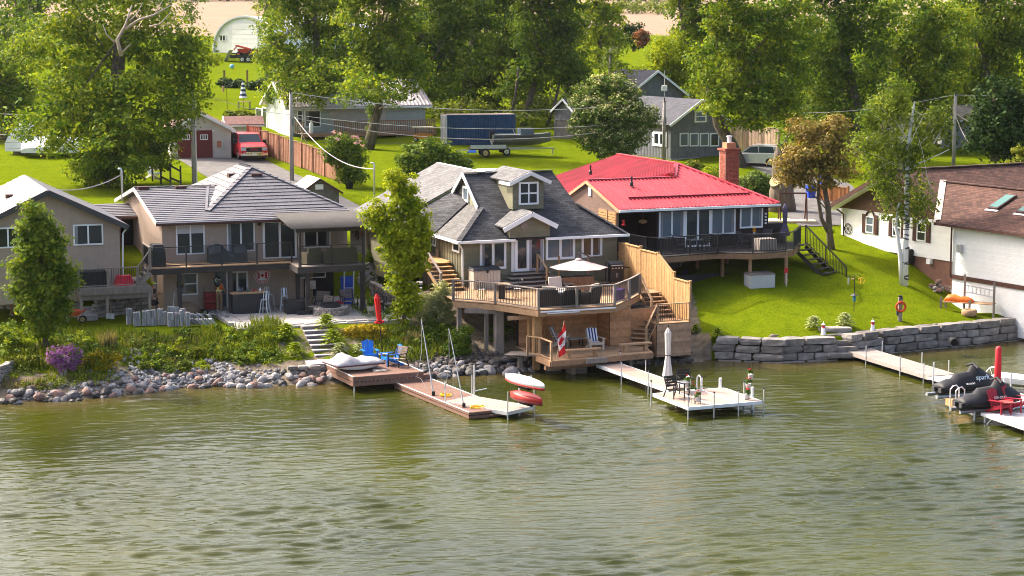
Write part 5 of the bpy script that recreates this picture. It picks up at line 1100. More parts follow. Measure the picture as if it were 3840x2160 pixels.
wire(pp(P1,726,392),FL(426),.3,.022,WIRE,'topmost of the overhead wires running left from the garage pole')
wire(pp(P1,726,478),FL(504),.25,.02,WIRE,'second overhead wire running left from the garage pole')
for i,(a,b) in enumerate(((502,515),(520,532),(541,553))): wire(pp(P1,727,a),FL(b),.2,.012,WIRED,('third','fourth','lowest')[i]+' thin wire running left from the garage pole')
wire(pp(P1,726,335),pp(P2,1097,430),.35,.016,WIRE,'wire from the top of the garage pole to the driveway pole')
wire(pp(P2,1098,348),pp(P3,2487,378),1.0,.022,WIRE,'highest long wire crossing in front of the maples to the pole by the red roof')
wire(pp(P2,1098,430),pp(P3,2487,447),.9,.02,WIRE,'second long wire crossing in front of the maples')
wire(pp(P2,1098,441),pp(P3,2485,455),1.5,.03,WTW,'thick twisted cable drooping between the driveway pole and the red-roof pole')
wire(pp(P2,1098,530),pp(P3,2485,490),.5,.012,WIRED,'thin dark wire crossing low in front of the container')
wire(pp(P3,2489,378),pp(P4,3575,356),1.2,.018,WIRE,'wire running right from the red-roof pole through the trees')
wire(pp(P4,3578,356),pp(P4,3900,349),.1,.02,WIRE,'short top wire leaving the right pole to the frame edge')
wire(pp(P4,3578,420),GY(3720,490,P4[1].y-6),.2,.022,WTW,'upper slanting cable at the right pole');wire(pp(P4,3578,420),GY(3650,560,P4[1].y-10),.3,.022,WTW,'steep slanting cable at the right pole')
wire(pp(P2,1102,435),GY(1404,633,122),1.0,.03,WTW,'twisted service cable drooping from the driveway pole to the olive house mast')
wire(pp(P2,1104,440),hit(1185,615),.0,.025,WIRE,'guy wire slanting down to the fence')
wire(GY(195,709,109),GY(455,655,113),.35,.03,WTW,'twisted service cable drooping between the two taupe roofs')
def mast(u,v0,v1,Y,label):
    a,b=GY(u,v1,Y),GY(u,v0,Y);t=thing('service_mast',label,'service mast',a);h=b.z-a.z;MB().tube([(0,0,-.5),(0,0,h),(-.05,0,h+.12),(-.2,0,h+.1)],.06,8).build('pipe',STEEL,t,True);return t
mast(458,640,720,113,'grey service pipe with bent head above the taupe roof');mast(1404,618,730,122,'grey service pipe behind the bright young maple')
# ================================================================ VEHICLES
CHROME=mat('chrome',(.6,.6,.62),.15,.05,metal=.9);LAMP=glassmat('headlight_glass',(.5,.52,.55),.1);TAIL=mat('tail_lamp',(.4,.01,.015),.2);CARGL=glassmat('car_glass',(.03,.045,.05),.03)
def wheel(t,x,y,r,w,rimm):
    s=-1 if y<0 else 1
    o=MB().tube([(0,-w/2,0),(0,-w/2*.8,0),(0,w/2*.8,0),(0,w/2,0)],[r*.9,r,r,r*.9],18).build('wheel',RUBBER,t,loc=(x,y,r));MB().tube([(0,s*(w/2-.02),0),(0,s*(w/2+.012),0)],r*.62,14).build('rim',rimm,o,loc=(0,0,0))
    for k in range(5): a=k*1.2566;MB().beam((0,s*(w/2+.02),0),(r*.55*math.cos(a),s*(w/2+.02),r*.55*math.sin(a)),.05,.02,up=(0,1,0)).build('spoke',CHROME,o,loc=(0,0,0))
def secs(prof,ys):
    """side profile (x,z) swept across the width with tumblehome: ys = [(y, inset)]"""
    return [[(x*(1-i*.02)+0,y,z-(i*.05)) for x,z in prof] for y,i in ys]
def pickup(label,loc,rot,paint,cap=False,plate=True,letters=False,old=False):
    t=thing('pickup_truck',label,'pickup truck',loc,rot);L=5.6
    lo=[(2.85,.45),(2.88,.75),(2.8,1.05),(1.35,1.18),(-2.75,1.18),(-2.8,.5),(-2.3,.45),(-2.15,.75),(-1.75,.92),(-1.3,.75),(-1.15,.42),(1.2,.42),(1.35,.75),(1.75,.92),(2.15,.75),(2.3,.45)]
    b=MB().loft(secs(lo,[(-.98,1),(-.94,0),(.94,0),(.98,1)]));b.build('body',paint,t)
    b=MB().loft([[(x,y,z) for x,z in ((2.75,1.03),(2.2,1.22),(1.3,1.27),(1.3,1.0),(2.7,.95))] for y in (-.88,-.6,.6,.88)]);b.build('hood',paint,t)
    cab=[(1.35,1.17),(.65,1.82),(.1,1.88),(-1.0,1.86),(-1.25,1.17)]
    b=MB().loft([[(x,-.93,z) if z<1.3 else (x,-.78,z) for x,z in cab],[(x,.93,z) if z<1.3 else (x,.78,z) for x,z in cab]]);b.build('cab',paint,t)
    MB().slab([(1.31,-.8,1.24),(1.31,.8,1.24),(.71,.7,1.79),(.71,-.7,1.79)],.01,off=.02).build('windshield',CARGL,t)
    for s in (-1,1):
        for x0,x1 in ((.05,.95),(-1.1,-.05)):
            q=[(x0,s*.925,1.22),(x1,s*.925,1.22),(min(x1,.55),s*.80,1.74),(x0+.04,s*.80,1.74)];MB().slab(q if s<0 else q[::-1],.01,off=.018).build('side_window',CARGL,t)
        MB().cbox((.95,s*1.1,1.28),(.12,.22,.26)).build('mirror',BLACK,t)
        MB().cbox((2.83,s*.76,.88),(.1,.34,.24)).build('headlight',LAMP,t)
    if cap:
        c=[(-1.0,1.18),(-1.0,1.84),(-2.6,1.8),(-2.78,1.18)];b=MB().loft([[(x,-.92,z) if z<1.3 else (x,-.8,z) for x,z in c],[(x,.92,z) if z<1.3 else (x,.8,z) for x,z in c]]);b.build('truck_cap',paint,t)
        MB().slab([(-2.4,-.93,1.3),(-1.15,-.93,1.3),(-1.2,-.84,1.7),(-2.35,-.84,1.7)],.01,off=.015).build('side_window',CARGL,t)
    else: MB().box(-2.7,-1.3,-.85,.85,1.14,1.19).build('bed_floor',DARK,t)
    gr=MB().box(2.84,2.9,-.55,.55,.66,1.0).build('grille',BLACK,t);f=MB()
    for z in (.64,1.01): f.box(2.86,2.93,-.6,.6,z-.03,z+.03)
    f.build('grille_surround',CHROME,t)
    MB().loft([[(2.78,y,z0),(2.98-abs(y)*.08,y,z0),(2.98-abs(y)*.08,y,z1),(2.78,y,z1)] for y,z0,z1 in ((-.97,.42,.6),(-.5,.4,.62),(.5,.4,.62),(.97,.42,.6))]).build('bumper',CHROME if letters else TRIM,t);MB().box(2.75,2.9,-.9,.9,.26,.42).build('air_dam',BLACK,t)
    if letters:
        for i in range(9): MB().box(2.96,2.985,-.86+i*.2,-.77+i*.2,.55,.60).build('reflective_tape',RED,t)
    if plate: MB().box(2.97,3.0,-.16,.16,.46,.56).build('licence_plate',TRIM,t)
    for x in (1.75,-1.75):
        for y in (-.84,.84): wheel(t,x,y,.39,.26,ALU)
    if old:
        for i in range(3): MB().cbox((.55,-.25+i*.25,1.86),(.1,.08,.05)).build('roof_light',ORANGE,t)
    if letters:
        c=bpy.data.curves.new('grille_lettering','FONT');c.body='GMC';c.size=.26;c.extrude=.01;c.align_x='CENTER';c.align_y='CENTER';c.materials.append(RED);o=bpy.data.objects.new('grille_lettering',c);COL.objects.link(o);o.parent=t;o.location=(2.915,0,.84);o.rotation_euler=(R(90),0,R(90))
    return t
p=hit(955,604)
pickup('bright red pickup truck with a red cap parked by the garage',p+Vector((-.9,2.6,0)),R(-73),mat('red_car_paint',(.5,.008,.014),.35,.06,coat=.15),cap=True,letters=True)
x=[o for o in bpy.data.objects if o.name=='pickup_truck'][0];x.scale=(1.1,)*3
p=GY(1832,640,137);pickup('old white pickup truck parked behind the olive house roof',Vector((p.x,137,hz(p.x,137))),R(-86),mat('white_car_paint',(.7,.7,.7),.3,.05,coat=.4),old=True)
def car(label,loc,rot,paint,cat='car'):
    t=thing('parked_car',label,cat,loc,rot)
    lo=[(2.2,.4),(2.22,.65),(2.0,.85),(1.1,.98),(-2.0,1.05),(-2.15,.85),(-2.15,.45),(-1.75,.35),(-1.65,.6),(-1.35,.72),(-1.05,.6),(-.95,.32),(.95,.32),(1.05,.6),(1.35,.72),(1.65,.6),(1.75,.36)]
    MB().loft(secs(lo,[(-.92,1),(-.88,0),(.88,0),(.92,1)])).build('body',paint,t)
    up=[(1.15,.97),(.3,1.56),(-.5,1.63),(-1.6,1.5),(-2.05,1.03)];MB().loft([[(x,-.86 if z<1.2 else -.66,z) for x,z in up],[(x,.86 if z<1.2 else .66,z) for x,z in up]]).build('cabin',paint,t)
    MB().slab([(1.08,-.72,1.04),(1.08,.72,1.04),(.36,.6,1.53),(.36,-.6,1.53)],.01,off=.02).build('windshield',CARGL,t);MB().slab([(-2.03,.7,1.1),(-2.03,-.7,1.1),(-1.66,-.58,1.46),(-1.66,.58,1.46)],.01,off=.03).build('rear_window',CARGL,t)
    for s in (-1,1):
        for x0,x1,y0,y1 in ((-.35,.85,-.3,.25),(-1.65,-.45,-1.5,-.4)):
            q=[(x0,s*.862,1.06),(x1,s*.862,1.06),(y1,s*.70,1.5),(y0,s*.70,1.5)];MB().slab(q if s<0 else q[::-1],.01,off=.02).build('side_window',CARGL,t)
        MB().cbox((-2.08,s*.72,.92),(.2,.34,.16)).build('tail_light',TAIL,t);MB().cbox((2.12,s*.68,.72),(.16,.36,.14)).build('headlight',LAMP,t);MB().tube([(-1.4,s*.6,1.6),(.2,s*.6,1.64)],.025,5).build('roof_rail',ALU,t)
        for x in (1.35,-1.35): wheel(t,x,s*.8,.34,.22,ALU)
    MB().box(-2.2,-2.1,-.85,.85,.4,.58).build('bumper',GREYT,t);return t
p=hit(2868,622);car('silver crossover parked by the big stump trunk, tail light toward the birch',p+Vector((-.6,.6,0)),R(158),mat('silver_car_paint',(.55,.56,.58),.25,.05,metal=.4,coat=.5))
p=GY(2150,668,135);car('dark green car glimpsed between the olive roof and the red roof',Vector((p.x,135,hz(p.x,135)-.1)),R(195),mat('dark_car_paint',(.02,.03,.025),.2,.1,coat=.6))
p=GY(3668,612,136);car('black car whose roof shows above the white house ridge',Vector((p.x,136,hz(p.x,136)+.35)),R(172),mat('black_car_paint',(.01,.01,.012),.2,.1,coat=.6))
# boat on its trailer, flatbed, tarps
def hull(L,W,Hh,n=10):
    S=[]
    for i in range(n+1):
        t_=i/n;x=-L/2+L*t_;w=W/2*(1-max(0,(t_-.45)/.55)**2.2)+.01;k=.25*max(0,(t_-.55)/.45)**2;S.append([(x,-w,Hh+k*.6),(x,-w*.85,Hh*.45+k),(x,-w*.35,.08+k*1.3),(x,0,k*1.5),(x,w*.35,.08+k*1.3),(x,w*.85,Hh*.45+k),(x,w,Hh+k*.6)])
    return S
p=hit(1955,580)
t=thing('boat_trailer','boat trailer under the grey aluminium boat','trailer',p,R(10));MB().beam((-2.6,0,.5),(2.8,0,.5),.1,.1).beam((-2.4,-.7,.52),(1.2,-.7,.52),.08,.08).beam((-2.4,.7,.52),(1.2,.7,.52),.08,.08).beam((-1.5,-.9,.45),(-1.5,.9,.45),.08,.08).build('frame',STEEL,t);MB().beam((2.6,0,0),(2.6,0,.55),.1,.1).build('jack_stand',STEEL,t)
for y in (-.95,.95): wheel(t,-1.4,y,.32,.18,ALU)
t=thing('aluminium_boat','grey aluminium fishing boat with windscreen posts sitting on the trailer','boat',p+Vector((0,0,.72)),R(10));MB().loft(hull(4.9,2.0,.95)).build('hull',mat('grey_boat_paint',(.12,.13,.135),.4,.1),t)
MB().loft([[(x,y*1.02,z+.02) for x,y,z in (s[0],s[6])]+[(x,y*1.02,z-.2) for x,y,z in (s[6],s[0])] for s in hull(4.7,1.9,.85)]).build('dark_band',mat('dark_band',(.05,.055,.06),.4),t)
for x in (-.6,0,.6): MB().tube([(x,-.7,.85),(x-.25,-.7,1.45)],.025,5).build('rod_holder',ALU,t)
MB().box(-.2,.9,-.75,.75,.9,1.45).build('windscreen',GLASSB,t);MB().cbox((-2.45,0,.9),(.4,.35,.7)).build('outboard_motor',BLACK,t)
p=hit(1820,588);t=thing('flatbed_trailer','rusty dark flatbed utility trailer beside the aluminium boat','trailer',p,R(8));MB().box(-1.3,1.6,-.8,.8,.6,.72).build('bed',WOODD,t);MB().beam((-1.3,-.82,.85),(1.6,-.82,.85),.06,.3).build('side_rail',STEEL,t);MB().beam((-2.4,0,.5),(-1.2,0,.6),.1,.1).build('tongue',STEEL,t)
for y in (-.9,.9): wheel(t,-.1,y,.36,.2,WOODP)
p=hit(1768,572);tag(MB().add([(-.4,-.3,0),(.5,-.25,0),(.4,.3,0),(-.3,.35,0),(-.1,-.05,.25),(.2,.1,.35)],[(0,1,4),(1,5,4),(1,2,5),(2,3,5),(3,4,5),(3,0,4)]).build('tarp',mat('blue_tarp',(.03,.12,.5),.5),None,loc=p),'crumpled blue tarp on the grass by the flatbed trailer','tarp')
p=hit(1588,530);t=thing('utility_vehicle','small orange utility vehicle with a cream canopy beside the container','vehicle',p,R(170));t.scale=(.66,)*3;MB().box(-1.2,1.2,-.7,.7,.35,.95).build('body',mat('amber_body',(.5,.2,.03),.5),t);MB().loft([[(x,y,z) for x,z in ((-1.3,1.75),(1.4,1.75),(1.2,1.9),(-1.1,1.92))] for y in (-.8,.8)]).build('canopy',mat('cream_canopy',(.62,.5,.36),.6),t)
for x in (-.9,.9):
    for y in (-.65,.65): MB().tube([(x,y,.9),(x,y,1.76)],.03,5).build('canopy_post',BLACK,t)
    for y in (-.7,.7): wheel(t,x,y,.28,.2,ALU)
# tractor on a trailer by the barn
p=hit(925,233);t=thing('car_trailer','black open trailer on the grass carrying the orange tractor','trailer',p,R(-8));MB().box(-2,2,-.9,.9,.55,.65).build('bed',BLACK,t);MB().beam((-2,-.92,.8),(2,-.92,.8),.05,.3).build('side_rail',BLACK,t);MB().slab([(-2.9,-.9,.0),(-2.1,-.9,1.6),(-2.1,.9,1.6),(-2.9,.9,0)],.06).build('ramp',STEEL,t)
for x in (-.3,.5):
    for y in (-1,1): wheel(t,x,y,.36,.2,TRIM)
TR=mat('orange_tractor',(.5,.06,.02),.5,.15);t=thing('tractor','old orange-red tractor with a loader on the black trailer','tractor',p+Vector((.2,0,.66)),R(170));MB().loft([[(x,y,z) for x,z in ((-.2,.5),(1.3,.5),(1.35,1.05),(-.2,1.15))] for y in (-.3,.3)]).build('hood',TR,t);MB().box(-1.2,-.2,-.35,.35,.5,.85).build('seat_deck',TR,t);MB().beam((-.8,-.5,.9),(1.6,-.5,1.5),.12,.15).beam((-.8,.5,.9),(1.6,.5,1.5),.12,.15).beam((1.6,-.5,1.5),(2.1,-.5,.9),.12,.12).build('loader_arm',TR,t)
for x,r_ in ((-.8,.55),(1.1,.35)):
    for y in (-.55,.55): wheel(t,x,y,r_,.28,TR)
# white wrapped boats, left
WRAP=mat('white_shrink_wrap',(.72,.74,.78),.4,.06,2)
for i,(u,v,L,H_,rot,lab) in enumerate(((100,575,4.5,2.6,75,'tall white shrink-wrapped boat beside the left maple'),(215,585,5.5,1.6,8,'long white wrapped boat under the hanging branches'))):
    p=hit(u,v);t=thing('wrapped_boat',lab,'boat',p,R(rot));S=[]
    for k in range(9):
        x=-L/2+L*k/8;w=1.15*(1-abs(k-3.4)/8);hh=H_*(.72+.28*math.sin(k/8*3.1))+.06*(k%2);S.append([(x,-w,.3),(x,-w*1.02,hh*.5),(x,-w*.45,hh*.86),(x,0,hh),(x,w*.45,hh*.86),(x,w*1.02,hh*.5),(x,w,.3)])
    MB().loft(S).build('cover',WRAP,t)
    for x in (-1.2,1.2): MB().box(x-.1,x+.1,-.5,.5,0,.45).build('stand',WOODG,t)
# stuff on the far lawn
p=hit(3022,830);a=hit(2922,828);t=thing('swing_frame','rusty brown swing frame at the lane behind the brown deck','swing frame',a);d=p-a;h=GY(2914,724,a.y).z-a.z
MB().beam((0,0,h),(d.x,d.y,h),.09,.09).build('crossbar',BROWNT,t)
for q in (Vector((0,0,0)),Vector((d.x,d.y,0))):
    for s in (-.5,.5): MB().beam((q.x,q.y+s,0),(q.x,q.y+s*.1,h),.08,.08).build('leg',BROWNT,t)
p=hit(2970,828);tag(MB().box(-1.6,1.4,-1.0,1.3,-.1,.06).build('sand_pit',mat('pale_sand',(.55,.43,.3),.95),None,loc=p),'pale sand patch under the swing frame','sandpit')
BIN=mat('blue_plastic',(.01,.06,.5),.4,.08)
for i,(u,v,lab) in enumerate(((3040,742,'blue bin at the lane edge, left of the orange-brown fence'),(3088,700,'blue bin behind the orange-brown fence'))):
    p=hit(u,v);t=thing('recycling_bin',lab,'bin',p,R(10));MB().loft([[(-.24,-.24,0),(.24,-.24,0),(.24,.24,0),(-.24,.24,0)],[(-.3,-.3,.75),(.3,-.3,.75),(.3,.3,.75),(-.3,.3,.75)]]).build('tub',BIN,t);MB().box(-.32,.32,-.32,.32,.75,.82).build('lid',BIN,t)
p=hit(870,258);tag(MB().ell((0,0,.3),(.3,.3,.3)).build('ball',mat('pale_blue_ball',(.2,.5,.7),.5),None,True,loc=p),'pale blue ball lying on the far lawn','ball')
for i,(u,v) in enumerate(((842,318),(928,316),(1210,330))):
    p=hit(u,v);tag(MB().box(-.1,.1,-.1,.1,0,1.6).build('fence_post',WOODB,None,loc=p),('left','middle','right')[i]+' weathered post standing in the rough hedge strip of the far lawn','post','posts in the hedge strip')
p=hit(852,412);t=thing('bird_feeder','thin pole with a hanging lantern feeder on the far lawn','bird feeder',p);MB().tube([(0,0,0),(0,0,2.4),(-.2,0,2.5),(-.35,0,2.35)],.03,5).build('pole',BLACK,t);MB().lathe([(.15,2.3),(.03,2.25),(.12,2.2),(.12,1.8),(.16,1.78)],(-.35,0,0),8).build('feeder',WOODP,t)
p=hit(913,405);t=thing('parasol','closed blue and white checked parasol by the far picnic table','parasol',p);MB().tube([(0,0,0),(0,0,2.6)],.03,6).build('pole',WOODB,t)
for i in range(8): MB().lathe([(.08+.04*(8-i),1.0+i*.22),(.06+.04*(7.2-i),1.2+i*.22)],(0,0,0),10).build('canopy_band',(TRIM,mat('navy_fabric',(.03,.05,.12),.8))[i%2],t)
p=hit(893,410);t=thing('picnic_table','small weathered garden table and chair near the checked parasol','table',p+Vector((0,.5,0)));MB().box(-.1,1.2,-.4,.4,.7,.76).build('table_top',WOODG,t)
for x in (0,1.1):
    for y in (-.3,.3): MB().box(x-.03,x+.03,y-.03,y+.03,0,.7).build('leg',WOODG,t)
# ================================================================ TREES
def text_mesh(name,body,size,mt,parent,loc,rot,ext=.008):
    c=bpy.data.curves.new(name,'FONT');c.body=body;c.size=size;c.extrude=ext;c.align_x='CENTER';c.align_y='CENTER'
    o=bpy.data.objects.new(name,c);COL.objects.link(o);bpy.context.view_layer.update();me=bpy.data.meshes.new_from_object(o);bpy.data.objects.remove(o);me.materials.clear();me.materials.append(mt)
    return place(name,me,parent,loc,rot)
o=bpy.data.objects.get('grille_lettering')
if o: t=o.parent;bpy.data.objects.remove(o);text_mesh('grille_lettering','GMC',.27,RED,t,(2.915,0,.84),(R(90),0,R(90)))
RS=np.random.RandomState(11)
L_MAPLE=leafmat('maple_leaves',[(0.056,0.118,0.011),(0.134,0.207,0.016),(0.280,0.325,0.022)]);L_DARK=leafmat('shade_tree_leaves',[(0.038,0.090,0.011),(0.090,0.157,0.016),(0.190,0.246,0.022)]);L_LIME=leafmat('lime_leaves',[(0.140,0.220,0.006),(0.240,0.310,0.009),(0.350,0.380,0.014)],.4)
L_FAR=leafmat('far_leaves',[(0.072,0.117,0.018),(0.126,0.171,0.027),(0.198,0.225,0.045)]);L_BIRCH=leafmat('birch_leaves',[(0.080,0.140,0.014),(0.150,0.210,0.025),(0.250,0.300,0.045)]);L_BRONZE=leafmat('bronze_leaves',[(.17,.13,.03),(.28,.21,.06),(.38,.30,.11)],.3,.9)
L_LINDEN=leafmat('flowering_tree_leaves',[(0.060,0.120,0.018),(0.110,0.170,0.030),(0.190,0.240,0.060)],.3);L_CREAM=leafmat('cream_blossom',[(.42,.40,.16),(.55,.52,.26),(.6,.58,.35)],.3);L_SHRUB=leafmat('shrub_leaves',[(0.050,0.100,0.012),(0.100,0.165,0.015),(0.200,0.250,0.020)],.3,1.5)
L_CONIF=leafmat('conifer_needles',[(.016,.04,.008),(.03,.065,.012),(.055,.095,.016)],.2);L_GOLD=leafmat('golden_leaves',[(.24,.20,.01),(.42,.32,.012),(.55,.42,.02)],.3,2);L_YEW=leafmat('yellow_green_needles',[(.06,.10,.006),(.14,.17,.008),(.26,.25,.012)],.25,1.2)
L_LILAC=leafmat('lilac_bloom',[(.22,.07,.26),(.34,.13,.38),(.46,.22,.48)],.3,3);L_PALE=leafmat('variegated_leaves',[(.26,.30,.10),(.40,.42,.18),(.52,.52,.26)],.3,1.5);L_GRASS=leafmat('bank_grass',[(0.070,0.110,0.010),(0.130,0.170,0.012),(0.220,0.240,0.020)],.3,1.0);L_STRAW=leafmat('dry_grass',[(.16,.14,.06),(.26,.22,.10)],.3,2)
L_RUST=leafmat('rusty_dead_leaves',[(.16,.06,.03),(.26,.11,.05)],.3)
def leaves(C,Rc,n,size,flat=.65,asp=.62,up=.5,droop=0,out=.8):
    """leaf quads scattered round clump centres C (k,3) with radii Rc (k,)"""
    k=len(C);idx=np.repeat(np.arange(k),n) if np.isscalar(n) else np.repeat(np.arange(k),n);N=len(idx)
    d=RS.normal(size=(N,3));d/=np.linalg.norm(d,axis=1)[:,None];r=RS.random_sample(N)**.5
    p=d*(r*Rc[idx])[:,None]*np.array([1,1,flat])
    nr=d*out+RS.normal(size=(N,3))*.42+np.array([0,0,up]);nr/=np.linalg.norm(nr,axis=1)[:,None]
    a=RS.normal(size=(N,3));a[:,2]-=droop;a-=nr*(a*nr).sum(1)[:,None];a/=np.linalg.norm(a,axis=1)[:,None]+1e-9;b=np.cross(nr,a)
    s=size*(.65+.7*RS.random_sample(N))[:,None];P=C[idx]+p
    V=np.stack([P-a*s*.5,P+b*s*asp*.5+nr*s*.06,P+a*s*.5,P-b*s*asp*.5+nr*s*.06],1).reshape(-1,3)
    return V
def quads(V): return np.arange(len(V)).reshape(-1,4)
def blobclumps(Y,blobs,rc,dens,shell=.55,dk=.85):
    C=[];Rr=[]
    for bl in blobs:
        u,v,ru,rv=bl[:4];dy=bl[4] if len(bl)>4 else 0;y=Y+dy;c=np.array(GY(u,v,y)[:]);s=F/y;rx,rz=ru/s,rv/s;ry=dk*(rx+rz)/2
        area=4*math.pi*((rx*ry)**1.6/3+(rx*rz)**1.6/3+(ry*rz)**1.6/3)**(1/1.6);n=max(4,int(area*dens/(rc*rc)))
        d=RS.normal(size=(n,3));d/=np.linalg.norm(d,axis=1)[:,None];f=(shell+(1-shell)*RS.random_sample(n)**.7)*(1+.13*np.sin(d[:,0]*5+u)*np.cos(d[:,2]*6+v))
        C.append(c+d*f[:,None]*np.array([rx,ry,rz])*.96);Rr.append(rc*(.6+.8*RS.random_sample(n)))
    return np.concatenate(C),np.concatenate(Rr)
def tree(name,label,trunk,blobs,lm,size=.2,rc=.8,dens=.62,n=46,Y=None,bark=None,limbs=9,flat=.6,droop=0,group=None,cat='tree',shell=.5,base=None,limb_r=.35,extra=None,up=.5,dk=.85):
    """trunk: [(u,v,radius)...] in photo stations from the foot up, all at the depth of the foot; blobs: crown masses"""
    if base is None: base=hit(trunk[0][0],trunk[0][1]) if Y is None else GY(trunk[0][0],trunk[0][1],Y)
    Y=base.y;t=thing(name,label,cat,base,0,group);o=np.array(base[:])
    P=[GY(u,v,Y)-base for u,v,r in trunk];P[0]=P[0]-Vector((0,0,.3))
    if rc>=.85 and min(q[1] for q in blobs)<=60: blobs=blobs+[(sum(q[0] for q in blobs)/len(blobs),-190,150,130),(blobs[0][0],-90,140,90)];rc*=1.12;n=int(n*1.2);dens*=.86;flat=.5
    C,Rr=blobclumps(Y,blobs,rc,dens,shell,dk)
    b=MB();b.tube(P,[r for u,v,r in trunk],9);r0=trunk[-1][2]
    sel=RS.choice(len(C),min(limbs,len(C)),replace=False)
    for i in sel:
        q=Vector(C[i])-base;k=rnd.uniform(.45,1)*(len(P)-1);j=min(int(k),len(P)-2);s=P[j].lerp(P[j+1],k-j);m=s.lerp(q,.5)+Vector((rnd.uniform(-.4,.4),rnd.uniform(-.4,.4),rnd.uniform(.1,.7)))
        rr=min(r0,trunk[0][2])*limb_r*rnd.uniform(.7,1.2)
        b.tube([s,m,q],[rr,rr*.65,rr*.2],5)
        for _ in range(2): e=q+Vector((rnd.uniform(-1,1),rnd.uniform(-1,1),rnd.uniform(-.3,.9)))*rc*1.6;b.tube([m.lerp(q,rnd.uniform(.2,.8)),e],[rr*.35,rr*.08],4)
    b.build('trunk',bark or BARK,t,True)
    V=leaves(C-o,Rr*1.1,n,size*1.18,flat,droop=droop,up=up)
    V=np.concatenate([V,leaves((C-o)+(C.mean(0)-C)*.18,Rr*1.15,max(4,n//5),size*1.9,flat,droop=droop)])
    place('crown',npmesh('crown',V,quads(V),lm),t)
    if extra:
        em,frac,es,en=extra;k=RS.choice(len(C),int(len(C)*frac),replace=False);V=leaves(C[k]-o+np.array([0,-.25,.25]),Rr[k]*.8,en,es,flat,up=.9);place('blossom' if em is not L_RUST else 'dead_leaves',npmesh('blossom',V,quads(V),em),t)
    return t
# left group
tree('maple_tree','huge light green maple with bare dead limbs on the left lawn',[(425,690,.75),(432,520,.6),(440,300,.5),(450,150,.4),(505,60,.25)],[(230,190,150,150),(420,40,230,130),(640,200,165,150),(300,400,200,150,-2),(560,400,210,160,-3),(430,560,160,130,-5),(230,480,120,110,-2),(60,480,90,60,-4),(150,530,80,50,-5),(690,340,110,120),(420,240,220,170,3),(760,180,70,60)],L_MAPLE,.22,.85,.5,44)
b=MB();t=bpy.data.objects['maple_tree'];o=t.location;g=lambda u,v,dy:GY(u,v,o.y-6+dy)-o
for pts,r in (([(455,210,0),(440,150,0),(470,95,0),(495,20,0)],.16),([(470,110,0),(520,75,0),(580,55,-.5),(640,20,-.5)],.12),([(485,80,0),(515,50,0),(535,10,.3)],.06),([(560,100,0),(600,90,-.3),(640,45,0)],.07),([(580,55,0),(600,20,0),(610,0,0)],.05),([(455,200,0),(490,165,-.3)],.09),([(430,160,0),(400,130,0),(385,90,0)],.07)): b.tube([g(*p) for p in pts],[r*(1-.75*i/(len(pts)-1)) for i in range(len(pts))],6)
b.build('dead_limb',mat('bare_pale_wood',(.36,.29,.24),.9,.2),t,True)
tree('dark_tree','dark trunked tree behind the huge maple at the top left corner',[(90,215,.9),(85,110,.7),(70,0,.55),(50,-80,.4)],[(40,20,150,130),(140,-60,150,120),(60,140,110,80,2),(320,-60,200,90,4),(640,10,130,90,6)],L_DARK,.3,1.2,.5,40)
tree('maple_tree','leafy light green tree at the left edge beside the white wrapped boats',[(25,520,.65),(30,470,.6),(40,330,.4)],[(45,290,110,130),(40,410,120,110,-1),(-60,330,130,160),(110,180,70,60,1)],L_MAPLE,.22,.85,.55,44)
tree('dark_bush','dense drooping dark green growth at the foot of the huge maple',[(400,700,.3),(400,640,.2)],[(330,640,95,75),(430,600,130,110),(520,560,100,90,1),(400,510,120,80),(620,560,60,80,1)],L_MAPLE,.2,.7,.55,44,droop=.6,cat='bush')
# middle group
tree('maple_tree','tall sunlit maple standing left of the sage cottage deck, trunk leaning left',[(1275,500,.62),(1245,440,.5),(1215,370,.42),(1190,200,.35),(1180,60,.25)],[(1080,130,120,150),(1180,30,140,120),(1130,300,140,120,-2),(1220,200,100,140),(1060,250,70,80),(1270,330,70,60,-1),(1150,400,60,40,-2),(1020,330,60,60),(1290,230,60,80),(1015,205,60,60,-5),(1090,345,95,50,-7),(1200,350,80,50,-7),(1240,290,110,60,-6)],L_MAPLE,.22,.85,.56,46)
tree('maple_tree','forked maple with ivy-clad trunk growing in front of the cottage deck',[(1375,560,.55),(1400,480,.42),(1420,400,.36),(1410,250,.28),(1420,120,.2)],[(1380,60,130,120),(1450,190,120,110),(1370,240,90,80),(1480,320,120,70,-1),(1500,80,100,110),(1400,-40,140,70),(1320,310,70,60,-1),(1330,345,95,50,-7),(1440,370,70,40,-6),(1560,250,70,70)],L_MAPLE,.22,.85,.56,46)
b=[o for o in bpy.data.objects if 'ivy-clad' in str(o.get('label'))][0];C=np.array([list(GY(1395+6*math.sin(i),540-i*12,b.location.y)-b.location) for i in range(13)]);V=leaves(C,np.full(13,.5),60,.18);place('ivy',npmesh('ivy',V,quads(V),L_DARK),b)
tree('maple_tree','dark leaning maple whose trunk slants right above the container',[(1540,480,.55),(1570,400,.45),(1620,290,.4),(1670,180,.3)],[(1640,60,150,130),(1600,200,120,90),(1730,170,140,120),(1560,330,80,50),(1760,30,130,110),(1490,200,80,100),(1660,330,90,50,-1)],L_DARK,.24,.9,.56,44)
tree('dark_tree','dark spreading maple behind the blue container, two stems',[(1740,440,.5),(1745,350,.42),(1760,200,.35),(1790,80,.25)],[(1830,90,160,150),(1760,260,130,80,1),(1880,260,110,90,-1),(1850,-40,180,80),(1960,160,120,130,-1),(1820,350,120,50),(1700,330,90,60)],L_DARK,.24,.95,.56,44)
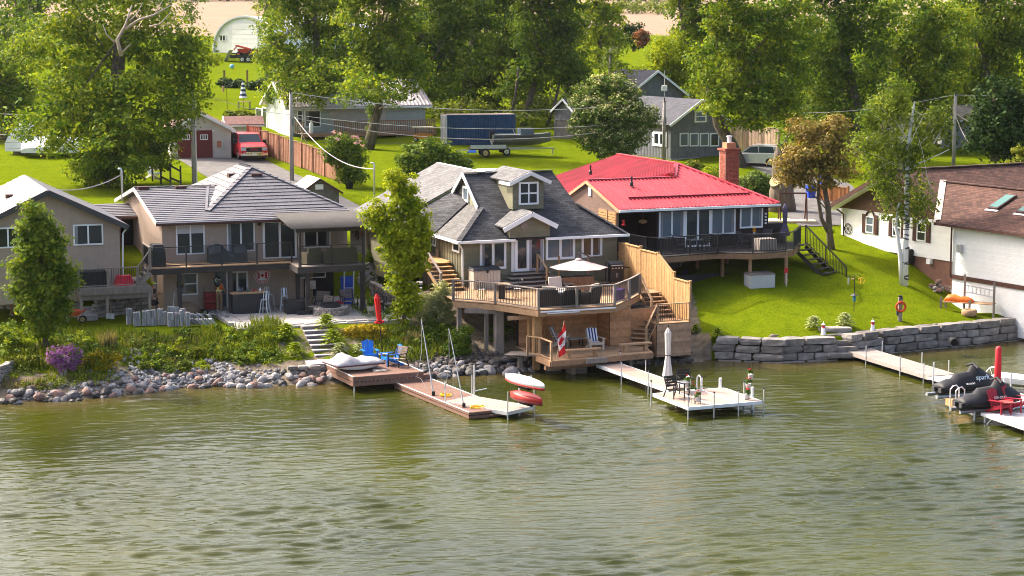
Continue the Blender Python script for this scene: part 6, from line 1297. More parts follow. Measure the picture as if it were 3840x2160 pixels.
tree('dark_tree','dark tree with thin leaning stems right of the container',[(1960,470,.35),(1990,360,.3),(2030,230,.25),(2000,100,.18)],[(2010,80,120,150),(2080,200,110,110),(1980,290,100,60),(2110,60,110,110),(2040,-40,130,80),(2150,300,60,60),(1930,330,80,50)],L_DARK,.24,.9,.56,44)
for i,(p,q) in enumerate((((1905,480),(1945,250)),((2050,470),(2100,300)),((2085,455),(2130,410)))):
    a=hit(*p);b=GY(q[0],q[1],a.y)-a;t=thing('thin_stem_tree',('leftmost','middle','rightmost')[i]+' of the thin dark stems rising behind the aluminium boat','tree',a,0,'thin dark stems behind the boat');MB().tube([(0,0,-.2),b*.5+Vector((.15,0,0)),b],[.17,.14,.09],7).build('trunk',BARK,t,True);C=np.array([list(b*(1+.1*k)+Vector((rnd.uniform(-1.5,1.5),rnd.uniform(-1,1),rnd.uniform(-.5,1)))) for k in range(8)]);V=leaves(C,np.full(8,.8),34,.22);place('crown',npmesh('crown',V,quads(V),L_DARK),t)
tree('far_maple_tree','bright yellow-green tree far behind, left of the stubble field gap',[(2250,250,.4),(2250,160,.3),(2250,60,.2)],[(2240,100,95,90),(2190,60,80,60),(2290,160,70,80),(2220,200,90,70),(2290,60,60,40)],L_LIME,.32,1.1,.6,40,Y=240)
tree('spruce_bush','round dark evergreen in the far gap by the stubble field',[(2375,185,.2),(2375,140,.15)],[(2370,130,42,48),(2395,150,30,35)],L_CONIF,.3,.8,.7,50,Y=262,cat='bush')
tree('rusty_bush','small bush with rust-brown leaves in the far gap',[(2405,170,.15),(2405,140,.1)],[(2405,140,26,30)],L_RUST,.25,.6,.5,40,Y=256,cat='bush')
tree('sapling','thin leafless-topped sapling behind the flowering tree',[(2290,400,.16),(2285,280,.12),(2290,180,.06)],[(2300,230,60,60),(2270,290,50,50),(2340,260,50,50)],L_BIRCH,.2,.8,.3,26,Y=178,bark=mat('pale_bark',(.34,.28,.24),.9))
tree('flowering_tree','rounded tree covered in creamy blossom in front of the grey house',[(2310,612,.25),(2305,540,.2),(2300,450,.14)],[(2300,400,130,110),(2220,470,85,90,-1),(2360,470,85,100,-1),(2290,540,110,65,-1),(2190,370,50,60),(2420,440,45,50),(2290,320,80,40)],L_LINDEN,.2,.62,.62,46,extra=(L_CREAM,.85,.17,15))
tree('yellow_green_tree','sunny yellow-green thicket tree left of the grey house gable',[(2480,440,.3),(2490,330,.22),(2500,200,.15)],[(2460,300,80,80),(2540,330,80,70),(2500,200,75,90),(2580,230,60,90),(2440,370,70,40)],L_LIME,.24,.85,.56,44,Y=186)
tree('tall_thin_tree','tall thin-stemmed trees with yellow-green tops above the grey house',[(2600,400,.3),(2590,250,.25),(2560,80,.18),(2540,-20,.1)],[(2560,60,90,90),(2640,40,80,80),(2600,170,90,80),(2680,130,70,90)],L_MAPLE,.24,.9,.5,44,Y=188,extra=(L_RUST,.08,.25,20))
for i,(lab,u,v,Y,bl,lm) in enumerate((
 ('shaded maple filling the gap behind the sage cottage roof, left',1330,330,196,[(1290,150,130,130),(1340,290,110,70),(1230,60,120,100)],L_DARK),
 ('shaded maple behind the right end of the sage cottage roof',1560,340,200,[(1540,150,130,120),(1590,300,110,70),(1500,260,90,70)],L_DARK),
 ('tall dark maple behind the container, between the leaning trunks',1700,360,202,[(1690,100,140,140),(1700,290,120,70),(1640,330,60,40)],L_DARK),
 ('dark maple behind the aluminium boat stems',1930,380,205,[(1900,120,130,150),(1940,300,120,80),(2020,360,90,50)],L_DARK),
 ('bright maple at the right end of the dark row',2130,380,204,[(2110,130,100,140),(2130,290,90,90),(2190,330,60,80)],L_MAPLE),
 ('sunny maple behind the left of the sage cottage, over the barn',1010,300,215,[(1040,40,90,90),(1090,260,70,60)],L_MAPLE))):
    tree('maple_tree',lab,[(u,v,.45),(u,v-120,.35),(u+10,v-250,.2)],bl,lm,.28,1.15,.56,44,Y=Y)
# right group
for lab,u,v,Y,bl,lm in (('broad maple filling behind the grey house roof, right',2880,520,196,[(2860,300,140,130),(2960,420,130,80),(2800,200,120,110)],L_MAPLE),
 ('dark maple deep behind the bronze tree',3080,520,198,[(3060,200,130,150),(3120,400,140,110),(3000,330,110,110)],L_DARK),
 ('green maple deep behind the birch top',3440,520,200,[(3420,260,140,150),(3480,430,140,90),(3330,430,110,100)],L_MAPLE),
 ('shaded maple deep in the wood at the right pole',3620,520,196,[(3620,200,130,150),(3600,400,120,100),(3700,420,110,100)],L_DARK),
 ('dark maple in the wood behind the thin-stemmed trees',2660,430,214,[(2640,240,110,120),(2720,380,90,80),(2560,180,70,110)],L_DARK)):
    tree('maple_tree',lab,[(u,v,.45),(u,v-120,.35),(u+10,v-250,.2)],bl,lm,.28,1.15,.56,44,Y=Y)
tree('maple_tree','massive sunlit maple overhanging the grey house, trunk slanting left',[(2780,625,.62),(2740,540,.5),(2695,470,.4),(2655,310,.3)],[(2720,250,140,130),(2640,330,60,60,-2),(2820,130,170,140),(2760,400,140,70,-2),(2900,290,140,150),(2860,420,150,80,-2),(2960,110,120,150),(2740,60,120,100),(2920,440,120,60,-1),(2660,395,55,30,-4)],L_MAPLE,.22,.85,.56,46)
tree('stump_tree','gnarled old pollarded trunk with a sawn-off limb beside the lane',[(2935,792,.95),(2930,720,.8),(2940,640,.62)],[(2960,520,70,60),(3000,560,50,45)],L_SHRUB,.2,.6,.3,30,limbs=3)
t=bpy.data.objects['stump_tree'];o=t.location;g=lambda u,v,dy=0:GY(u,v,o.y+dy)-o
MB().tube([g(2935,700),g(2925,640),g(2930,580),g(2938,540)],[.62,.55,.48,.4],9).build('limb',BARK,t,True);MB().tube([g(2960,690),g(2990,660),g(3015,620)],[.45,.34,.26],8).build('limb',BARK,t,True)
x=MB().tube([g(2925,700),g(2907,680,-.4)],[.6,.42],10).build('sawn_limb',BARK,t,True);c=g(2907,680,-.42);d=(c-g(2925,700)).normalized();MB().tube([c,c+d*.04],[.4,.4],12).build('cut_face',mat('sawn_wood',(.42,.3,.17),.9),t)
tree('dark_tree','tall dark tree behind the golden tree with two heavy limbs',[(3200,560,.6),(3210,400,.5),(3160,180,.4),(3180,100,.25)],[(3100,110,150,150),(3050,300,120,130),(3220,240,140,150),(3160,400,150,100),(3230,20,160,110)],L_DARK,.24,.95,.56,44,Y=164)
tree('maple_tree','large green maple over the birch, forked bare trunk showing',[(3330,560,.6),(3325,330,.5),(3360,200,.35),(3400,160,.22)],[(3380,110,170,150),(3480,250,150,150),(3320,300,120,110,1),(3440,400,170,90,1),(3560,120,140,140)],L_MAPLE,.24,.95,.56,44,Y=172)
tree('dark_tree','broad green tree at the top right corner',[(3720,520,.6),(3700,350,.5),(3690,200,.35),(3650,100,.25)],[(3650,100,160,150),(3770,60,150,160),(3680,280,140,120),(3820,230,130,160),(3600,300,90,100),(3560,420,90,60)],L_MAPLE,.24,.95,.56,44,Y=178)
tree('spruce_tree','dark feathery conifer at the right behind the utility pole',[(3730,590,.35),(3730,450,.25),(3730,320,.1)],[(3730,450,110,120),(3740,340,70,60),(3700,540,90,50),(3830,470,90,130),(3810,560,70,50)],L_CONIF,.26,.8,.62,46,Y=148)
tree('yew_bush','bright yellow-green clipped evergreen at the right edge by the brown roof',[(3840,700,.2),(3840,640,.15)],[(3835,610,55,75),(3860,680,60,50)],L_YEW,.14,.4,.7,50,Y=124,cat='bush')
tree('bronze_tree','small twin-stemmed tree with golden bronze foliage on the right lawn',[(3120,934,.24),(3110,870,.2),(3105,780,.17),(3090,690,.13),(3100,600,.1)],[(3060,560,120,75),(2980,600,90,60),(3120,490,90,70),(3050,660,110,55),(3170,600,70,90),(2960,660,60,40),(3020,480,70,50)],L_BRONZE,.15,.5,.5,40,extra=(L_BIRCH,.22,.16,14))
t=bpy.data.objects['bronze_tree'];o=t.location;g=lambda u,v:GY(u,v,o.y)-o;MB().tube([g(3110,880),g(3080,820),g(3068,740),g(3070,660)],[.13,.12,.1,.07],8).build('second_stem',BARK,t,True);V=leaves(np.array([list(g(3112,866))]),np.array([.4]),60,.12);place('sprout',npmesh('sprout',V,quads(V),L_SHRUB),t)
# birch: white forked trunk, drooping sprays
bb=hit(3388,1070)
t=tree('birch_tree','tall white-barked birch with two trunks and drooping sprays on the right lawn',[(3393,1070,.2),(3395,950,.17),(3398,850,.15),(3400,700,.12),(3402,560,.1),(3420,450,.07),(3430,380,.04)],[(3370,380,110,80),(3290,440,90,80),(3480,470,90,70),(3330,560,100,90),(3230,540,60,60),(3440,590,80,90),(3330,700,80,90),(3450,760,70,80),(3380,800,80,50),(3300,650,50,60),(3380,310,60,40),(3540,430,50,40)],L_BIRCH,.14,.5,.4,34,bark=BIRCHB,flat=1.1,droop=1.2,limb_r=.45,limbs=26,shell=.25)
o=t.location;g=lambda u,v:GY(u,v,o.y)-o
MB().tube([g(3382,1066),g(3378,980),g(3366,880),g(3358,850),g(3372,760)],[.15,.13,.11,.1,.06],9).build('second_trunk',BIRCHB,t,True)
b=MB()
for pts in ([(3400,660),(3380,620),(3350,560),(3340,500)],[(3402,600),(3440,550),(3490,500),(3510,470)],[(3402,560),(3430,500),(3460,440)],[(3400,640),(3450,610),(3520,580),(3560,560)],[(3398,520),(3370,470),(3300,400)],[(3385,480),(3370,430),(3365,380)],[(3500,540),(3540,470),(3560,440)]): b.tube([g(*p) for p in pts],[.05*(1-.7*i/(len(pts)-1)) for i in range(len(pts))],6)
b.build('white_branch',BIRCHB,t,True)
b=MB()
for i in range(26):
    v=rnd.uniform(640,1060);p=g(3394+ (1070-v)*.02-.0,v);r=.13+.08*(v-640)/430;b.tube([p+Vector((rnd.uniform(-.05,.05),0,0)),p+Vector((rnd.uniform(-.03,.03),0,rnd.uniform(.03,.1)))],[r,r*.99],9)
b.build('dark_scar',mat('birch_scar',(.08,.07,.065),.9),t)
# foreground young trees
tree('young_maple','young green maple with upright limbs in front of the taupe cottage',[(172,1305,.16),(170,1250,.13),(165,1100,.1),(150,900,.05)],[(125,790,38,50),(165,850,38,60),(105,900,45,70),(150,960,60,80),(215,930,40,75),(100,1010,60,60),(185,1050,70,80),(230,1060,55,60),(150,1140,85,80),(120,1130,60,60),(80,1080,50,45),(215,1150,55,60),(170,1220,60,50),(260,1010,35,40)],leafmat('young_maple_leaves',[(.06,.12,.010),(.13,.20,.014),(.25,.30,.025)],.42,1.2),.15,.42,.62,50)
tree('young_maple','bright lime green columnar maple on the bank beside the red parasol',[(1516,1235,.12),(1516,1180,.11),(1515,1000,.08),(1510,800,.04)],[(1470,660,30,40),(1530,690,38,50),(1500,760,50,60),(1420,790,45,45),(1560,790,45,60),(1500,870,80,70),(1420,830,50,40),(1580,880,45,70),(1510,960,75,70),(1550,970,55,60),(1470,930,50,60),(1510,1050,55,60),(1530,1120,45,60),(1510,1180,38,40),(1390,800,30,25)],L_LIME,.14,.4,.6,50)
# mid bushes
tree('round_bush','big rounded bright green bush behind the olive house',[(1620,690,.2),(1620,640,.15)],[(1560,600,75,70),(1650,590,80,65),(1610,640,110,60),(1700,610,60,50),(1740,640,40,45),(1620,560,60,45)],L_SHRUB,.18,.55,.62,46,cat='bush',Y=143)
tree('lilac_bush','tall lilac bush with pink flower heads at the red-brown fence',[(1305,690,.12),(1300,620,.1)],[(1280,560,65,60),(1330,570,55,55),(1310,630,50,60),(1250,580,35,40),(1345,640,30,40)],L_SHRUB,.17,.5,.62,44,cat='bush',Y=141)
t=bpy.data.objects['lilac_bush'];C=np.array([list(GY(u,v,139.6)-t.location) for u,v in ((1252,495),(1275,500),(1325,512),(1340,515),(1335,535),(1348,530),(1360,545),(1268,520))]);V=leaves(C,np.full(len(C),.2),26,.12);place('bloom',npmesh('bloom',V,quads(V),leafmat('pink_bloom',[(.5,.28,.42),(.62,.42,.52)])),t)
tree('round_bush','dark green rounded bush right of the brick chimney',[(2830,730,.15),(2830,690,.1)],[(2825,680,50,50),(2860,700,40,45),(2800,710,40,40),(2870,730,35,25)],L_LINDEN,.17,.5,.62,46,cat='bush',Y=133)
tree('small_shrub','pale green shrub just left of the brick chimney',[(2680,690,.08),(2680,660,.06)],[(2675,650,38,32)],L_LIME,.15,.4,.5,40,cat='shrub',Y=134)
tree('small_shrub','spiky yellowish shrub behind the red roof ridge',[(2600,650,.06),(2600,610,.04)],[(2602,625,20,35),(2615,630,16,18)],L_YEW,.15,.35,.5,36,cat='shrub',Y=136)
for u,v,ru,rv in ((860,315,45,22),(1010,320,85,18),(1180,322,50,18)): tree('hedge_bush',{860:'left',1010:'middle',1180:'right'}[u]+' clump of dark scrub in the hedge strip across the far lawn',[(u,v+15,.05),(u,v,.04)],[(u,v,ru,rv)],L_CONIF,.3,.6,.6,40,cat='bush',group='scrub clumps across the far lawn')
tree('garden_bed','tall green perennials in a bed by the sage cottage end wall',[(890,440,.03),(890,430,.02)],[(870,432,30,14),(920,436,35,16)],L_GRASS,.25,.4,.8,40,cat='plants')
# far hedges and woods, nobody could count these
def mass(name,items,lm,size,rc,n,flat=.7,dens=1):
    C=[];Rr=[]
    for x0,x1,y0,y1,h,k in items:
        for _ in range(k):
            x=rnd.uniform(x0,x1);y=rnd.uniform(y0,y1);C.append((x,y,hz(x,y)+h*rnd.random()**.8));Rr.append(rc*rnd.uniform(.6,1.3))
    V=leaves(np.array(C),np.array(Rr),n,size,flat);place(name,npmesh(name,V,quads(V),lm),kind='stuff')
mass('far_woods',[(-150,-30,548,575,5,420),(20,60,600,640,10,220),(-20,40,640,660,11,160)],L_CONIF,1.0,2.2,26)
mass('field_hedge',[(10,60,455,475,2.4,150)],L_FAR,.7,1.4,24)
mass('wood_undergrowth',[(-8,8,182,200,2.2,120),(26,52,168,190,3.5,320),(52,75,150,190,10,300),(10,24,190,215,3,90)],L_FAR,.4,1.2,36)
mass('wood_backdrop',[(22,80,195,225,15,700),(-75,-42,200,225,14,300)],L_DARK,.5,1.6,36)
# ================================================================ BANK PLANTS
def tufts(name,items,lm,kind='stuff',parent=None):
    """blades rising from the ground: (u,v,spread_px_u,spread_px_v,height,count)"""
    V=[]
    for u,v,su,sv,h,k in items:
        for _ in range(k):
            p=hit(u+rnd.uniform(-su,su),v+rnd.uniform(-sv,sv));a=rnd.uniform(0,6.28);hh=h*rnd.uniform(.5,1.2);l=hh*rnd.uniform(.1,.6);w=.018+.02*rnd.random();dx,dy=math.cos(a),math.sin(a)
            V+=[(p.x-dy*w,p.y+dx*w,p.z),(p.x+dy*w,p.y-dx*w,p.z),(p.x+dx*l+dy*w*.3,p.y+dy*l-dx*w*.3,p.z+hh),(p.x+dx*l-dy*w*.3,p.y+dy*l+dx*w*.3,p.z+hh)]
    return place(name,npmesh(name,np.array(V),quads(V),lm),parent,kind=kind)
tufts('bank_grass',[(120,1340,120,50,.35,1100),(350,1300,140,60,.35,1100),(620,1320,160,60,.3,1300),(880,1300,130,60,.4,1500),(960,1290,90,50,.45,900),(1000,1240,60,25,.5,500),(1500,1300,130,60,.4,1300),(1600,1290,110,50,.4,900),(300,1400,120,40,.3,500),(300,1255,260,12,.15,700)],L_GRASS)
tufts('dry_grass_clumps',[(405,1300,28,14,.6,240),(1545,1290,26,14,.55,240),(520,1290,60,25,.25,200),(650,1350,60,30,.25,240),(700,1300,80,30,.25,240),(100,1450,100,14,.3,240)],L_STRAW)
def patch(items,rc,n,size,lm,name,flat=.6):
    C=[];Rr=[]
    for u,v,su,sv,h,k in items:
        for _ in range(k):
            p=hit(rnd.gauss(u,su*.6),rnd.gauss(v,sv*.6));C.append((p.x,p.y,p.z+h*rnd.random()));Rr.append(rc*rnd.uniform(.6,1.3))
    V=leaves(np.array(C),np.array(Rr),n,size,flat,up=.7);place(name,npmesh(name,V,quads(V),lm),kind='stuff')
patch([(30,1300,60,60,.7,60),(250,1290,60,40,.3,40),(330,1330,90,40,.35,50),(560,1300,60,30,.3,34),(620,1340,50,30,.3,30),(900,1310,90,40,.5,60),(960,1330,80,40,.4,50),(1010,1270,50,30,.4,30),(700,1270,30,30,.3,20),(780,1330,60,30,.25,24),(640,1390,30,15,.2,12)],.26,40,.11,L_SHRUB,'bank_groundcover')
patch([(1560,1280,90,50,.5,70),(1650,1260,80,50,.6,60),(1440,1180,60,25,.4,40),(1400,1180,50,20,.4,36),(1460,1040,50,70,.5,60),(1420,980,40,40,.6,40),(1480,1130,40,30,.6,40),(1880,1260,40,30,.4,24)],.28,40,.11,L_SHRUB,'slope_groundcover')
patch([(40,1290,50,40,.6,26),(300,1300,60,30,.4,16),(560,1360,40,20,.35,12),(660,1330,60,30,.4,18),(890,1290,60,30,.5,24),(960,1350,50,25,.4,20),(760,1385,40,14,.3,10),(1000,1300,40,30,.5,16)],.24,40,.11,L_LIME,'bright_bank_clumps')
patch([(30,1400,110,30,.4,40),(330,1430,90,20,.3,26),(180,1450,100,18,.3,26)],.26,36,.10,L_GRASS,'waterline_weeds')
patch([(290,1090,20,10,.3,20),(380,1085,60,14,.45,46),(480,1075,40,12,.4,26),(15,1060,20,16,.5,20)],.24,40,.11,L_SHRUB,'planter_foliage')
def shrub(name,label,u,v,parts,lm,size,rc,n=46,cat='shrub',extra=None,dens=.7,group=None):
    b=hit(u,v);t=thing(name,label,cat,b,0,group);s=F/b.y;C,Rr=blobclumps(b.y,[(u+du,v+dv,ru,rv) for du,dv,ru,rv in parts],rc,dens,.35);V=leaves(C-np.array(b[:]),Rr,n,size,.7,up=.7);place('foliage',npmesh('foliage',V,quads(V),lm),t)
    st=MB()
    for i in range(6): st.tube([(rnd.uniform(-.1,.1),rnd.uniform(-.1,.1),-.1),Vector(C[rnd.randrange(len(C))])-b],[.03,.012],5)
    st.build('stem',BARK,t,True)
    if extra: em,frac,es,en=extra;k=RS.choice(len(C),int(len(C)*frac),replace=False);V=leaves(C[k]-np.array(b[:])+np.array([0,-.1,.12]),Rr[k],en,es,.7);place('bloom',npmesh('bloom',V,quads(V),em),t)
    return t
shrub('lilac_shrub','purple flowering lilac shrub at the foot of the left bank',238,1405,[(-25,-70,45,40),(25,-75,40,40),(0,-45,60,30),(40,-50,30,25)],L_LILAC,.09,.2,44,extra=(L_SHRUB,.3,.1,12))
MB().tube([(0,0,-.3),(.05,0,.2),(0,0,.6)],[.22,.15,.1],8).build('trunk',mat('pale_stump',(.36,.3,.26),.9),bpy.data.objects['lilac_shrub'],True)
shrub('golden_shrub','golden yellow juniper right of the purple lilac',375,1385,[(-50,-40,35,20),(0,-45,45,28),(50,-50,35,14),(10,-15,55,18),(-40,-8,30,14)],L_GOLD,.1,.2,36,extra=(L_SHRUB,.4,.1,20))
shrub('golden_shrub','low gold-tipped juniper left of the purple lilac',90,1375,[(-30,-25,40,16),(30,-30,35,16),(0,-10,50,16)],L_YEW,.1,.2,36)
shrub('golden_shrub','large golden spirea hedge beside the stone stairs',1360,1265,[(-40,-15,40,32),(10,-25,50,34),(55,-20,35,35),(30,5,60,24),(-55,-5,30,22)],L_GOLD,.09,.22,48)
shrub('bronze_shrub','small bronze-green shrub on the middle of the bank',735,1345,[(0,-25,26,28)],L_YEW,.08,.18);shrub('bronze_shrub','small ochre shrub among the pale rubble',545,1390,[(0,-18,26,18)],L_YEW,.08,.16)
shrub('green_tussock','rounded bright grass tussock at the edge of the rubble',690,1395,[(0,-20,28,22)],L_GRASS,.14,.18);shrub('green_tussock','dark green tussock beside the ochre shrub',585,1385,[(0,-12,14,14)],L_SHRUB,.12,.14)
shrub('variegated_shrub','big cream-variegated shrub left of the wooden deck',1635,1215,[(-30,-80,55,45),(30,-95,45,45),(0,-45,75,45),(-45,-35,45,40),(40,-30,40,40),(15,-130,30,25)],L_PALE,.1,.26,50)
shrub('green_shrub','dark green feathery shrub under the wooden deck posts',1725,1330,[(0,-60,45,50),(-10,-20,55,40),(25,-90,25,30),(-40,-10,40,30)],L_SHRUB,.1,.24,50)
shrub('ornamental_grass','spiky light green grass plant in the stone planter',430,1110,[(0,-16,26,16)],L_LIME,.2,.16)
shrub('potted_pine','feathery grey-green pine growing at the deck stairs',2412,1130,[(0,-15,15,26),(0,-35,8,20)],L_CONIF,.12,.14)
# hostas, leaf by leaf
def hleaf(mt):
    return MB().add([(0,0,0),(.10,-.075,.10),(.13,0,.085),(.10,.075,.10),(.25,-.06,.11),(.27,0,.10),(.25,.06,.11),(.36,0,.03)],[(0,1,2),(0,2,3),(1,4,5,2),(2,5,6,3),(4,7,5),(5,7,6)]).mesh('leaf',mt)
HG=hleaf(leafmat('hosta_leaf',[(.14,.21,.008),(.26,.32,.012)],.3,3));HV=hleaf(leafmat('variegated_hosta_leaf',[(.22,.29,.09),(.42,.45,.22)],.3,6))
def hosta(u,v,r,label,me):
    p=hit(u,v);t=thing('hosta',label,'plant',p);n=70
    for i in range(n):
        k=(i+.5)/n;a=i*2.4;tilt=R(-62+75*k);s=r/.5*rnd.uniform(.85,1.15)
        place('leaf',me,t,(math.cos(a)*.3*r*k,math.sin(a)*.3*r*k,r*(.75*(1-k*k)+.03)),(0,tilt,a),(s*(.7+.6*k),s,s))
for u,v,r,l,m in ((1076,1275,.62,'large green hosta left of the stone stairs, upper',HG),(1108,1335,.52,'large green hosta left of the stone stairs, lower',HG),(1223,1240,.62,'large green hosta right of the stone stairs, topmost',HG),(1247,1295,.62,'large green hosta right of the stone stairs, below the topmost',HG),(1275,1325,.42,'pale-edged hosta right of the bottom stone stairs',HV),(1345,1325,.36,'pale-edged hosta behind the blue chairs',HV),(1535,1330,.3,'small yellow-green hosta above the rocks',HV),(3051,1232,.5,'pale variegated hosta left of the stone steps on the lawn',HV),(3168,1225,.55,'pale variegated hosta right of the stone steps on the lawn',HV),(2608,1248,.35,'small green hosta beside the cedar stair landing',HG),(2690,1268,.4,'small green hosta behind the armour stone wall',HG)): hosta(u,v,r,l,m)
# ================================================================ FURNITURE AND SMALL THINGS
BLUEP=mat('bright_blue_plastic',(.01,.17,.62),.4,.06);REDP=mat('crimson_plastic',(.32,.015,.03),.45,.08);BEIGEP=mat('beige_plastic',(.5,.42,.34),.55,.05);CUSH=mat('beige_cushion',(.5,.4,.33),.85,.08);WICK=mat('dark_wicker',(.03,.025,.022),.8,.3,20,bump=.5,bs=60);CHARC=mat('charcoal_plastic',(.025,.026,.03),.5,.15)
def adirondack(label,loc,rot,m,group=None,sc_=1,towel=None):
    t=thing('adirondack_chair',label,'chair',loc,rot,group);t.scale=(sc_,)*3
    for i in range(5): MB().beam((-.26,-.28+.13*i,.37-.035*i),(.26,-.28+.13*i,.37-.035*i),.12,.025).build('seat_slat',m,t)
    for i in range(5):
        x=(i-2)*.108;h=.98-abs(i-2)*.035;MB().beam((x*.9,.24,.22),(x*1.12,.52,h),.1,.022,up=(0,-1,.3)).build('back_slat',m,t)
    for s in (-1,1):
        MB().beam((s*.34,-.42,.56),(s*.34,.34,.53),.13,.025).build('armrest',m,t);MB().beam((s*.32,-.34,0),(s*.32,-.34,.55),.09,.03).build('leg',m,t);MB().beam((s*.27,-.34,.34),(s*.27,.55,.0),.03,.12).build('leg',m,t)
    MB().beam((-.27,-.35,.33),(.27,-.35,.33),.025,.12).build('apron',m,t)
    if towel:
        for i in range(7): x=-.24+.48*i/7;MB().beam((x+.034,.16,.36),(x+.034,.44,.95),.068,.035,up=(0,-1,.3)).build('towel_stripe',(TRIM,towel)[i%2],t)
        MB().beam((-.24,-.05,.36),(.24,-.05,.36),.2,.03).build('towel_edge',TRIM,t)
    return t
def armchair(label,loc,rot,fm,sm,group=None,w=.6):
    t=thing('armchair',label,'chair',loc,rot,group)
    for i in range(4): MB().beam((-w/2,-.2+.13*i,.42-.02*i),(w/2,-.2+.13*i,.42-.02*i),.12,.025).build('seat_slat',sm,t)
    for i in range(4): MB().beam((-w/2,.27+.035*i,.52+.12*i),(w/2,.27+.035*i,.52+.12*i),.02,.105).build('back_slat',sm,t)
    for s in (-1,1):
        x=s*(w/2+.03);MB().beam((x,-.3,0),(x,-.28,.62),.04,.04).build('leg',fm,t);MB().beam((x,.42,0),(x,.2,.45),.04,.04).beam((x,.2,.45),(x,.4,.95),.04,.04).build('leg',fm,t);MB().beam((x,-.32,.63),(x,.3,.64),.06,.03).build('armrest',fm,t)
    return t
def table(label,loc,rot,w,d,h,m,tm=None,cat='table',name='side_table'):
    t=thing(name,label,cat,loc,rot);MB().box(-w/2,w/2,-d/2,d/2,h-.04,h).build('table_top',tm or m,t)
    for x in (-1,1):
        for y in (-1,1): MB().box(x*(w/2-.04)-.02,x*(w/2-.04)+.02,y*(d/2-.04)-.02,y*(d/2-.04)+.02,0,h-.04).build('leg',m,t)
    return t
def closed_parasol(label,loc,h,fm,flare=.16,pm=None,low=.8,name='parasol'):
    t=thing(name,label,'parasol',loc);MB().tube([(0,0,0),(0,0,h)],.025,8).build('pole',pm or BLACK,t);V=[];n=14;rows=[(h-.02,.03),(h-.25,.13),(h*.62,.11),(h*.5,.10),(low+.1,flare),(low,flare*1.05)];S=[]
    for z,r in rows: S.append([(math.cos(2*math.pi*k/n)*r*(1+.22*(k%2)),math.sin(2*math.pi*k/n)*r*(1+.22*(k%2)),z+(.05*(k%2) if z<low+.05 else 0)) for k in range(n)])
    MB().loft(S).build('canopy',fm,t);MB().tube([(0,0,h*.52),(0,0,h*.52+.04)],.125,12).build('strap',pm or BLACK,t);MB().lathe([(.02,h),(.04,h+.05),(.01,h+.12)],(0,0,0),8).build('finial',BLACK,t);return t
zk2=zoomer(900,1100,2.8975)
DA=dock_frame(B_,C_)
# --- dock one
adirondack('bright blue adirondack chair facing the lake, left of the two blue ones',G(*zk2(1410,735),.765),DA-R(8),BLUEP,'blue chairs on the dock')
adirondack('bright blue adirondack chair turned sideways behind the slatted armchair',G(*zk2(1640,775),.765),R(-62),BLUEP,'blue chairs on the dock')
SLAT=mat('grey_tan_slats',(.36,.27,.2),.75,.12);armchair('slatted tan armchair with black frame at the back right of the brown dock',G(*zk2(1715,795),.765),R(-38),BLACK,SLAT)
table('small black-legged slatted table between the blue chairs',G(*zk2(1552,745),.765),DA,.42,.42,.42,BLACK,SLAT)
closed_parasol('closed red parasol leaning behind the blue dock chairs',hit(1436,1318)+Vector((0,-.3,0)),2.95,mat('red_fabric',(.55,.01,.008),.7,.1),.2,low=1.45)
x=bpy.data.objects['parasol.001'];x.rotation_euler=(R(2),R(-5),0)
# covered pedal boat
p=G(*zk2(1262,842),.765);t=thing('pedal_boat','white pedal boat under a grey cover on the brown dock','boat',p,DA+R(4));HW=mat('white_hull',(.75,.75,.74),.35,.03);CV=mat('grey_boat_cover',(.33,.31,.31),.55,.15,4,c2=(.46,.43,.43))
for y in (.05,.95):
    S=[]
    for k in range(9): x=-1.05+2.3*k/8;w=.34*(1-abs(k/8-.5)**3*4.5)+.02;r=.16*abs(k/8-.5)**2*4;S.append([(x,y-w,.36),(x,y-w*.8,.08+r),(x,y+w*.8,.08+r),(x,y+w,.36)])
    MB().loft(S).build('pontoon',HW,t,True)
S=[]
for k in range(13):
    x=-1.12+2.42*k/12;q=k/12;hh=.42+.34*math.exp(-((q-.32)/.18)**2)+.12*math.exp(-((q-.8)/.1)**2)+.03*math.sin(k*2.3);S.append([(x,-.36,.3),(x,-.34,.40),(x,.02+.05*math.sin(k),hh),(x,.5,hh*.95+.06*math.sin(k*1.7)),(x,.98,hh),(x,1.34,.40),(x,1.36,.3)])
MB().loft(S).build('cover',CV,t,True)
S=[[(x,-.38,.28),(x,-.38,.34),(x,1.38,.34),(x,1.38,.28)] for x in (-1.14,1.34)];MB().loft(S).build('rub_rail',mat('maroon_band',(.12,.05,.05),.5),t)
p=G(*zk2(1520,850),.765);b=MB()
for i in range(5): b.tube([(.28*math.cos(k*.5+i)*(1+.3*math.sin(k+i)),.13*math.sin(k*.5+i),.02+.012*i) for k in range(13)],.014,4)
tag(b.build('rope',mat('pale_rope',(.55,.5,.42),.9),None,loc=p),'loose pale rope coiled on the brown dock beside the pedal boat','rope')
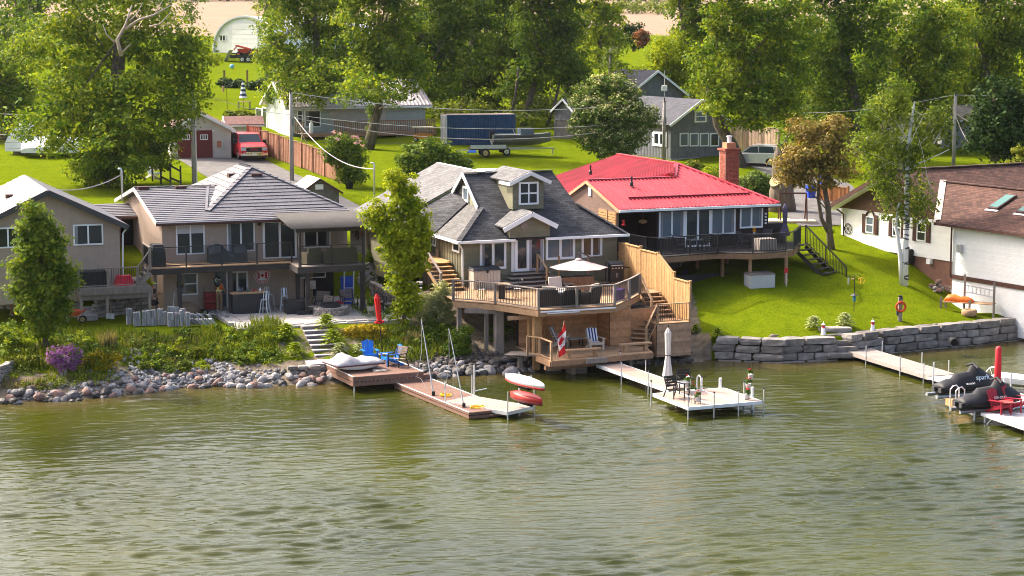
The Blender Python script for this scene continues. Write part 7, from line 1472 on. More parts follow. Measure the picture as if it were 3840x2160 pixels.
# mooring whips
for (u0,v0),(u1,v1),lab in (((1225-0,0),(0,0),''),)[:0]: pass
YEL=mat('yellow_rope',(.75,.45,.01),.7)
for b0,tip,lab in ((zk(1218,578),zk2(1968,275),'left'),(zk(1545,705),(1683,1231),'right')):
    p=G(*b0,.32);q=GY(*tip,p.y+1.6);t=thing('mooring_whip',lab+' of the two thin grey mooring whips standing on the long brown dock','mooring whip',p,0,'mooring whips on the dock');d=q-p
    MB().tube([(0,0,0),d*.5+Vector((0,0,.06)),d],[.032,.024,.014],6).build('rod',mat('grey_fibreglass',(.45,.47,.47),.5),t);MB().cbox((0,0,.08),(.14,.14,.2)).build('base',BLACK,t)
    MB().tube([d,d+Vector((.02,-.3,-d.z*.45)),d+Vector((-.1,-.6,-d.z*.72)),d+Vector((-.2,-.6,-d.z*.8)),d+Vector((.0,-.65,-d.z*.82)),d+Vector((.35,-1.0,-d.z*.97))],.012,5).build('line',mat('pale_rope',(.5,.5,.5)),t)
    y=MB()
    for i in range(3): y.tube([(.2+.5*rnd.random()*k/5,-.15+.3*math.sin(k+i*2),.03+.02*i) for k in range(8)],.022,5)
    tag(y.build('yellow_rope',YEL,None,loc=p+Vector((.1,0,.0))),'tangle of yellow rope at the foot of the '+lab+' mooring whip','rope')
# kayaks on the rack
o,ang,la=KF
def kayak(label,q0,q1,z,m,m2,flip):
    a,b=G(*zk(*q0),z),G(*zk(*q1),z);d=b-a;L=d.length;t=thing('kayak',label,'kayak',(a+b)/2,math.atan2(d.y,d.x));S=[];S2=[]
    for k in range(15):
        x=-L/2+L*k/14;q=abs(k/14-.5)*2;w=.36*(1-q**2.4)+.015;r=.14*q**3;c=1 if flip else -1
        S.append([(x,-w,0),(x,-w*.8,c*(.2-r*.3)),(x,-w*.3,c*(.28-r)),(x,w*.3,c*(.28-r)),(x,w*.8,c*(.2-r*.3)),(x,w,0)]);S2.append([(x,-w*1.01,.0),(x,w*1.01,.0),(x,w*.7,-c*.12),(x,-w*.7,-c*.12)])
    MB().loft(S).build('hull',m,t,True);MB().loft(S2).build('deck',m2,t,True)
    MB().tube([(-.4+.8*i/6,0,-(.14 if flip else -.13)) for i in range(7)],.16,8).build('cockpit',DARK,t);MB().tube([(-L/2+.12,0,.02),(-L/2-.03,0,.06)],.02,5).build('grab_handle',BLACK,t)
KW=mat('white_kayak_hull',(.78,.72,.72),.3,.04);KR=mat('red_kayak',(.45,.03,.025),.3,.08)
kayak('red kayak with a white bottom turned over on the top arms of the rack',(1990,385),(2408,505),1.72,KW,KR,True)
kayak('red kayak resting on the lower arms of the rack',(2045,570),(2385,665),.85,KR,mat('dark_red_kayak',(.2,.02,.03),.35),True)
# --- swim platform of house two
o,ang,LA,LB_=SWF;zw2=zoomer(2160,1300,3.481);BLK2=mat('black_resin',(.014,.014,.016),.5,.1)
armchair('black slatted armchair at the platform corner, nearer of the two',G(*zw2(1290,665),.565),R(35),BLK2,BLK2,'black armchairs on the swim platform',.55);armchair('black slatted armchair behind the black table, farther of the two',G(*zw2(1420,575),.565),R(8),BLK2,BLK2,'black armchairs on the swim platform',.55)
table('square black table between the two black armchairs',G(*zw2(1385,600),.565),R(20),.55,.55,.5,BLK2,mat('grey_table_top',(.25,.25,.27),.5))
closed_parasol('closed cream parasol tied at the end of the tan walkway',G(*zw2(1195,520),.565),2.75,mat('cream_fabric',(.62,.55,.5),.8,.05),.2,low=.45)
POTW=mat('patterned_white_pot',(.66,.66,.66),.5,.15,18,c2=(.45,.5,.55));GERN=leafmat('geranium_leaves',[(.03,.08,.012),(.07,.12,.02)],.3,3)
def potplant(label,loc,r,pm,lm,h=.3,flower=None,name='potted_plant',n=90,group=None,leaf=.09):
    t=thing(name,label,'potted plant',loc,0,group);MB().lathe([(r*.75,0),(r,r*1.7),(r*1.04,r*1.75),(r*.9,r*1.6)],(0,0,0),14).build('pot',pm,t,True)
    C=np.array([[rnd.uniform(-r,r)*.7,rnd.uniform(-r,r)*.7,r*1.8+h*rnd.random()] for _ in range(7)]);V=leaves(C,np.full(7,r*.9),n//7,leaf);place('foliage',npmesh('foliage',V,quads(V),lm),t)
    if flower: V=leaves(C[:3]+np.array([0,0,h*.7]),np.full(3,r*.35),10,.07);place('flower',npmesh('flower',V,quads(V),flower),t)
    return t
RF=mat('red_petals',(.6,.02,.03),.6)
for i,(x,y,z) in enumerate(((1452,600,.5),(1525,672,.28),(1592,738,.1))): p=G(*zw2(x,y),.565);p.z+=z*.5;potplant(('topmost','middle','lowest')[i]+' of three patterned white geranium pots on the wire stand by the black armchairs',p,.13,POTW,GERN,.22,RF,group='geranium pots on the left stand')
b=MB();p=G(*zw2(1520,745),.565)
for x,y,h in ((-.33,.35,.55),(-.1,.25,.5),(-.05,.1,.38),(.1,.02,.38),(.12,-.1,.15),(.34,-.12,.55)): b.tube([(x,y,0),(x,y,h)],.012,4)
tag(b.build('plant_stand',BLACK,None,loc=p),'thin black wire plant stand holding three geranium pots near the armchairs','plant stand')
p0=G(*zw2(2235,690),.565)
for i,(dx,dy,z) in enumerate(((0,0,.02),(.05,.12,.48),(.16,.2,.88))): potplant(('lowest','middle','topmost')[i]+' of three white geranium pots stacked on the tall stand at the platform corner',p0+Vector((dx,dy,z)),.13,POTW if i==0 else TRIM,GERN,.16,RF,group='geranium pots on the right stand')
b=MB();b.tube([(.1,.25,0),(.1,.25,1.55)],.015,5).tube([(-.1,0,.0),(.2,.3,.0)],.012,4).tube([(.1,.25,.46),(0,.1,.46)],.012,4).tube([(.1,.25,.86),(.1,.2,.86)],.012,4);tag(b.build('plant_stand',BLACK,None,loc=p0),'tall thin black plant stand at the right corner of the swim platform','plant stand')
# --- cedar shelter and lower deck
NAVY=mat('navy_stripe',(.02,.03,.16),.8)
q=zh=zoomer(1640,900,1.638)
p=G(*zh(965,672),.96);adirondack('beige adirondack chair draped with a blue and white striped towel, facing the lake',p,H2.r-R(4),BEIGEP,'towel-draped chairs under the deck',1.06,NAVY)
p=G(*zh(758,655),.96);adirondack('beige adirondack chair with a striped towel, half hidden behind the flag',p,H2.r+R(60),BEIGEP,'towel-draped chairs under the deck',1.06,NAVY)
table('low black table with a pale top under the wooden deck',G(*zh(845,652),.96),H2.r,.75,.5,.42,BLACK,mat('pale_table_top',(.5,.5,.48),.5))
# canadian flag
p=GY(*zh(742,720),93.9);p=G(*zh(733,690),1.5);q=GY(*zh(780,497),p.y-.2);t=thing('canada_flag','red and white maple leaf flag on a short slanting staff at the lower deck','flag',p);d=q-p;MB().tube([(-.02,0,-.35),d],.018,6).build('staff',WOODP,t)
fy=q.y-.05
def fl(u,v):  # u across the cloth, v from the hoist down to the fly
    a_=np.array([781,508]);b_=np.array([748,572]);c_=np.array([793,690]);d_=np.array([740,722]);x,y=(a_*(1-u)+b_*u)*(1-v)+(c_*(1-u)+d_*u)*v
    return GY(*zh(x+7*math.sin(v*6+u*3),y),fy-.06*math.sin(u*7+v*5))-p
FR,FW=mat('flag_red',(.6,.015,.02),.8,.05),mat('flag_white',(.78,.76,.76),.8,.03)
def strip(v0,v1,m,nm):
    V=[];Q=[]
    for i in range(9):
        for j in range(7): V.append(fl(i/8,v0+(v1-v0)*j/6))
    for i in range(8):
        for j in range(6): Q.append((i*7+j,i*7+j+1,i*7+j+8,i*7+j+7))
    b=MB();b.add(V,Q);b.add([v+Vector((.004,.008,0)) for v in V],[q_[::-1] for q_ in Q]);b.build(nm,m,t,True)
strip(0,.25,FR,'red_band');strip(.25,.75,FW,'white_band');strip(.75,1,FR,'red_band')
LEAF=[(0,-.38),(.03,-.38),(.02,-.18),(.22,-.22),(.19,-.15),(.38,0),(.33,.03),(.36,.14),(.25,.12),(.23,.17),(.12,.06),(.17,.28),(.10,.24),(0,.4)];LEAF=LEAF+[(-x,y) for x,y in LEAF[-2:0:-1]]
def leafshape(mt,parent,fn,name='maple_leaf_emblem'): b=MB();b.add([fn(x,y) for x,y in LEAF]+[fn(0,0)],[(i,(i+1)%len(LEAF),len(LEAF)) for i in range(len(LEAF))]);return b.build(name,mt,parent)
leafshape(FR,t,lambda x,y:fl(.5-x*1.0,.5-y*.55)+Vector((0,-.07,0)))
# --- wooden deck furniture
def onH2(x,y,z=3.2): p=G(*zh(x,y),z);return p
p=onH2(277,325);a=H2.loc(p.x,p.y);t=thing('storage_shed','beige resin deck cabinet with a dark lid against the olive wall','storage box',H2.w(.9,-.75,3.2),H2.r);MB().box(-.75,.75,-.35,.4,0,.98).build('cabinet',BEIGEP,t)
for s in (-1,1):
    dr=MB().box(min(0,s*.72)+.01,max(0,s*.72)-.01,-.38,-.35,.05,.93).build('door',BEIGEP,t)
    for i in range(1,4): MB().box(s*.72*i/4-.01,s*.72*i/4+.01,-.39,-.38,.08,.9).build('groove',mat('tan_groove',(.36,.29,.23),.6),dr)
MB().loft([[(-.8,-.42,.98),(.8,-.42,.98),(.8,.42,.98),(-.8,.42,.98)],[(-.74,-.3,1.08),(.74,-.3,1.08),(.74,.42,1.14),(-.74,.42,1.14)]]).build('lid',CHARC,t);MB().cbox((0,-.43,.94),(.1,.05,.16)).build('latch',BLACK,t)
def wicker(label,a,b_,rot):
    t=thing('wicker_armchair',label,'chair',H2.w(a,b_,3.2),H2.r+R(rot),'dark wicker armchairs round the deck table');MB().box(-.4,.4,-.4,.35,.0,.4).build('base',WICK,t)
    for s in (-1,1): MB().loft([[(s*.4,-.4,0),(s*.5,-.4,0),(s*.52,-.4,.6),(s*.42,-.4,.6)],[(s*.4,.42,0),(s*.5,.42,0),(s*.55,.42,.66),(s*.42,.42,.66)]]).build('arm',WICK,t)
    MB().loft([[(-.5,.32,0),(.5,.32,0),(.5,.44,0),(-.5,.44,0)],[(-.46,.5,.85),(.46,.5,.85),(.46,.58,.85),(-.46,.58,.85)]]).build('back',WICK,t)
    MB().box(-.38,.38,-.38,.32,.4,.5).build('seat_cushion',CUSH,t);MB().loft([[(-.36,.26,.5),(.36,.26,.5),(.36,.36,.5),(-.36,.36,.5)],[(-.34,.4,1.02),(.34,.4,1.02),(.34,.5,1.02),(-.34,.5,1.02)]]).build('back_cushion',CUSH,t)
wicker('dark wicker armchair with beige cushion, back to the lake, left of the deck group',1.5,-7.9,160);wicker('dark wicker armchair turned toward the parasol, middle of the deck group',2.35,-8.25,185);wicker('dark wicker armchair at the right of the deck group under the parasol',3.6,-7.9,215);wicker('dark wicker armchair facing the lake behind the deck table',3.0,-5.6,0)
t=table('low dark table in the middle of the wicker armchairs',H2.w(2.7,-6.9,3.2),H2.r,1.1,.8,.55,WICK,mat('striped_cloth',(.4,.4,.4),.7,.3,30))
# cantilever parasol
t=thing('cantilever_parasol','open pale pink cantilever parasol over the wooden deck','parasol',H2.w(7.3,-2.2,3.2),H2.r);PINK=mat('pale_pink_fabric',(.58,.40,.36),.8,.04)
o=t.location;cpx=H2.loc(*G(*zh(868,118),5.2)[:2]);c=GY(*zh(868,118),H2.w(5.0,-3.2)[1]);cl=H2.loc(c.x,c.y);cx,cy,cz=cl[0]-7.3,cl[1]+2.2,c.z-3.2;n=8;rr=1.52
ring=[(cx+rr*math.cos(2*math.pi*(k+.5)/n),cy+rr*math.sin(2*math.pi*(k+.5)/n),cz-.42) for k in range(n)];apx=(cx,cy,cz)
for k in range(n): MB().slab([apx,ring[k],ring[(k+1)%n]],.012).build('canopy_panel',PINK,t);MB().beam(apx,ring[k],.025,.025).build('rib',ALU,t)
MB().lathe([(.2,-.02),(.12,.05),(.02,.08)],apx,10).build('vent_cap',PINK,t);MB().tube([(0,0,0),(0,0,1.15),(-.35,-.1,1.6),(-1.2,-.5,cz+.0),(cx+.2,cy+.1,cz+.32),(cx,cy,cz+.3),(cx,cy,cz)],.035,8).build('arm',GREYT,t);MB().box(-.4,.4,-.4,.4,0,.08).build('base',CHARC,t)
def bbq(label,loc,rot,covered=False):
    t=thing('barbecue',label,'barbecue',loc,rot)
    if covered: MB().loft([[(-.7,-.35,0),(.7,-.35,0),(.7,.35,0),(-.7,.35,0)],[(-.68,-.33,.8),(.68,-.33,.8),(.68,.33,.8),(-.68,.33,.8)],[(-.5,-.25,1.12),(.5,-.25,1.12),(.5,.25,1.12),(-.5,.25,1.12)]]).build('cover',mat('black_cover',(.012,.012,.014),.5,.2),t);return t
    MB().box(-.42,.42,-.28,.28,.12,.78).build('cabinet',BLACK,t)
    for s in (-1,1): MB().box(min(0,s*.4)+.01,max(0,s*.4)-.01,-.30,-.28,.16,.7).build('door',CHARC,t);MB().tube([(s*.05,-.32,.35),(s*.05,-.32,.6)],.012,5).build('handle',ALU,t);MB().box(s*.42 if s>0 else -.8,.8 if s>0 else -.42,-.25,.25,.82,.86).build('side_shelf',BLACK,t)
    MB().box(-.44,.44,-.33,.28,.78,.92).build('control_panel',BLACK,t)
    for i in range(4): MB().tube([(-.28+.19*i,-.33,.85),(-.28+.19*i,-.37,.85)],.035,8).build('knob',ALU,t)
    MB().loft([[(x,-.3,.92),(x,-.26,1.08),(x,-.05,1.2),(x,.2,1.18),(x,.28,.92)] for x in (-.44,.44)]).build('lid',CHARC,t);MB().tube([(-.36,-.34,1.0),(.36,-.34,1.0)],.02,6).build('lid_handle',ALU,t)
    for x in (-.36,.36): MB().tube([(x,-.2,.07),(x+.06,-.2,.07)],.07,8).build('castor',RUBBER,t)
    return t
bbq('black gas barbecue against the yellow fence on the wooden deck',H2.w(8.0,-1.6,3.2),H2.r+R(3))
t=thing('planter_box','long low wooden planter with two posts beside the olive wall','planter',H2.w(5.9,-1.2,3.2),H2.r);MB().box(-.95,.95,-.3,.3,0,.42).build('box',WOODB,t);MB().box(-.9,.9,-.25,.25,.42,.44).build('soil',DARK,t)
for s in (-1,1): MB().box(s*.85-.04,s*.85+.04,.2,.28,.0,1.55).build('post',WOODB,t)
def bistro(label,loc,rot):
    t=thing('bistro_chair',label,'chair',loc,rot,'black wire bistro chairs by the cabinet');MB().tube([(.2*math.cos(k*.7),.2*math.sin(k*.7),.45) for k in range(10)],.016,5).build('seat_ring',BLACK,t);MB().lathe([(.2,.43),(.2,.46)],(0,0,0),12).build('seat',mat('pale_seat',(.5,.45,.42)),t);MB().tube([(-.2,.1,.45),(-.2,.2,.85),(0,.24,.95),(.2,.2,.85),(.2,.1,.45)],.016,5).build('back',BLACK,t)
    for k in range(4): MB().tube([(.18*math.cos(k*1.57+.8),.18*math.sin(k*1.57+.8),.44),(.24*math.cos(k*1.57+.8),.24*math.sin(k*1.57+.8),0)],.014,5).build('leg',BLACK,t)
bistro('black wire bistro chair left of the barrel table on the deck',H2.w(-.6,-4.2,3.2),R(120));bistro('black wire bistro chair right of the barrel table on the deck',H2.w(1.2,-4.6,3.2),R(-60))
t=thing('barrel_table','small dark wooden pedestal table by the deck cabinet','table',H2.w(.3,-4.7,3.2));MB().box(-.18,.18,-.18,.18,0,.72).build('pedestal',WOODD,t);MB().lathe([(.42,.72),(.42,.77)],(0,0,0),16).build('table_top',WOODB,t)
t=thing('purple_box','purple storage tub at the right corner of the wooden deck','box',H2.w(5.6,-7.3,3.2),H2.r+R(45));MB().box(-.35,.35,-.2,.2,0,.5).build('tub',mat('purple_plastic',(.12,.05,.3),.5),t);MB().box(-.37,.37,-.22,.22,.5,.56).build('lid',MATS['purple_plastic'],t)
# --- raised deck of the brown house
def onH3(x,y,z=4.5): return G(*z4(x,y),z)
def patio(label,loc,rot,m,g): 
    t=armchair(label,loc,rot,m,m,g,.5);return t
GREYC=mat('grey_mesh_chair',(.06,.06,.065),.6,.1)
patio('black metal chair at the left glass table on the brown deck',H3.w(.6,-1.6,4.5),H3.r+R(70),BLACK,'dark chairs on the brown deck');patio('black ornate chair in front of the sliding door on the brown deck',H3.w(2.2,-1.5,4.5),H3.r+R(175),BLACK,'dark chairs on the brown deck');patio('grey mesh chair left of the flower table on the brown deck',H3.w(4.9,-1.2,4.5),H3.r+R(90),GREYC,'dark chairs on the brown deck');patio('grey mesh chair right of the flower table on the brown deck',H3.w(6.3,-.9,4.5),H3.r-R(60),GREYC,'dark chairs on the brown deck')
table('small glass-topped table on the left of the brown deck',H3.w(1.4,-1.9,4.5),H3.r,.8,.6,.7,BLACK,GLASSB);table('dark dining table carrying the vase of yellow flowers',H3.w(5.6,-1.0,4.5),H3.r,1.0,.8,.72,BLACK,GREYC)
potplant('white vase of orange and yellow flowers on the dark table of the brown deck',H3.w(5.6,-1.0,5.22),.07,TRIM,mat('orange_petals',(.7,.3,.01),.6),.2,mat('yellow_petals',(.8,.5,.02),.6),leaf=.1)
t=thing('covered_ottoman','square table under a rumpled taupe cover at the front of the brown deck','covered furniture',H3.w(5.4,-2.6,4.5),H3.r);MB().loft([[(-.58,-.42,.06),(.56,-.46,.0),(.6,.42,.05),(-.55,.45,.02)],[(-.55,-.4,.4),(.53,-.4,.4),(.53,.4,.42),(-.53,.4,.4)],[(-.5,-.38,.66),(.5,-.38,.66),(.5,.38,.66),(-.5,.38,.66)]]).build('cover',mat('taupe_cover',(.24,.2,.17),.8,.15),t)
closed_parasol('closed dusky purple parasol at the right end of the brown deck',H3.w(7.85,-.5,4.5),2.35,mat('dusky_purple_fabric',(.10,.08,.13),.85,.1),.26,low=.5)
bbq('barbecue under a black cover beside the purple parasol',H3.w(7.7,.6,4.5),H3.r,True)
t=thing('wall_ornaments','three small white cut-out ornaments on the dark brown wall','ornament',H3.w(6.85,-.06,5.7),H3.r)
for i in range(4): MB().cbox((0,0,.18*i),(.12,.03,.1)).build('ornament',TRIM,t)
p=H3.b(z4(770,675),.8);t=thing('hanging_basket','hanging wicker lamp cluster in the dark porch of the brown house','hanging lamp',H3.w(p.x,.8,p.z-.1));MB().tube([(0,0,.2),(0,0,.95)],.01,4).build('cord',WOODP,t);MB().lathe([(.06,0),(.24,.08),(.22,.2),(.05,.24)],(0,0,0),10).build('basket',WOODN,t)
p=H3.b(z4(592,690),-.2);t=thing('hanging_feeder','red hummingbird feeder hanging at the porch corner of the brown house','bird feeder',H3.w(p.x,-.2,p.z-.1));MB().tube([(0,0,.2),(0,0,.9)],.008,4).build('cord',BLACK,t);MB().lathe([(.1,0),(.12,.06),(.05,.1),(.06,.25),(.09,.28)],(0,0,0),10).build('feeder',RED,t)
p=G(*z4(1870,1290),2.3);t=thing('deck_box','pale grey resin storage box under the brown deck','storage box',hit(*z4(1860,1290))+Vector((0,.4,0)),H3.r);MB().box(-.75,.75,-.4,.4,0,.72).build('box',mat('grey_resin',(.42,.42,.43),.6,.05),t);MB().loft([[(-.78,-.43,.72),(.78,-.43,.72),(.78,.43,.72),(-.78,.43,.72)],[(-.7,-.36,.8),(.7,-.36,.8),(.7,.4,.84),(-.7,.4,.84)]]).build('lid',mat('brown_lid',(.16,.13,.11),.6),t)
p=hit(2948,1075);t=thing('shovel','red-headed shovel leaning at the deck post of the brown house','shovel',p);MB().tube([(0,0,0),(0,.1,.75)],.02,5).build('shaft',TRIM,t);MB().cbox((0,.1,.88),(.22,.04,.28)).build('blade',RED,t)
p=GY(*z4(1775,1050),108);
# --- right lawn
p=hit(*zw(285,1305));t=thing('bird_feeder_pole','black bird feeder pole with a blue feeder and hanging hooks on the right lawn','bird feeder',p);h=1.95;MB().tube([(0,0,0),(0,0,h)],.022,6).build('pole',BLACK,t)
for s in (-1,1): MB().tube([(0,0,h-.05),(s*.12,0,h+.05),(s*.28,0,h),(s*.34,0,h-.1)],.012,5).build('hook',BLACK,t)
MB().lathe([(.07,.55),(.09,.6),(.085,.85),(.06,.88)],(.0,0,0),10).build('blue_feeder',mat('teal_plastic',(.05,.2,.3),.5),t);MB().lathe([(.2,.86),(.03,.98)],(0,0,0),12).build('baffle',GREYT,t);MB().lathe([(.045,h-.48),(.045,h-.14)],(-.33,0,0),8).build('seed_tube',STEEL,t);MB().cbox((-.1,0,h-.18),(.16,.12,.06)).build('tray',WOODP,t)
x=MB()
for k in range(16): a=k*.3927;x.tube([(.36+.17*math.cos(a),0,h-.27+.17*math.sin(a)),(.36+.17*math.cos(a+.4),0,h-.27+.17*math.sin(a+.4))],.014,5)
x.tube([(.36,0,h-.4),(.36,0,h-.12)],.05,6);x.build('yellow_feeder',mat('amber_plastic',(.6,.33,.02),.5),t)
p=hit(*zw(765,1405));t=thing('life_ring_post','weathered post carrying an orange life ring on the right lawn','life ring',p);MB().box(-.1,.1,-.1,.1,-.1,1.2).build('post',WOODG,t);MB().lathe([(.16,1.2),(.1,1.28),(.12,1.36)],(0,0,0),8).build('solar_cap',BLACK,t);MB().box(-.2,-.1,-.08,.08,.3,.55).build('outlet_box',GREYT,t)
b=MB();n=20
for k in range(n): a,a2=2*math.pi*k/n,2*math.pi*(k+1)/n;b.tube([(.24*math.cos(a),-.18,.78+.24*math.sin(a)),(.24*math.cos(a2),-.18,.78+.24*math.sin(a2))],.065,8,cap=False)
b.build('life_ring',mat('orange_red_ring',(.62,.06,.015),.45,.05),t,True)
zr=zoomer(2840,1000,2.264)
for x,y,lab in ((553,578,'left'),(972,555,'right')):
    p=hit(*zr(x,y));t=thing('garden_lighthouse',lab+' of the two small red and white lighthouse ornaments beside the stone steps','ornament',p+Vector((0,-.25,.05)),0,'lighthouse ornaments by the steps');MB().lathe([(.13,0),(.09,.32),(.11,.33),(.11,.36)],(0,0,0),12).build('tower',TRIM,t);MB().lathe([(.09,.36),(.09,.5)],(0,0,0),12).build('lantern',RED,t);MB().lathe([(.11,.5),(.1,.53),(.015,.6),(.012,.68)],(0,0,0),12).build('cap',TRIM,t)
TURT=mat('grey_brown_stone',(.22,.18,.14),.9,.25,10)
for x,y,lab,rot in ((130,608,'stone turtle ornament on the wall left of the steps',0),(1500,520,'stone turtle ornament on the wall right of the steps, facing left',180)):
    p=hit(*zr(x,y));t=thing('stone_turtle',lab,'ornament',p+Vector((0,-.15,.02)),R(rot));MB().ell((0,0,.09),(.2,.15,.11)).build('shell',TURT,t,True);MB().ell((.24,0,.12),(.07,.05,.05)).build('head',TURT,t,True)
    for a in (-1,1):
        for c in (-1,1): MB().ell((a*.14,c*.13,.04),(.07,.05,.035),6,4).build('leg',TURT,t,True)
p=hit(*zw(880,820));t=thing('air_conditioner','dark outdoor air conditioning unit by the white house foundation','air conditioner',p+Vector((0,.35,0)),R(-60));MB().box(-.38,.38,-.38,.38,.08,.88).build('housing',CHARC,t);MB().lathe([(.3,.88),(.3,.91)],(0,0,0),14).build('fan_grille',BLACK,t)
for i in range(7): MB().box(-.36,.36,-.395,-.38,.14+i*.1,.17+i*.1).build('louvre',GREYT,t)
MB().cbox((.0,-.4,.72),(.16,.02,.08)).build('badge',RED,t)
rk=hit(*zw(1170,1110))
for i in range(34):
    a=rnd.uniform(0,6.28);q=rnd.random();rock('piled_stone',rk.x+.85*q*math.cos(a),rk.y+.5*q*math.sin(a)+.2,rk.z+.55*(1-q)*rnd.random()+.08,rnd.uniform(.1,.2),rnd.choice('GPD'),'round fieldstone in the heap against the white house foundation','fieldstones heaped by the white house')
# plank table with orange tarp, ladder and tyre against the white house
p=hit(*zw(1480,1325))+Vector((0,-.25,0));t=thing('plank_table','low weathered plank staging with tall posts against the white house','table',p,R(-25));
for i in range(6): MB().box(-1.45,1.35,-.4+i*.14,-.27+i*.14,.62,.66).build('plank',WOODP,t)
for x,y,h in ((-1.5,-.35,.9),(.1,-.48,.85),(1.4,-.45,1.9),(-.4,.5,2.1),(-1.4,.4,.7)): MB().box(x-.05,x+.05,y-.05,y+.05,-.1,h).build('post',WOODG,t)
tt=MB();S=[[(x,-.25,.67),(x,-.18,.67+h*.8),(x,.05,.67+h),(x,.3,.67+h*.75),(x,.38,.67)] for x,h in ((-1.35,.12),(-1.2,.34),(-.8,.38),(-.5,.26),(-.2,.3),(.05,.22),(.2,.05))];tt.loft(S);x=tt.build('orange_tarp',mat('orange_tarp',(.75,.16,.02),.5,.15,6),None,True,loc=p);x.rotation_euler=(0,0,R(-25));tag(x,'bundled orange tarp lying on the plank staging by the white house','tarp')
l=MB()
for z in (1.05,1.42): l.beam((-.3,.42,z+.1),(1.3,.42,z-.12),.05,.06)
for i in range(7): l.beam((-.2+.23*i,.42,1.1-.03*i),(-.2+.23*i,.42,1.5-.03*i),.04,.04,up=(0,1,0))
x=l.build('ladder',ALU,None,loc=p);x.rotation_euler=(0,0,R(-25));tag(x,'short metal ladder leaning sideways behind the plank staging','ladder')
p2=hit(*zw(1480,1345))+Vector((0,-.2,0));tag(MB().lathe([(.35,0),(.42,.08),(.42,.28),(.36,.36),(.2,.36),(.2,.1)],(0,0,0),18).build('stone_planter',WOODP,None,True,loc=p2),'round concrete tub under the plank staging','tub')
t=thing('drain_pipe','dark corrugated drain pipe end in the armour stone wall','pipe',G(*zr(1670,640),.72)+Vector((0,-.05,0)));MB().tube([(0,-.1,0),(0,.5,0)],.2,14).build('pipe',BLACK,t);MB().tube([(0,-.11,0),(0,-.08,0)],.17,14).build('mouth',DARK,t)
b=MB();b.tube([GY(*zh(x,y),Y_) for x,y,Y_ in ((225,640,99.3),(255,690,98.2),(300,728,97.6),(360,745,97.2),(430,742,97),(530,735,97))],.11,8);tag(b.build('corrugated_hose',BLACK,None,True),'thick black drain hose snaking over the rubble below the wooden deck','hose')
# --- jet skis
o,ang=RCF
def jetski(label,q,z,rot,words):
    p=G(*zd(*q),z);t=thing('jet_ski',label,'jet ski',p,rot);C2=mat('black_fabric_cover',(.016,.016,.019),.6,.25,5)
    S=[]
    prof=[(-1.5,.42,.5),(-1.35,.5,.62),(-1.0,.56,.72),(-.75,.56,.74),(-.55,.52,.95),(-.1,.5,.98),(.15,.5,1.0),(.35,.52,1.28),(.6,.55,1.22),(.9,.54,1.02),(1.25,.42,.82),(1.5,.22,.66),(1.62,.06,.58)]
    for x,w,h in prof: S.append([(x,-w*1.02,.34),(x,-w,.46),(x,-w*.62,.46+(h-.46)*.55),(x,-w*.22,h),(x,w*.22,h),(x,w*.62,.46+(h-.46)*.55),(x,w,.46),(x,w*1.02,.34)])
    MB().loft(S).build('cover',C2,t,True)
    H=[]
    for k in range(11): x=-1.45+3.05*k/10;q_=k/10;w=.5*(1-max(0,(q_-.6)/.4)**2.2)+.02;r=.22*max(0,(q_-.55)/.45)**2;H.append([(x,-w,.4),(x,-w*.8,.2+r),(x,0,.04+r*1.3),(x,w*.8,.2+r),(x,w,.4)])
    MB().loft(H).build('hull',BLACK,t,True)
    MB().tube([(.38,-.42,1.2),(.42,0,1.36),(.38,.42,1.2)],.06,8).build('handlebar_cover',C2,t)
    for s in (-1,1): MB().cbox((-1.5,s*.25,.3),(.16,.2,.2)).build('tail_fitting',GREYT,t)
    for w_,size,mm,x,z_,tilt in words: text_mesh('cover_lettering',w_,size,mm,t,(x,-.52+.0-.03,z_),(R(90-tilt),0,0))
    return t
LGREY=mat('pale_lettering',(.45,.55,.65),.6);LWH=mat('white_lettering',(.75,.75,.75),.6)
ja=jetski('covered black jet ski on the dock lift with pale blue lettering, farther of the two',(1760,720),.42,R(24),(('spark',.34,LGREY,.55,.80,20),('SEA-DOO',.11,LWH,-.1,.55,5)))
jb=jetski('covered black jet ski nearer the red chairs, lying behind the ladder',(2080,935),.42,R(20),(('SEA-DOO',.15,LWH,.25,.60,8),))
for nm,q,rr,lab in (('a',(1700,750),R(24),'grey tube lift rails under the farther jet ski'),('b',(2060,960),R(20),'grey tube lift rails under the nearer jet ski')):
    p=G(*zd(*q),.25);t=thing('jet_ski_lift',lab,'boat lift',p,rr)
    for s in (-1,1): MB().tube([(-1.6,s*.38,.12),(1.6,s*.38,.12)],.09,8).build('bunk',STEEL,t)
    for x in (-1,1): MB().tube([(x,-.6,-.9),(x,-.6,.15)],.05,6).build('leg',STEEL,t);MB().beam((x,-.6,.02),(x,.6,.02),.08,.08).build('cross_member',STEEL,t)
p=G(*zd(2160,690),.4);t=thing('lift_wheel','large white hoop wheel of the boat lift behind the jet skis','wheel',p,R(-60));b=MB();n=20
for k in range(n): a,a2=2*math.pi*k/n,2*math.pi*(k+1)/n;b.tube([(.62*math.cos(a),0,.5+.62*math.sin(a)),(.62*math.cos(a2),0,.5+.62*math.sin(a2))],.03,6,cap=False)
b.build('rim',TRIM,t,True)
for k in range(3): a=math.pi*k/3;MB().tube([(.6*math.cos(a),0,.5+.6*math.sin(a)),(-.6*math.cos(a),0,.5-.6*math.sin(a))],.015,5).build('spoke',TRIM,t)
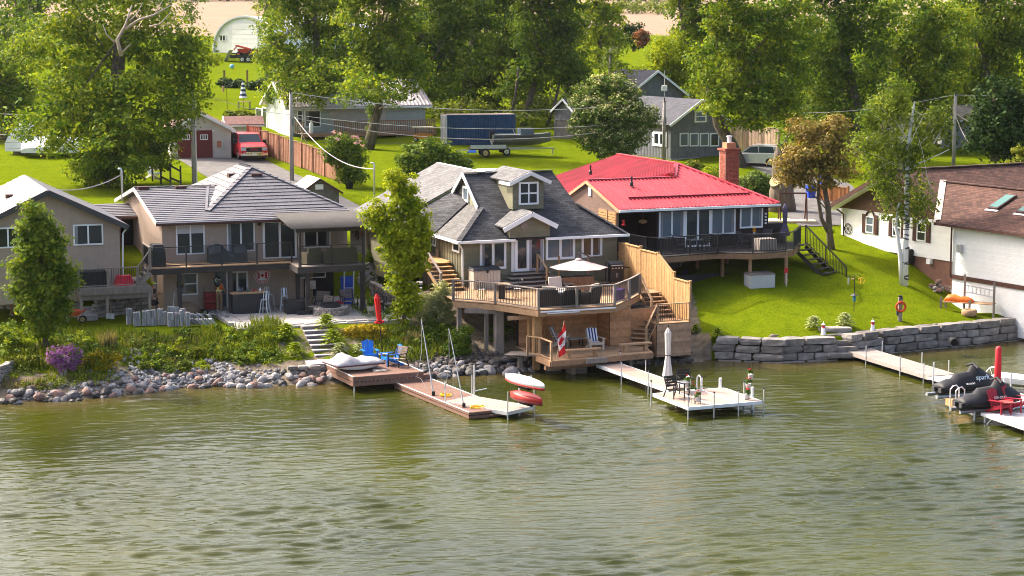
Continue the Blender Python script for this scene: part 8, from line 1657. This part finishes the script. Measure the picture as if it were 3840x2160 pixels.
p=G(*zd(2330,640),.3);t=thing('moored_boat','white boat with grey fittings moored behind the jet skis at the right edge','boat',p+Vector((1.6,.1,-.1)),R(-35));MB().loft(hull(4.4,1.3,.5)).build('hull',HW,t);MB().box(-1.5,.8,-.45,.45,.44,.52).build('deck',mat('pale_deck',(.55,.55,.55)),t);MB().tube([(1.4,0,.6),(1.8,0,1.0)],.05,6).build('bow_mount',BLACK,t);MB().cbox((2.2,.1,1.0),(.6,.12,.12)).build('trolling_motor',BLACK,t)
T0_,rr=RCF
adirondack('red plastic adirondack chair at the left of the white dock end',G(*zd(2245,985),.42),R(35),REDP,'red chairs on the white dock',1.02);adirondack('red plastic adirondack chair nearest the right edge of the frame',G(*zd(2470,955),.42),R(50),REDP,'red chairs on the white dock',1.1)
t=thing('side_table','small round red table between the two red chairs','table',G(*zd(2320,1000),.42),0);MB().lathe([(.32,.5),(.32,.54)],(0,0,0),16).build('table_top',mat('salmon_red_plastic',(.42,.07,.06),.5),t)
for k in range(4): MB().beam((.24*math.cos(k*1.57+.7),.24*math.sin(k*1.57+.7),.5),(.28*math.cos(k*1.57+.7),.28*math.sin(k*1.57+.7),0),.05,.03).build('leg',REDP,t)
t=thing('parasol','closed bright red parasol in a sleeve standing behind the red chairs','parasol',G(*zd(2252,960),.42)+Vector((0,.7,0)));MB().tube([(0,0,0),(0,0,2.6)],.025,6).build('pole',BLACK,t);MB().lathe([(.13,1.15),(.16,1.2),(.15,1.9),(.13,2.62),(.08,2.72)],(0,0,0),10).build('sleeve',mat('scarlet_sleeve',(.62,.02,.03),.5,.08),t,True)
# ================================================================ PATIO OF THE TAUPE HOUSE
q1=zoomer(0,1000,2.576);PAVE=mat('grey_paver',(.36,.33,.31),.9,.15,4,ob=.12,bump=.2,bs=20)
def onP(u,v,z=2.0): return G(u,v,z)
pt=H1.thing('patio','pale flagstone patio under and in front of the upper deck','patio',2.0)
for i in range(16):
    for j in range(12):
        a,b_=2.55+i*.55,-6.9+j*.55+(.2*(i%2))
        uv=(a+.27,b_+.27);w_=H1.w(*uv)
        if b_>-.6 and a<7.4: continue
        if b_<-5.6+(.0 if a>2.9 else 3) - .0 and a<2.9: continue
        if b_>2: continue
        if a>9.5 and b_<-6.2: continue
        MB().box(a,a+.535,b_,b_+.535,1.9,2.03+rnd.uniform(-.004,.004)).build('flagstone',PAVE,pt)
MB().box(2.4,11.4,-7.0,2.4,1.6,1.98).build('base',CONC,pt)
# stone stairs to the dock
a=G(1185,1218,2.0);b=G(1225,1345,.78);la=H1.loc(a.x,a.y);lb=H1.loc(b.x,b.y)
st=H1.thing('stone_stairs','straight flight of grey stone stairs from the patio down to the brown dock','stairs',.75);TR=mat('shaded_riser_stone',(.17,.14,.14),.9,.2,4,bump=.3);TT=mat('pale_tread_stone',(.46,.43,.41),.9,.1)  # bright treads, dark risers: fall of light put into the stone colours
n=8
for i in range(n):
    k=i/(n-1);aa=la[0]+.0+(lb[0]-la[0]+.25)*k;bb=la[1]+(lb[1]-la[1])*k;z=2.0-(1.22)*k
    o=MB().box(aa-.78,aa+.52,bb-.33,bb+.6,z-.32,z-.022).build('step',TR,st);MB().box(aa-.78,aa+.52,bb-.36,bb+.05,z-.02,z+.015).build('tread',TT,o,loc=(0,0,0))
q=H1.w(lb[0]-.1,lb[1]-.75,.6);stone_wall('paver_block_wall','low grey block wall holding the landing at the foot of the stone stairs',[G(1102,1418,.2),G(1205,1414,.2)],.1,3,.22,(.35,.6),depth=.4,batter=.03)
MB().box(lb[0]-1.15,lb[0]+1.0,lb[1]-1.35,lb[1]-.2,.3,.77).build('landing',CONC,st);MB().box(lb[0]-1.15,lb[0]+1.0,lb[1]-1.37,lb[1]-.2,.772,.79).build('landing_slab',TT,st)
# planter wall with steps
SB=[blockmesh(20+i,mat('split_face_block',(.30,.26,.235),.92,.25,5,ob=.22,bump=.5,bs=18)) for i in range(4)]
stone_wall('block_planter_wall','grey split-block planter wall in front of the side deck',[G(369,1194,2),G(470,1180,2),G(557,1168,2)],2.0,5,.19,(.35,.6),depth=.3,batter=.0,blk=SB)
stone_wall('block_planter_wall','grey split-block wall left of the little garden steps, behind the young maple',[G(-60,1150,2.1),G(60,1162,2.1),G(190,1165,2.1),G(283,1190,2.05)],2.05,5,.19,(.35,.6),depth=.3,batter=.0,blk=SB)
stone_wall('block_wall','broken stack of grey wall blocks at the left edge of the bank',[G(-30,1470,.35),G(38,1448,.35),G(70,1425,.4)],.25,6,.19,(.3,.5),depth=.3,batter=.02,blk=SB)
g=G(330,1197,2.0);t=thing('garden_steps','small grey block steps rising beside the planter wall','steps',g,H1.r)
for i in range(5): MB().box(-.45,.5,.0+.32*i,.9+.32*i,.02+.19*i-.1,.19*(i+1)-.03).build('step',PAVE,t);MB().box(-.46,.51,-.02+.32*i,.33+.32*i,.19*(i+1)-.028,.19*(i+1)).build('tread',TT,t)
tufts('planter_grass',[(300,1085,25,8,.35,120),(430,1095,60,10,.4,300)],L_GRASS)
# paver stacks: every block an object of its stack
BLKM=mat('grey_concrete_paver',(.33,.32,.325),.9,.15,6,ob=.28,bump=.2,bs=30)
pm=MB().box(-.033,.033,-.15,.15,0,.395).mesh('paver',BLKM)
c=0
for x,y,n,two in ((1252,560,4,1),(1330,575,5,1),(1394,573,3,1),(1447,570,3,1),(1493,570,3,1),(1552,565,4,1),(1603,565,3,1),(1652,580,4,1),(1711,578,3,1),(1759,578,2,1),(1816,575,3,1),(1660,520,5,1),(1720,520,3,1),(1770,540,3,1),(1820,530,4,0),(1860,520,3,0)):
    p=G(*q1(x,y),2.0);t=thing('paver_stack','upright stack of grey concrete pavers, one of a long row on the grass','paver stack',p,H1.r+rnd.uniform(-.12,.12),'upright paver stacks in the row');c+=1;t.rotation_euler[1]=rnd.uniform(-.06,.06);t.scale=(1,1,rnd.uniform(.82,1.02))
    for k in range(n):
        for l in range(2 if two else 1): place('paver',pm,t,((k-(n-1)/2)*.072,.15+.03*(k%2),l*.405),(0,rnd.uniform(-.03,.03),rnd.uniform(-.03,.03)))
for i,(x,y) in enumerate(((1870,560),(1915,562),(1960,565),(2005,565),(2050,563),(2095,562),(1950,520),(2000,515),(2070,520))):
    p=G(*q1(x,y),2.0);t=thing('leaning_paver','grey paver block leaning like a toppled domino at the right end of the row','paver',p,H1.r,'toppled pavers at the row end')
    for k in range(2): place('paver',pm,t,(k*.09-.1,.1,.02+.0),(0,R(-42),0))
# shovels and wheelbarrow
for x,y,dx,lab in ((1042,500,-.12,'left'),(1085,505,-.28,'right')):
    p=G(*q1(x,y),2.0);t=thing('shovel',lab+' of the two long-handled shovels leaning on the planter wall','shovel',p,0,'shovels leaning on the planter wall');MB().tube([(0,0,.25),(dx,.45,1.35)],.02,6).build('shaft',WOODP,t);MB().slab([(-.1,-.02,0),(.1,-.02,0),(.1,.06,.28),(-.1,.06,.28)],.02).build('blade',STEEL,t)
p=G(*q1(755,545),1.95);t=thing('wheelbarrow','orange-red wheelbarrow standing beside the young maple','wheelbarrow',p+Vector((-.1,0,0)),R(175));MB().loft([[(-.2,-.22,.42),(.45,-.22,.36),(.45,.22,.36),(-.2,.22,.42)],[(-.5,-.36,.68),(.62,-.36,.62),(.62,.36,.62),(-.5,.36,.68)]]).build('tray',mat('orange_red_tray',(.6,.1,.04),.5,.1),t);wheel(t,-.35,0,.2,.1,WOODP)
for s in (-1,1): MB().tube([(-.38,s*.05,.2),(.2,s*.22,.38),(.95,s*.3,.55)],.02,6).build('handle',WOODP,t);MB().tube([(.4,s*.2,.38),(.5,s*.22,0)],.02,6).build('leg',STEEL,t)
# bar, stools, boxes
p=H1.w(3.9,-2.2,2.03);t=thing('outdoor_bar','black outdoor bar with a pale top under the deck','bar',p,H1.r);MB().box(-.75,.95,-.35,.35,0,1.05).build('bar_front',CHARC,t);MB().box(-.85,1.1,-.42,.42,1.05,1.1).build('bar_top',WOODP,t)
for i in range(9): MB().box(-.74+.188*i,-.57+.188*i,-.365,-.35,.02,1.03).build('board',CHARC,t)
for i,(x,y,h,m) in enumerate(((-.3,0,.28,GLASSB),(-.15,.1,.24,GLASSB),(.1,-.1,.26,GLASSB),(.45,.05,.16,RED),(.75,-.1,.2,TRIM))):
    tag(MB().lathe([(.06,0),(.06,h*.6),(.025,h*.75),(.025,h)],(0,0,0),8).build('bottle',m,None,True,loc=H1.w(3.9+x,-2.2+y,3.13)),('first clear bottle at the left end of the outdoor bar','second clear bottle on the outdoor bar','clear bottle in the middle of the outdoor bar','red canister on the outdoor bar','white spray bottle at the right end of the outdoor bar')[i],'bottle')
def stool(label,a,b_,rot):
    t=thing('bar_stool',label,'stool',H1.w(a,b_,2.03),H1.r+R(rot),'pale metal bar stools');M_=mat('pale_blue_steel',(.5,.55,.6),.35,.1,metal=.4)
    MB().box(-.16,.16,-.16,.16,.73,.76).build('seat',M_,t)
    for x in (-1,1):
        for y in (-1,1): MB().beam((x*.14,y*.14,.73),(x*.22,y*.22,0),.04,.04).build('leg',M_,t)
    MB().beam((-.19,-.19,.28),(.19,-.19,.28),.02,.02).beam((-.19,.19,.28),(.19,.19,.28),.02,.02).build('footrest',M_,t);MB().tube([(-.15,.16,.76),(-.14,.24,1.1),(0,.26,1.16),(.14,.24,1.1),(.15,.16,.76)],.02,6).build('back_hoop',M_,t);MB().beam((0,.17,.76),(0,.26,1.15),.08,.01).build('back_slat',M_,t)
stool('pale metal bar stool at the right front corner of the bar',4.75,-2.9,-35);stool('pale metal bar stool standing behind the black box',6.0,-2.0,-10);stool('pale metal bar stool at the far end of the bar, half hidden',5.35,-1.3,20)
t=thing('cushion_box','large black resin cushion box on the patio','storage box',H1.w(6.35,-3.2,2.03),H1.r);MB().box(-.6,.6,-.35,.35,0,.62).build('box',CHARC,t);MB().box(-.63,.63,-.38,.38,.62,.7).build('lid',CHARC,t);MB().box(-.1,.7,-.75,-.36,0,.2).build('step',CHARC,t)
SL2=mat('grey_brown_slats',(.22,.18,.15),.75,.12)
for a,b_,rot,lab in ((7.6,-4.0,-60,'slatted patio armchair left of the fire pit, nearest the lake'),(7.9,-2.4,-30,'slatted patio armchair behind the fire pit, on the left'),(9.4,-2.3,10,'slatted patio armchair directly behind the fire pit'),(10.8,-3.4,60,'slatted patio armchair right of the fire pit, rear one'),(11.1,-4.1,75,'slatted patio armchair right of the fire pit, front one')): armchair(lab,H1.w(a,b_,2.03),H1.r+R(rot),BLACK,SL2,'slatted chairs round the fire pit',.7)
table('small dark side table beside the cushion box',H1.w(7.0,-3.9,2.03),H1.r,.45,.4,.45,BLACK,SL2)
p=G(*zk2(985,222),2.03);t=thing('fire_pit','round stone block fire pit with a black cover on the patio','fire pit',p);r_=.82
for l in range(3):
    for k in range(22): a=2*math.pi*(k+.5*(l%2))/22;place('stone_block',SB[k%4],t,(r_*math.cos(a),r_*math.sin(a),.07+.13*l),(0,0,a+R(90)),(.235,.22,.128))
MB().lathe([(.72,.34),(.72,.38)],(0,0,0),24).build('inner_ledge',TT,t);MB().lathe([(.56,.38),(.55,.48),(.42,.58),(.2,.62),(.05,.63)],(0,0,0),18).build('cover',mat('black_pit_cover',(.02,.02,.022),.6,.2),t,True)
# ladders, pot, panels stored at the right
def rails(label,p,rot,m,h,w,curl):
    t=thing('swim_ladder',label,'ladder',p,rot)
    for s in (-1,1):
        pts=[(s*w/2,0,0),(s*w/2,.35,h*.75)]
        if curl: pts+=[(s*w/2,.45,h),(s*w/2,.7,h+.12),(s*w/2,.85,h-.1),(s*w/2,.7,h-.35)]
        else: pts+=[(s*w/2,.42,h),(s*w/2,.62,h+.06),(s*w/2,.72,h-.2)]
        MB().tube(pts,.035,8).build('rail',m,t,True)
    for i in range(3): MB().beam((-w/2,.05+.11*i,.25+.35*i),(w/2,.05+.11*i,.25+.35*i),.06,.03).build('rung',m,t)
rails('tall silver swim ladder leaning at the back right of the patio',H1.w(9.6,-1.6,2.0),H1.r-R(20),ALU,1.9,.5,False);rails('white curled pool ladder leaning on the side wall of the patio',H1.w(11.7,-2.2,2.0),H1.r-R(60),TRIM,1.9,.55,True)
t=thing('blue_panel','blue plastic sheet leaning behind the silver swim ladder','panel',H1.w(9.75,-1.0,2.0),H1.r);MB().slab([(-.35,0,0),(.35,0,0),(.35,.3,1.5),(-.35,.3,1.5)],.05).build('panel',mat('royal_blue_plastic',(.01,.06,.42),.5),t)
potplant('leafy plant in a pale round pot at the right front of the patio',G(*zk2(1440,243),2.0),.3,mat('pale_stone_pot',(.42,.40,.36),.9),L_SHRUB,.3,None,n=240,leaf=.16)
t=thing('lumber','bundle of pale poles leaning in the dark corner of the patio','poles',H1.w(7.75,-.3,2.0),H1.r)
for i in range(5): MB().tube([(i*.05,0,0),(i*.07-.05,.2,1.6+.1*i)],.02,5).build('pole',WOODP,t)
t=thing('red_bag','red bag lying on the patio floor behind the fire pit','bag',H1.w(8.8,-2.4,2.03),H1.r);MB().ell((0,0,.2),(.35,.2,.22)).build('bag',RED,t,True)
side=stone_wall('side_steps_wall','stacked block steps rising along the right side of the patio',[H1.w(11.8,-4.4),H1.w(11.9,-1.2),H1.w(12.0,1.5)],2.0,4,.22,(.4,.7),blk=SB,depth=.35,batter=.02)
for i in range(5): MB().box(-.45,.45,-.2,.2,0,.14).build('step_slab',TT,side,loc=(.45,.5+.45*i,.15+.24*i))
# red bucket stack and gravel heap by the orange vest
t=thing('tool_trolley','small dark red tool trolley beside the patio door','trolley',H1.w(2.35,-.5,2.0),H1.r)
for i in range(3): MB().box(-.3,.3,-.2,.2,.1+.3*i,.36+.3*i).build('drawer',mat('dark_red_box',(.22,.01,.015),.4),t)
MB().tube([(-.3,0,1),(-.3,0,1.25),(-.3,.0,1.3)],.02,5).build('handle',BLACK,t)
for i in range(46):
    p=G(*q1(rnd.uniform(1890,2230),rnd.uniform(440,490)),2.0);rock('edging_stone',p.x,p.y,2.06,rnd.uniform(.06,.11),rnd.choice('GL'),'small round edging stone in the bed below the taupe patio wall','edging stones by the patio')
p=G(*q1(1810,430),2.0);tag(MB().lathe([(.75,0),(.5,.3),(.2,.48),(.03,.52)],(0,0,0),12).build('sand_heap',mat('brown_sand',(.25,.17,.11),.95,.2,8,bump=.5),None,True,loc=p),'brown heap of sand against the lower taupe wall','sand heap')
p=G(*q1(2235,570),2.0);tag(MB().box(-.14,.14,-.1,.1,0,.16).build('paver',BLKM,None,loc=p),'single grey paver lying on the grass at the patio corner','paver')
# hanging baskets and the round canada sign
for q,fm,lab in (((545,1305),mat('coral_petals',(.5,.12,.08),.6),'hanging basket of coral flowers beside the lower window'),((937,1275),mat('white_petals',(.7,.7,.65),.6),'hanging basket of white flowers by the dark deck post')):
    p=H1.b(z2(*q),-1.9);t=thing('hanging_basket',lab,'flower basket',H1.w(p.x,-1.9,p.z));MB().lathe([(.08,-.3),(.17,-.15),(.18,-.02)],(0,0,0),12).build('basket',BLACK,t,True)
    for k in range(3): MB().tube([(.16*math.cos(k*2.1),.16*math.sin(k*2.1),-.02),(0,0,.42)],.006,4).build('chain',BLACK,t)
    C=np.array([[rnd.uniform(-.16,.16),rnd.uniform(-.16,.16),rnd.uniform(0,.12)] for _ in range(8)]);V=leaves(C,np.full(8,.12),22,.08);place('foliage',npmesh('foliage',V,quads(V),GERN),t);V=leaves(C,np.full(8,.14),8,.07);place('bloom',npmesh('bloom',V,quads(V),fm),t)
p=H1.b(z2(1408,1212),-.06);t=thing('round_sign','round red and white Canada sign with a maple leaf on the lower wall','sign',H1.w(p.x,-.06,p.z),H1.r)
MB().tube([(0,0,0),(0,-.03,0)],.42,28).build('disc',TRIM,t)
for k in range(20): a=k*.314;MB().cbox((.36*math.cos(a),-.04,.36*math.sin(a)),(.075,.02,.075)).build('rim_mark',RED,t)
for s in (-1,1): MB().box(s*.2-.06,s*.2+.06,-.045,-.03,-.17,.17).build('flag_band',RED,t)
leafshape(RED,t,lambda x,y:(x*.3,-.05,y*.34));text_mesh('sign_lettering','CANADA',.12,RED,t,(0,-.04,-.27),(R(90),0,0));text_mesh('sign_lettering','WELCOME',.10,RED,t,(0,-.04,.25),(R(90),0,0))
# deck of the taupe house
bbq('barbecue under a black cover at the left end of the glass-railed deck',H1.w(-.45,-.9,4.55),H1.r+R(90),True)
t=thing('covered_furniture','row of patio seats under a dark grey cover on the glass-railed deck','covered furniture',H1.w(3.3,-.6,4.55),H1.r);MB().loft([[(x,-.4,0),(x,-.38,h*.6),(x,-.1,h),(x,.35,h),(x,.4,0)] for x,h in ((-1.0,.75),(-.5,.95),(-.3,.9),(.0,.55),(.3,.5),(.35,.8),(.9,.82),(1.0,.75))]).build('cover',mat('dark_grey_cover',(.04,.045,.05),.6,.2),t)
def loveseat(label,a,b_,rot,w):
    t=thing('wicker_sofa',label,'sofa',H1.w(a,b_,4.55),H1.r+R(rot));W2=mat('olive_wicker',(.10,.085,.05),.85,.25,20,bump=.4,bs=60);MB().box(-w/2,w/2,-.4,.4,.0,.42).build('seat',W2,t);MB().box(-w/2,w/2,.3,.45,.42,.85).build('back',W2,t)
    for s in (-1,1): MB().box(s*w/2-.07,s*w/2+.07,-.4,.4,.0,.62).build('arm',W2,t)
loveseat('olive wicker armchair behind the glass railing under the rippled roof',7.2,-2.9,200,.8);loveseat('olive wicker sofa with its back to the glass railing at the right end',8.7,-3.2,180,1.6)
p=H1.w(10.05,-2.0,4.55);t=thing('privacy_panel','weathered plank screen with a metal wheel and rusty stars at the deck end','screen',p,H1.r-R(90))
for i in range(7): MB().box(-1.5,1.5,-.02,.02,.4+i*.22,.61+i*.22).build('plank',mat('whitewashed_plank',(.42,.36,.32),.85,.2,4,ob=.2),t)
RUST=mat('rusty_star_metal',(.30,.09,.05),.7,.2)
for x in (-.9,.9): b=MB();b.add([(x+(.25 if k%2==0 else .1)*math.sin(k*.628),-.05,1.45+(.25 if k%2==0 else .1)*math.cos(k*.628)) for k in range(10)]+[(x,-.1,1.45)],[(k,(k+1)%10,10) for k in range(10)]);b.build('star',RUST,t)
b=MB()
for k in range(18): a,a2=k*.349,(k+1)*.349;b.tube([(.35*math.cos(a),-.06,1.4+.35*math.sin(a)),(.35*math.cos(a2),-.06,1.4+.35*math.sin(a2))],.025,5,cap=False)
for k in range(4): a=k*.785;b.tube([(.35*math.cos(a),-.06,1.4+.35*math.sin(a)),(-.35*math.cos(a),-.06,1.4-.35*math.sin(a))],.015,4)
b.build('wheel_ornament',BLACK,t)
# side deck things and the white lawn chair
t=thing('hot_tub','dark panelled tub behind the balusters of the side deck','tub',H1.w(-3.9,-1.75,3.75),H1.r);MB().box(-.7,.65,-.45,.4,0,.78).build('tub',CHARC,t)
for i in range(10): MB().box(-.69+.134*i,-.57+.134*i,-.465,-.45,.02,.76).build('panel',CHARC,t)
t=thing('red_tub','bright red plastic tub on the side deck','tub',H1.w(-2.35,-1.95,3.75),H1.r);MB().loft([[(-.5,-.3,0),(.5,-.3,0),(.5,.3,0),(-.5,.3,0)],[(-.34,-.2,.5),(.34,-.2,.5),(.34,.2,.5),(-.34,.2,.5)]]).build('tub',mat('bright_red_plastic',(.6,.01,.03),.4,.06),t)
adirondack('white adirondack chair on the lawn behind the dark split fence',hit(578,668),R(50),WHITE,None,1.15)
p=hit(1310,715);p=hit(1310,708);tag(MB().lathe([(.24,0),(.32,.55),(.34,.58),(.28,.55)],(0,0,0),12).build('black_pot',BLACK,None,True,loc=p),'black plant pot at the near end of the red-brown fence','pot')
# the fence of the neighbouring yard between the houses
fence('board_fence','weathered brown board fence between the taupe and olive houses',[(1365,945,850),(1420,962,868),(1500,985,885),(1580,1010,905)],mat('grey_brown_fence',(.30,.21,.15),.85,.25,4,ob=.2),.15)
fence('board_fence','weathered picket fence stepping down beside the cedar side stairs',[(1575,1065,950),(1610,1075,955),(1640,1082,945)],MATS['grey_brown_fence'],.15)
# ================================================================ PEOPLE
SKIN=mat('skin',(.42,.22,.14),.6,.05);HAIR=mat('dark_hair',(.03,.02,.015),.8)
def skin_mesh(name,J,E,mt,root=0,sub=2):
    """one continuous surface grown round connected joints: J = [(x,y,z,r)]"""
    me=bpy.data.meshes.new(name);me.from_pydata([j[:3] for j in J],E,[]);o=bpy.data.objects.new(name,me);COL.objects.link(o)
    o.modifiers.new('s','SKIN');m=o.modifiers.new('u','SUBSURF');m.levels=m.render_levels=sub
    if not me.skin_vertices: bpy.context.view_layer.objects.active=o
    sv=me.skin_vertices[0].data if me.skin_vertices else None
    if sv is None: return None
    for i,j in enumerate(J): sv[i].radius=(j[3],j[3]*(j[4] if len(j)>4 else 1));sv[i].use_root=(i==root)
    bpy.context.view_layer.update();ev=o.evaluated_get(bpy.context.evaluated_depsgraph_get());n=bpy.data.meshes.new_from_object(ev);bpy.data.objects.remove(o);n.materials.clear();n.materials.append(mt);n.polygons.foreach_set('use_smooth',[True]*len(n.polygons));return n
def person(label,loc,rot,hands,elbows,feet,shirt,shorts,legs_long=False,vest=None,cap=None,look=(0,-1),knees=None,sleeves=False):
    """standing figure facing local -y, 1.78 m; hands/elbows/feet given as (left,right) points"""
    t=thing('person',label,'person',loc,rot);kn=knees or [((f[0]*.95),f[1]*.5-.05,.5) for f in feet]
    J=[(0,0,.98,.15,.8),(0,.01,1.2,.135,.8),(0,.015,1.42,.15,.7),(0,0,1.54,.06),(look[0]*.02,-.01,1.62,.075),(look[0]*.02,-.02,1.70,.10),(look[0]*.01,-.005,1.76,.075)];E=[(0,1),(1,2),(2,3),(3,4),(4,5),(5,6)]
    for i,s in enumerate((-1,1)):
        k=len(J);J+=[(s*.19,.015,1.42,.065),elbows[i]+(.045,),hands[i]+(.032,)];E+=[(2,k),(k,k+1),(k+1,k+2)]
        h=Vector(hands[i]);d=(h-Vector(elbows[i])).normalized();sd=Vector((s*1.0,0,0));sd=(sd-d*sd.dot(d)).normalized();c=len(J);J.append(tuple(h+d*.07)+(.034,.6));E.append((k+2,c))
        for f in range(4):
            b=h+d*.1+sd*(.03-.02*f);L_=(.062,.075,.07,.055)[f];m_=len(J);J+=[tuple(b)+(.010,),tuple(b+d*L_*.6+Vector((0,0,-.01)))+(.009,),tuple(b+d*L_+Vector((0,0,-.03)))+(.008,)];E+=[(c,m_),(m_,m_+1),(m_+1,m_+2)]
        m_=len(J);J+=[tuple(h+d*.05+sd*(-.045))+(.012,),tuple(h+d*.09+sd*(-.06))+(.010,)];E+=[(k+2,m_),(m_,m_+1)]
        k=len(J);f=feet[i];J+=[(s*.10,0,.90,.10),kn[i]+(.06,),(f[0],f[1],f[2]+.09,.042),(f[0],f[1]-.14,f[2]+.04,.04,.7)];E+=[(0,k),(k,k+1),(k+1,k+2),(k+2,k+3)]
    me=skin_mesh('body',J,E,SKIN)
    if me: place('body',me,t)
    def cloth(nm,J,E,m):
        me=skin_mesh(nm,J,E,m)
        if me: place(nm,me,t)
    S=[(0,0,.96,.17,.82),(0,.01,1.2,.155,.82),(0,.015,1.4,.172,.74),(0,.012,1.49,.09)];SE=[(0,1),(1,2),(2,3)]
    for i,s in enumerate((-1,1)):
        k=len(S);e=elbows[i];S+=[(s*.2,.015,1.42,.08)];SE+=[(2,k)]
        if sleeves: S+=[((s*.2+e[0])/2,(.015+e[1])/2,(1.42+e[2])/2,.065)];SE+=[(k,k+1)]
    cloth('shirt',S,SE,shirt)
    S=[(0,0,1.0,.165,.85)];SE=[]
    for i,s in enumerate((-1,1)):
        k=len(S);q=kn[i];f=feet[i]
        if legs_long: S+=[(s*.10,0,.88,.115),q+(.085,),(f[0],f[1],f[2]+.13,.07)];SE+=[(0,k),(k,k+1),(k+1,k+2)]
        else: S+=[(s*.10,0,.88,.12),(q[0]*.97,q[1]*.8,q[2]+.08,.11)];SE+=[(0,k),(k,k+1)]
    cloth('trousers' if legs_long else 'shorts',S,SE,shorts)
    if vest: 
        cloth('vest',[(0,0,1.0,.178,.84),(0,.01,1.2,.165,.84),(0,.015,1.4,.182,.76)],[(0,1),(1,2)],vest[0])
        for s in (-1,1):
            for yy in (.17,-.16): MB().beam((s*.1,yy,1.05),(s*.1 if vest[2]!='x' else -s*.1,yy*.95,1.44),.05,.02,up=(0,1,0)).build('reflective_band',vest[1],t)
        MB().tube([(0,0,1.08),(0,0,1.13)],.188,14).build('reflective_band',vest[1],t)
    hd=Vector((look[0],look[1],0)).normalized();c=Vector((look[0]*.02,-.02,1.69))
    MB().ell(tuple(c+Vector((0,0,.05))-hd*.022),(.098,.105,.095)).build('hair',HAIR,t,True)
    fc=MB();pr=Vector((-hd.y,hd.x,0))
    for s in (-1,1): fc.ell(tuple(c+hd*.092+pr*s*.034+Vector((0,0,.01))),(.012,.012,.008),6,4)
    fc.build('eyes',BLACK,t);MB().ell(tuple(c+hd*.108+Vector((0,0,-.022))),(.014,.018,.024),6,4).build('nose',SKIN,t,True);MB().ell(tuple(c+hd*.094+Vector((0,0,-.06))),(.026,.012,.008),6,4).build('mouth',mat('lips',(.3,.1,.08),.6),t,True)
    for s in (-1,1): MB().ell(tuple(c+pr*s*.1+Vector((0,0,-.005))),(.018,.02,.032),6,4).build('ear',SKIN,t,True)
    if cap: MB().ell(tuple(c+Vector((0,0,.07))-hd*.005),(.11,.115,.085)).build('cap',cap,t,True);MB().slab([tuple(c+hd*.09+pr*.08+Vector((0,0,.065))),tuple(c+hd*.09-pr*.08+Vector((0,0,.065))),tuple(c+hd*.2-pr*.06+Vector((0,0,.055))),tuple(c+hd*.2+pr*.06+Vector((0,0,.055)))],.012).build('cap_peak',TRIM,t)
    for i,f in enumerate(feet): MB().loft([[(f[0]-.05,f[1]+.08,f[2]),(f[0]+.05,f[1]+.08,f[2]),(f[0]+.045,f[1]+.06,f[2]+.1),(f[0]-.045,f[1]+.06,f[2]+.1)],[(f[0]-.055,f[1]-.2,f[2]),(f[0]+.055,f[1]-.2,f[2]),(f[0]+.04,f[1]-.18,f[2]+.06),(f[0]-.04,f[1]-.18,f[2]+.06)]]).build('shoe',WOODG,t)
    return t
p=G(*q1(1472,500),2.0)
person('young man in dark sleeveless top, black shorts and neon cap behind the paver row',p+Vector((0,.5,0)),R(72),[(-.12,-.34,1.28),(.14,-.36,1.24)],[(-.26,-.1,1.14),(.27,-.12,1.12)],[(-.13,.02,0),(.13,-.18,.0)],mat('dark_marl_top',(.05,.035,.04),.85,.3,20),mat('black_shorts',(.012,.012,.014),.8),cap=mat('neon_cap',(.55,.65,.05),.6),knees=[(-.12,-.05,.5),(.13,-.22,.52)])
t=thing('shovel','long-handled shovel held upright by the young man in the cap','shovel',p+Vector((.95,.6,0)));MB().tube([(0,0,.2),(.1,.05,1.25)],.02,6).build('shaft',ALU,t);MB().slab([(-.1,0,0),(.1,0,0),(.1,.05,.28),(-.1,.05,.28)],.02).build('blade',GREYT,t)
p=G(*q1(2118,432),2.0)
person('worker in an orange safety vest and khaki trousers, back turned behind the hanging basket',p+Vector((0,.1,0)),R(170),[(-.24,-.2,.98),(.22,-.22,1.0)],[(-.28,.02,1.15),(.28,.0,1.15)],[(-.1,0,0),(.1,.0,0)],mat('orange_vest',(.75,.14,.02),.6,.05),mat('khaki_trousers',(.30,.19,.11),.85),True,(MATS['orange_vest'],mat('reflective_yellow',(.7,.7,.3),.5),'x'),cap=mat('dark_cap',(.03,.03,.03)))
p=G(*q1(140,470),2.05)
person('man in lime safety vest and black shorts standing behind the young maple',p+Vector((-.1,.1,0)),R(50),[(-.1,-.32,1.12),(.1,-.32,1.12)],[(-.27,-.06,1.1),(.27,-.06,1.1)],[(-.12,0,0),(.12,-.05,0)],mat('dark_tshirt',(.04,.045,.05),.85),MATS['black_shorts'],False,(mat('dark_vest',(.06,.07,.06),.8),mat('lime_band',(.5,.62,.12),.6),'v'),sleeves=True)
# ================================================================ AIR
m=bpy.data.materials.new('thin_haze');m.use_nodes=True;n=m.node_tree;n.nodes.remove(n.nodes['Principled BSDF']);v=n.nodes.new('ShaderNodeVolumePrincipled');v.inputs['Color'].default_value=(.9,.93,1,1);v.inputs['Density'].default_value=.00004;v.inputs['Anisotropy'].default_value=.3
n.links.new(v.outputs[0],n.nodes['Material Output'].inputs['Volume'])
MB().box(-960,960,-260,1530,-4,64).build('haze',m,None,kind='stuff')
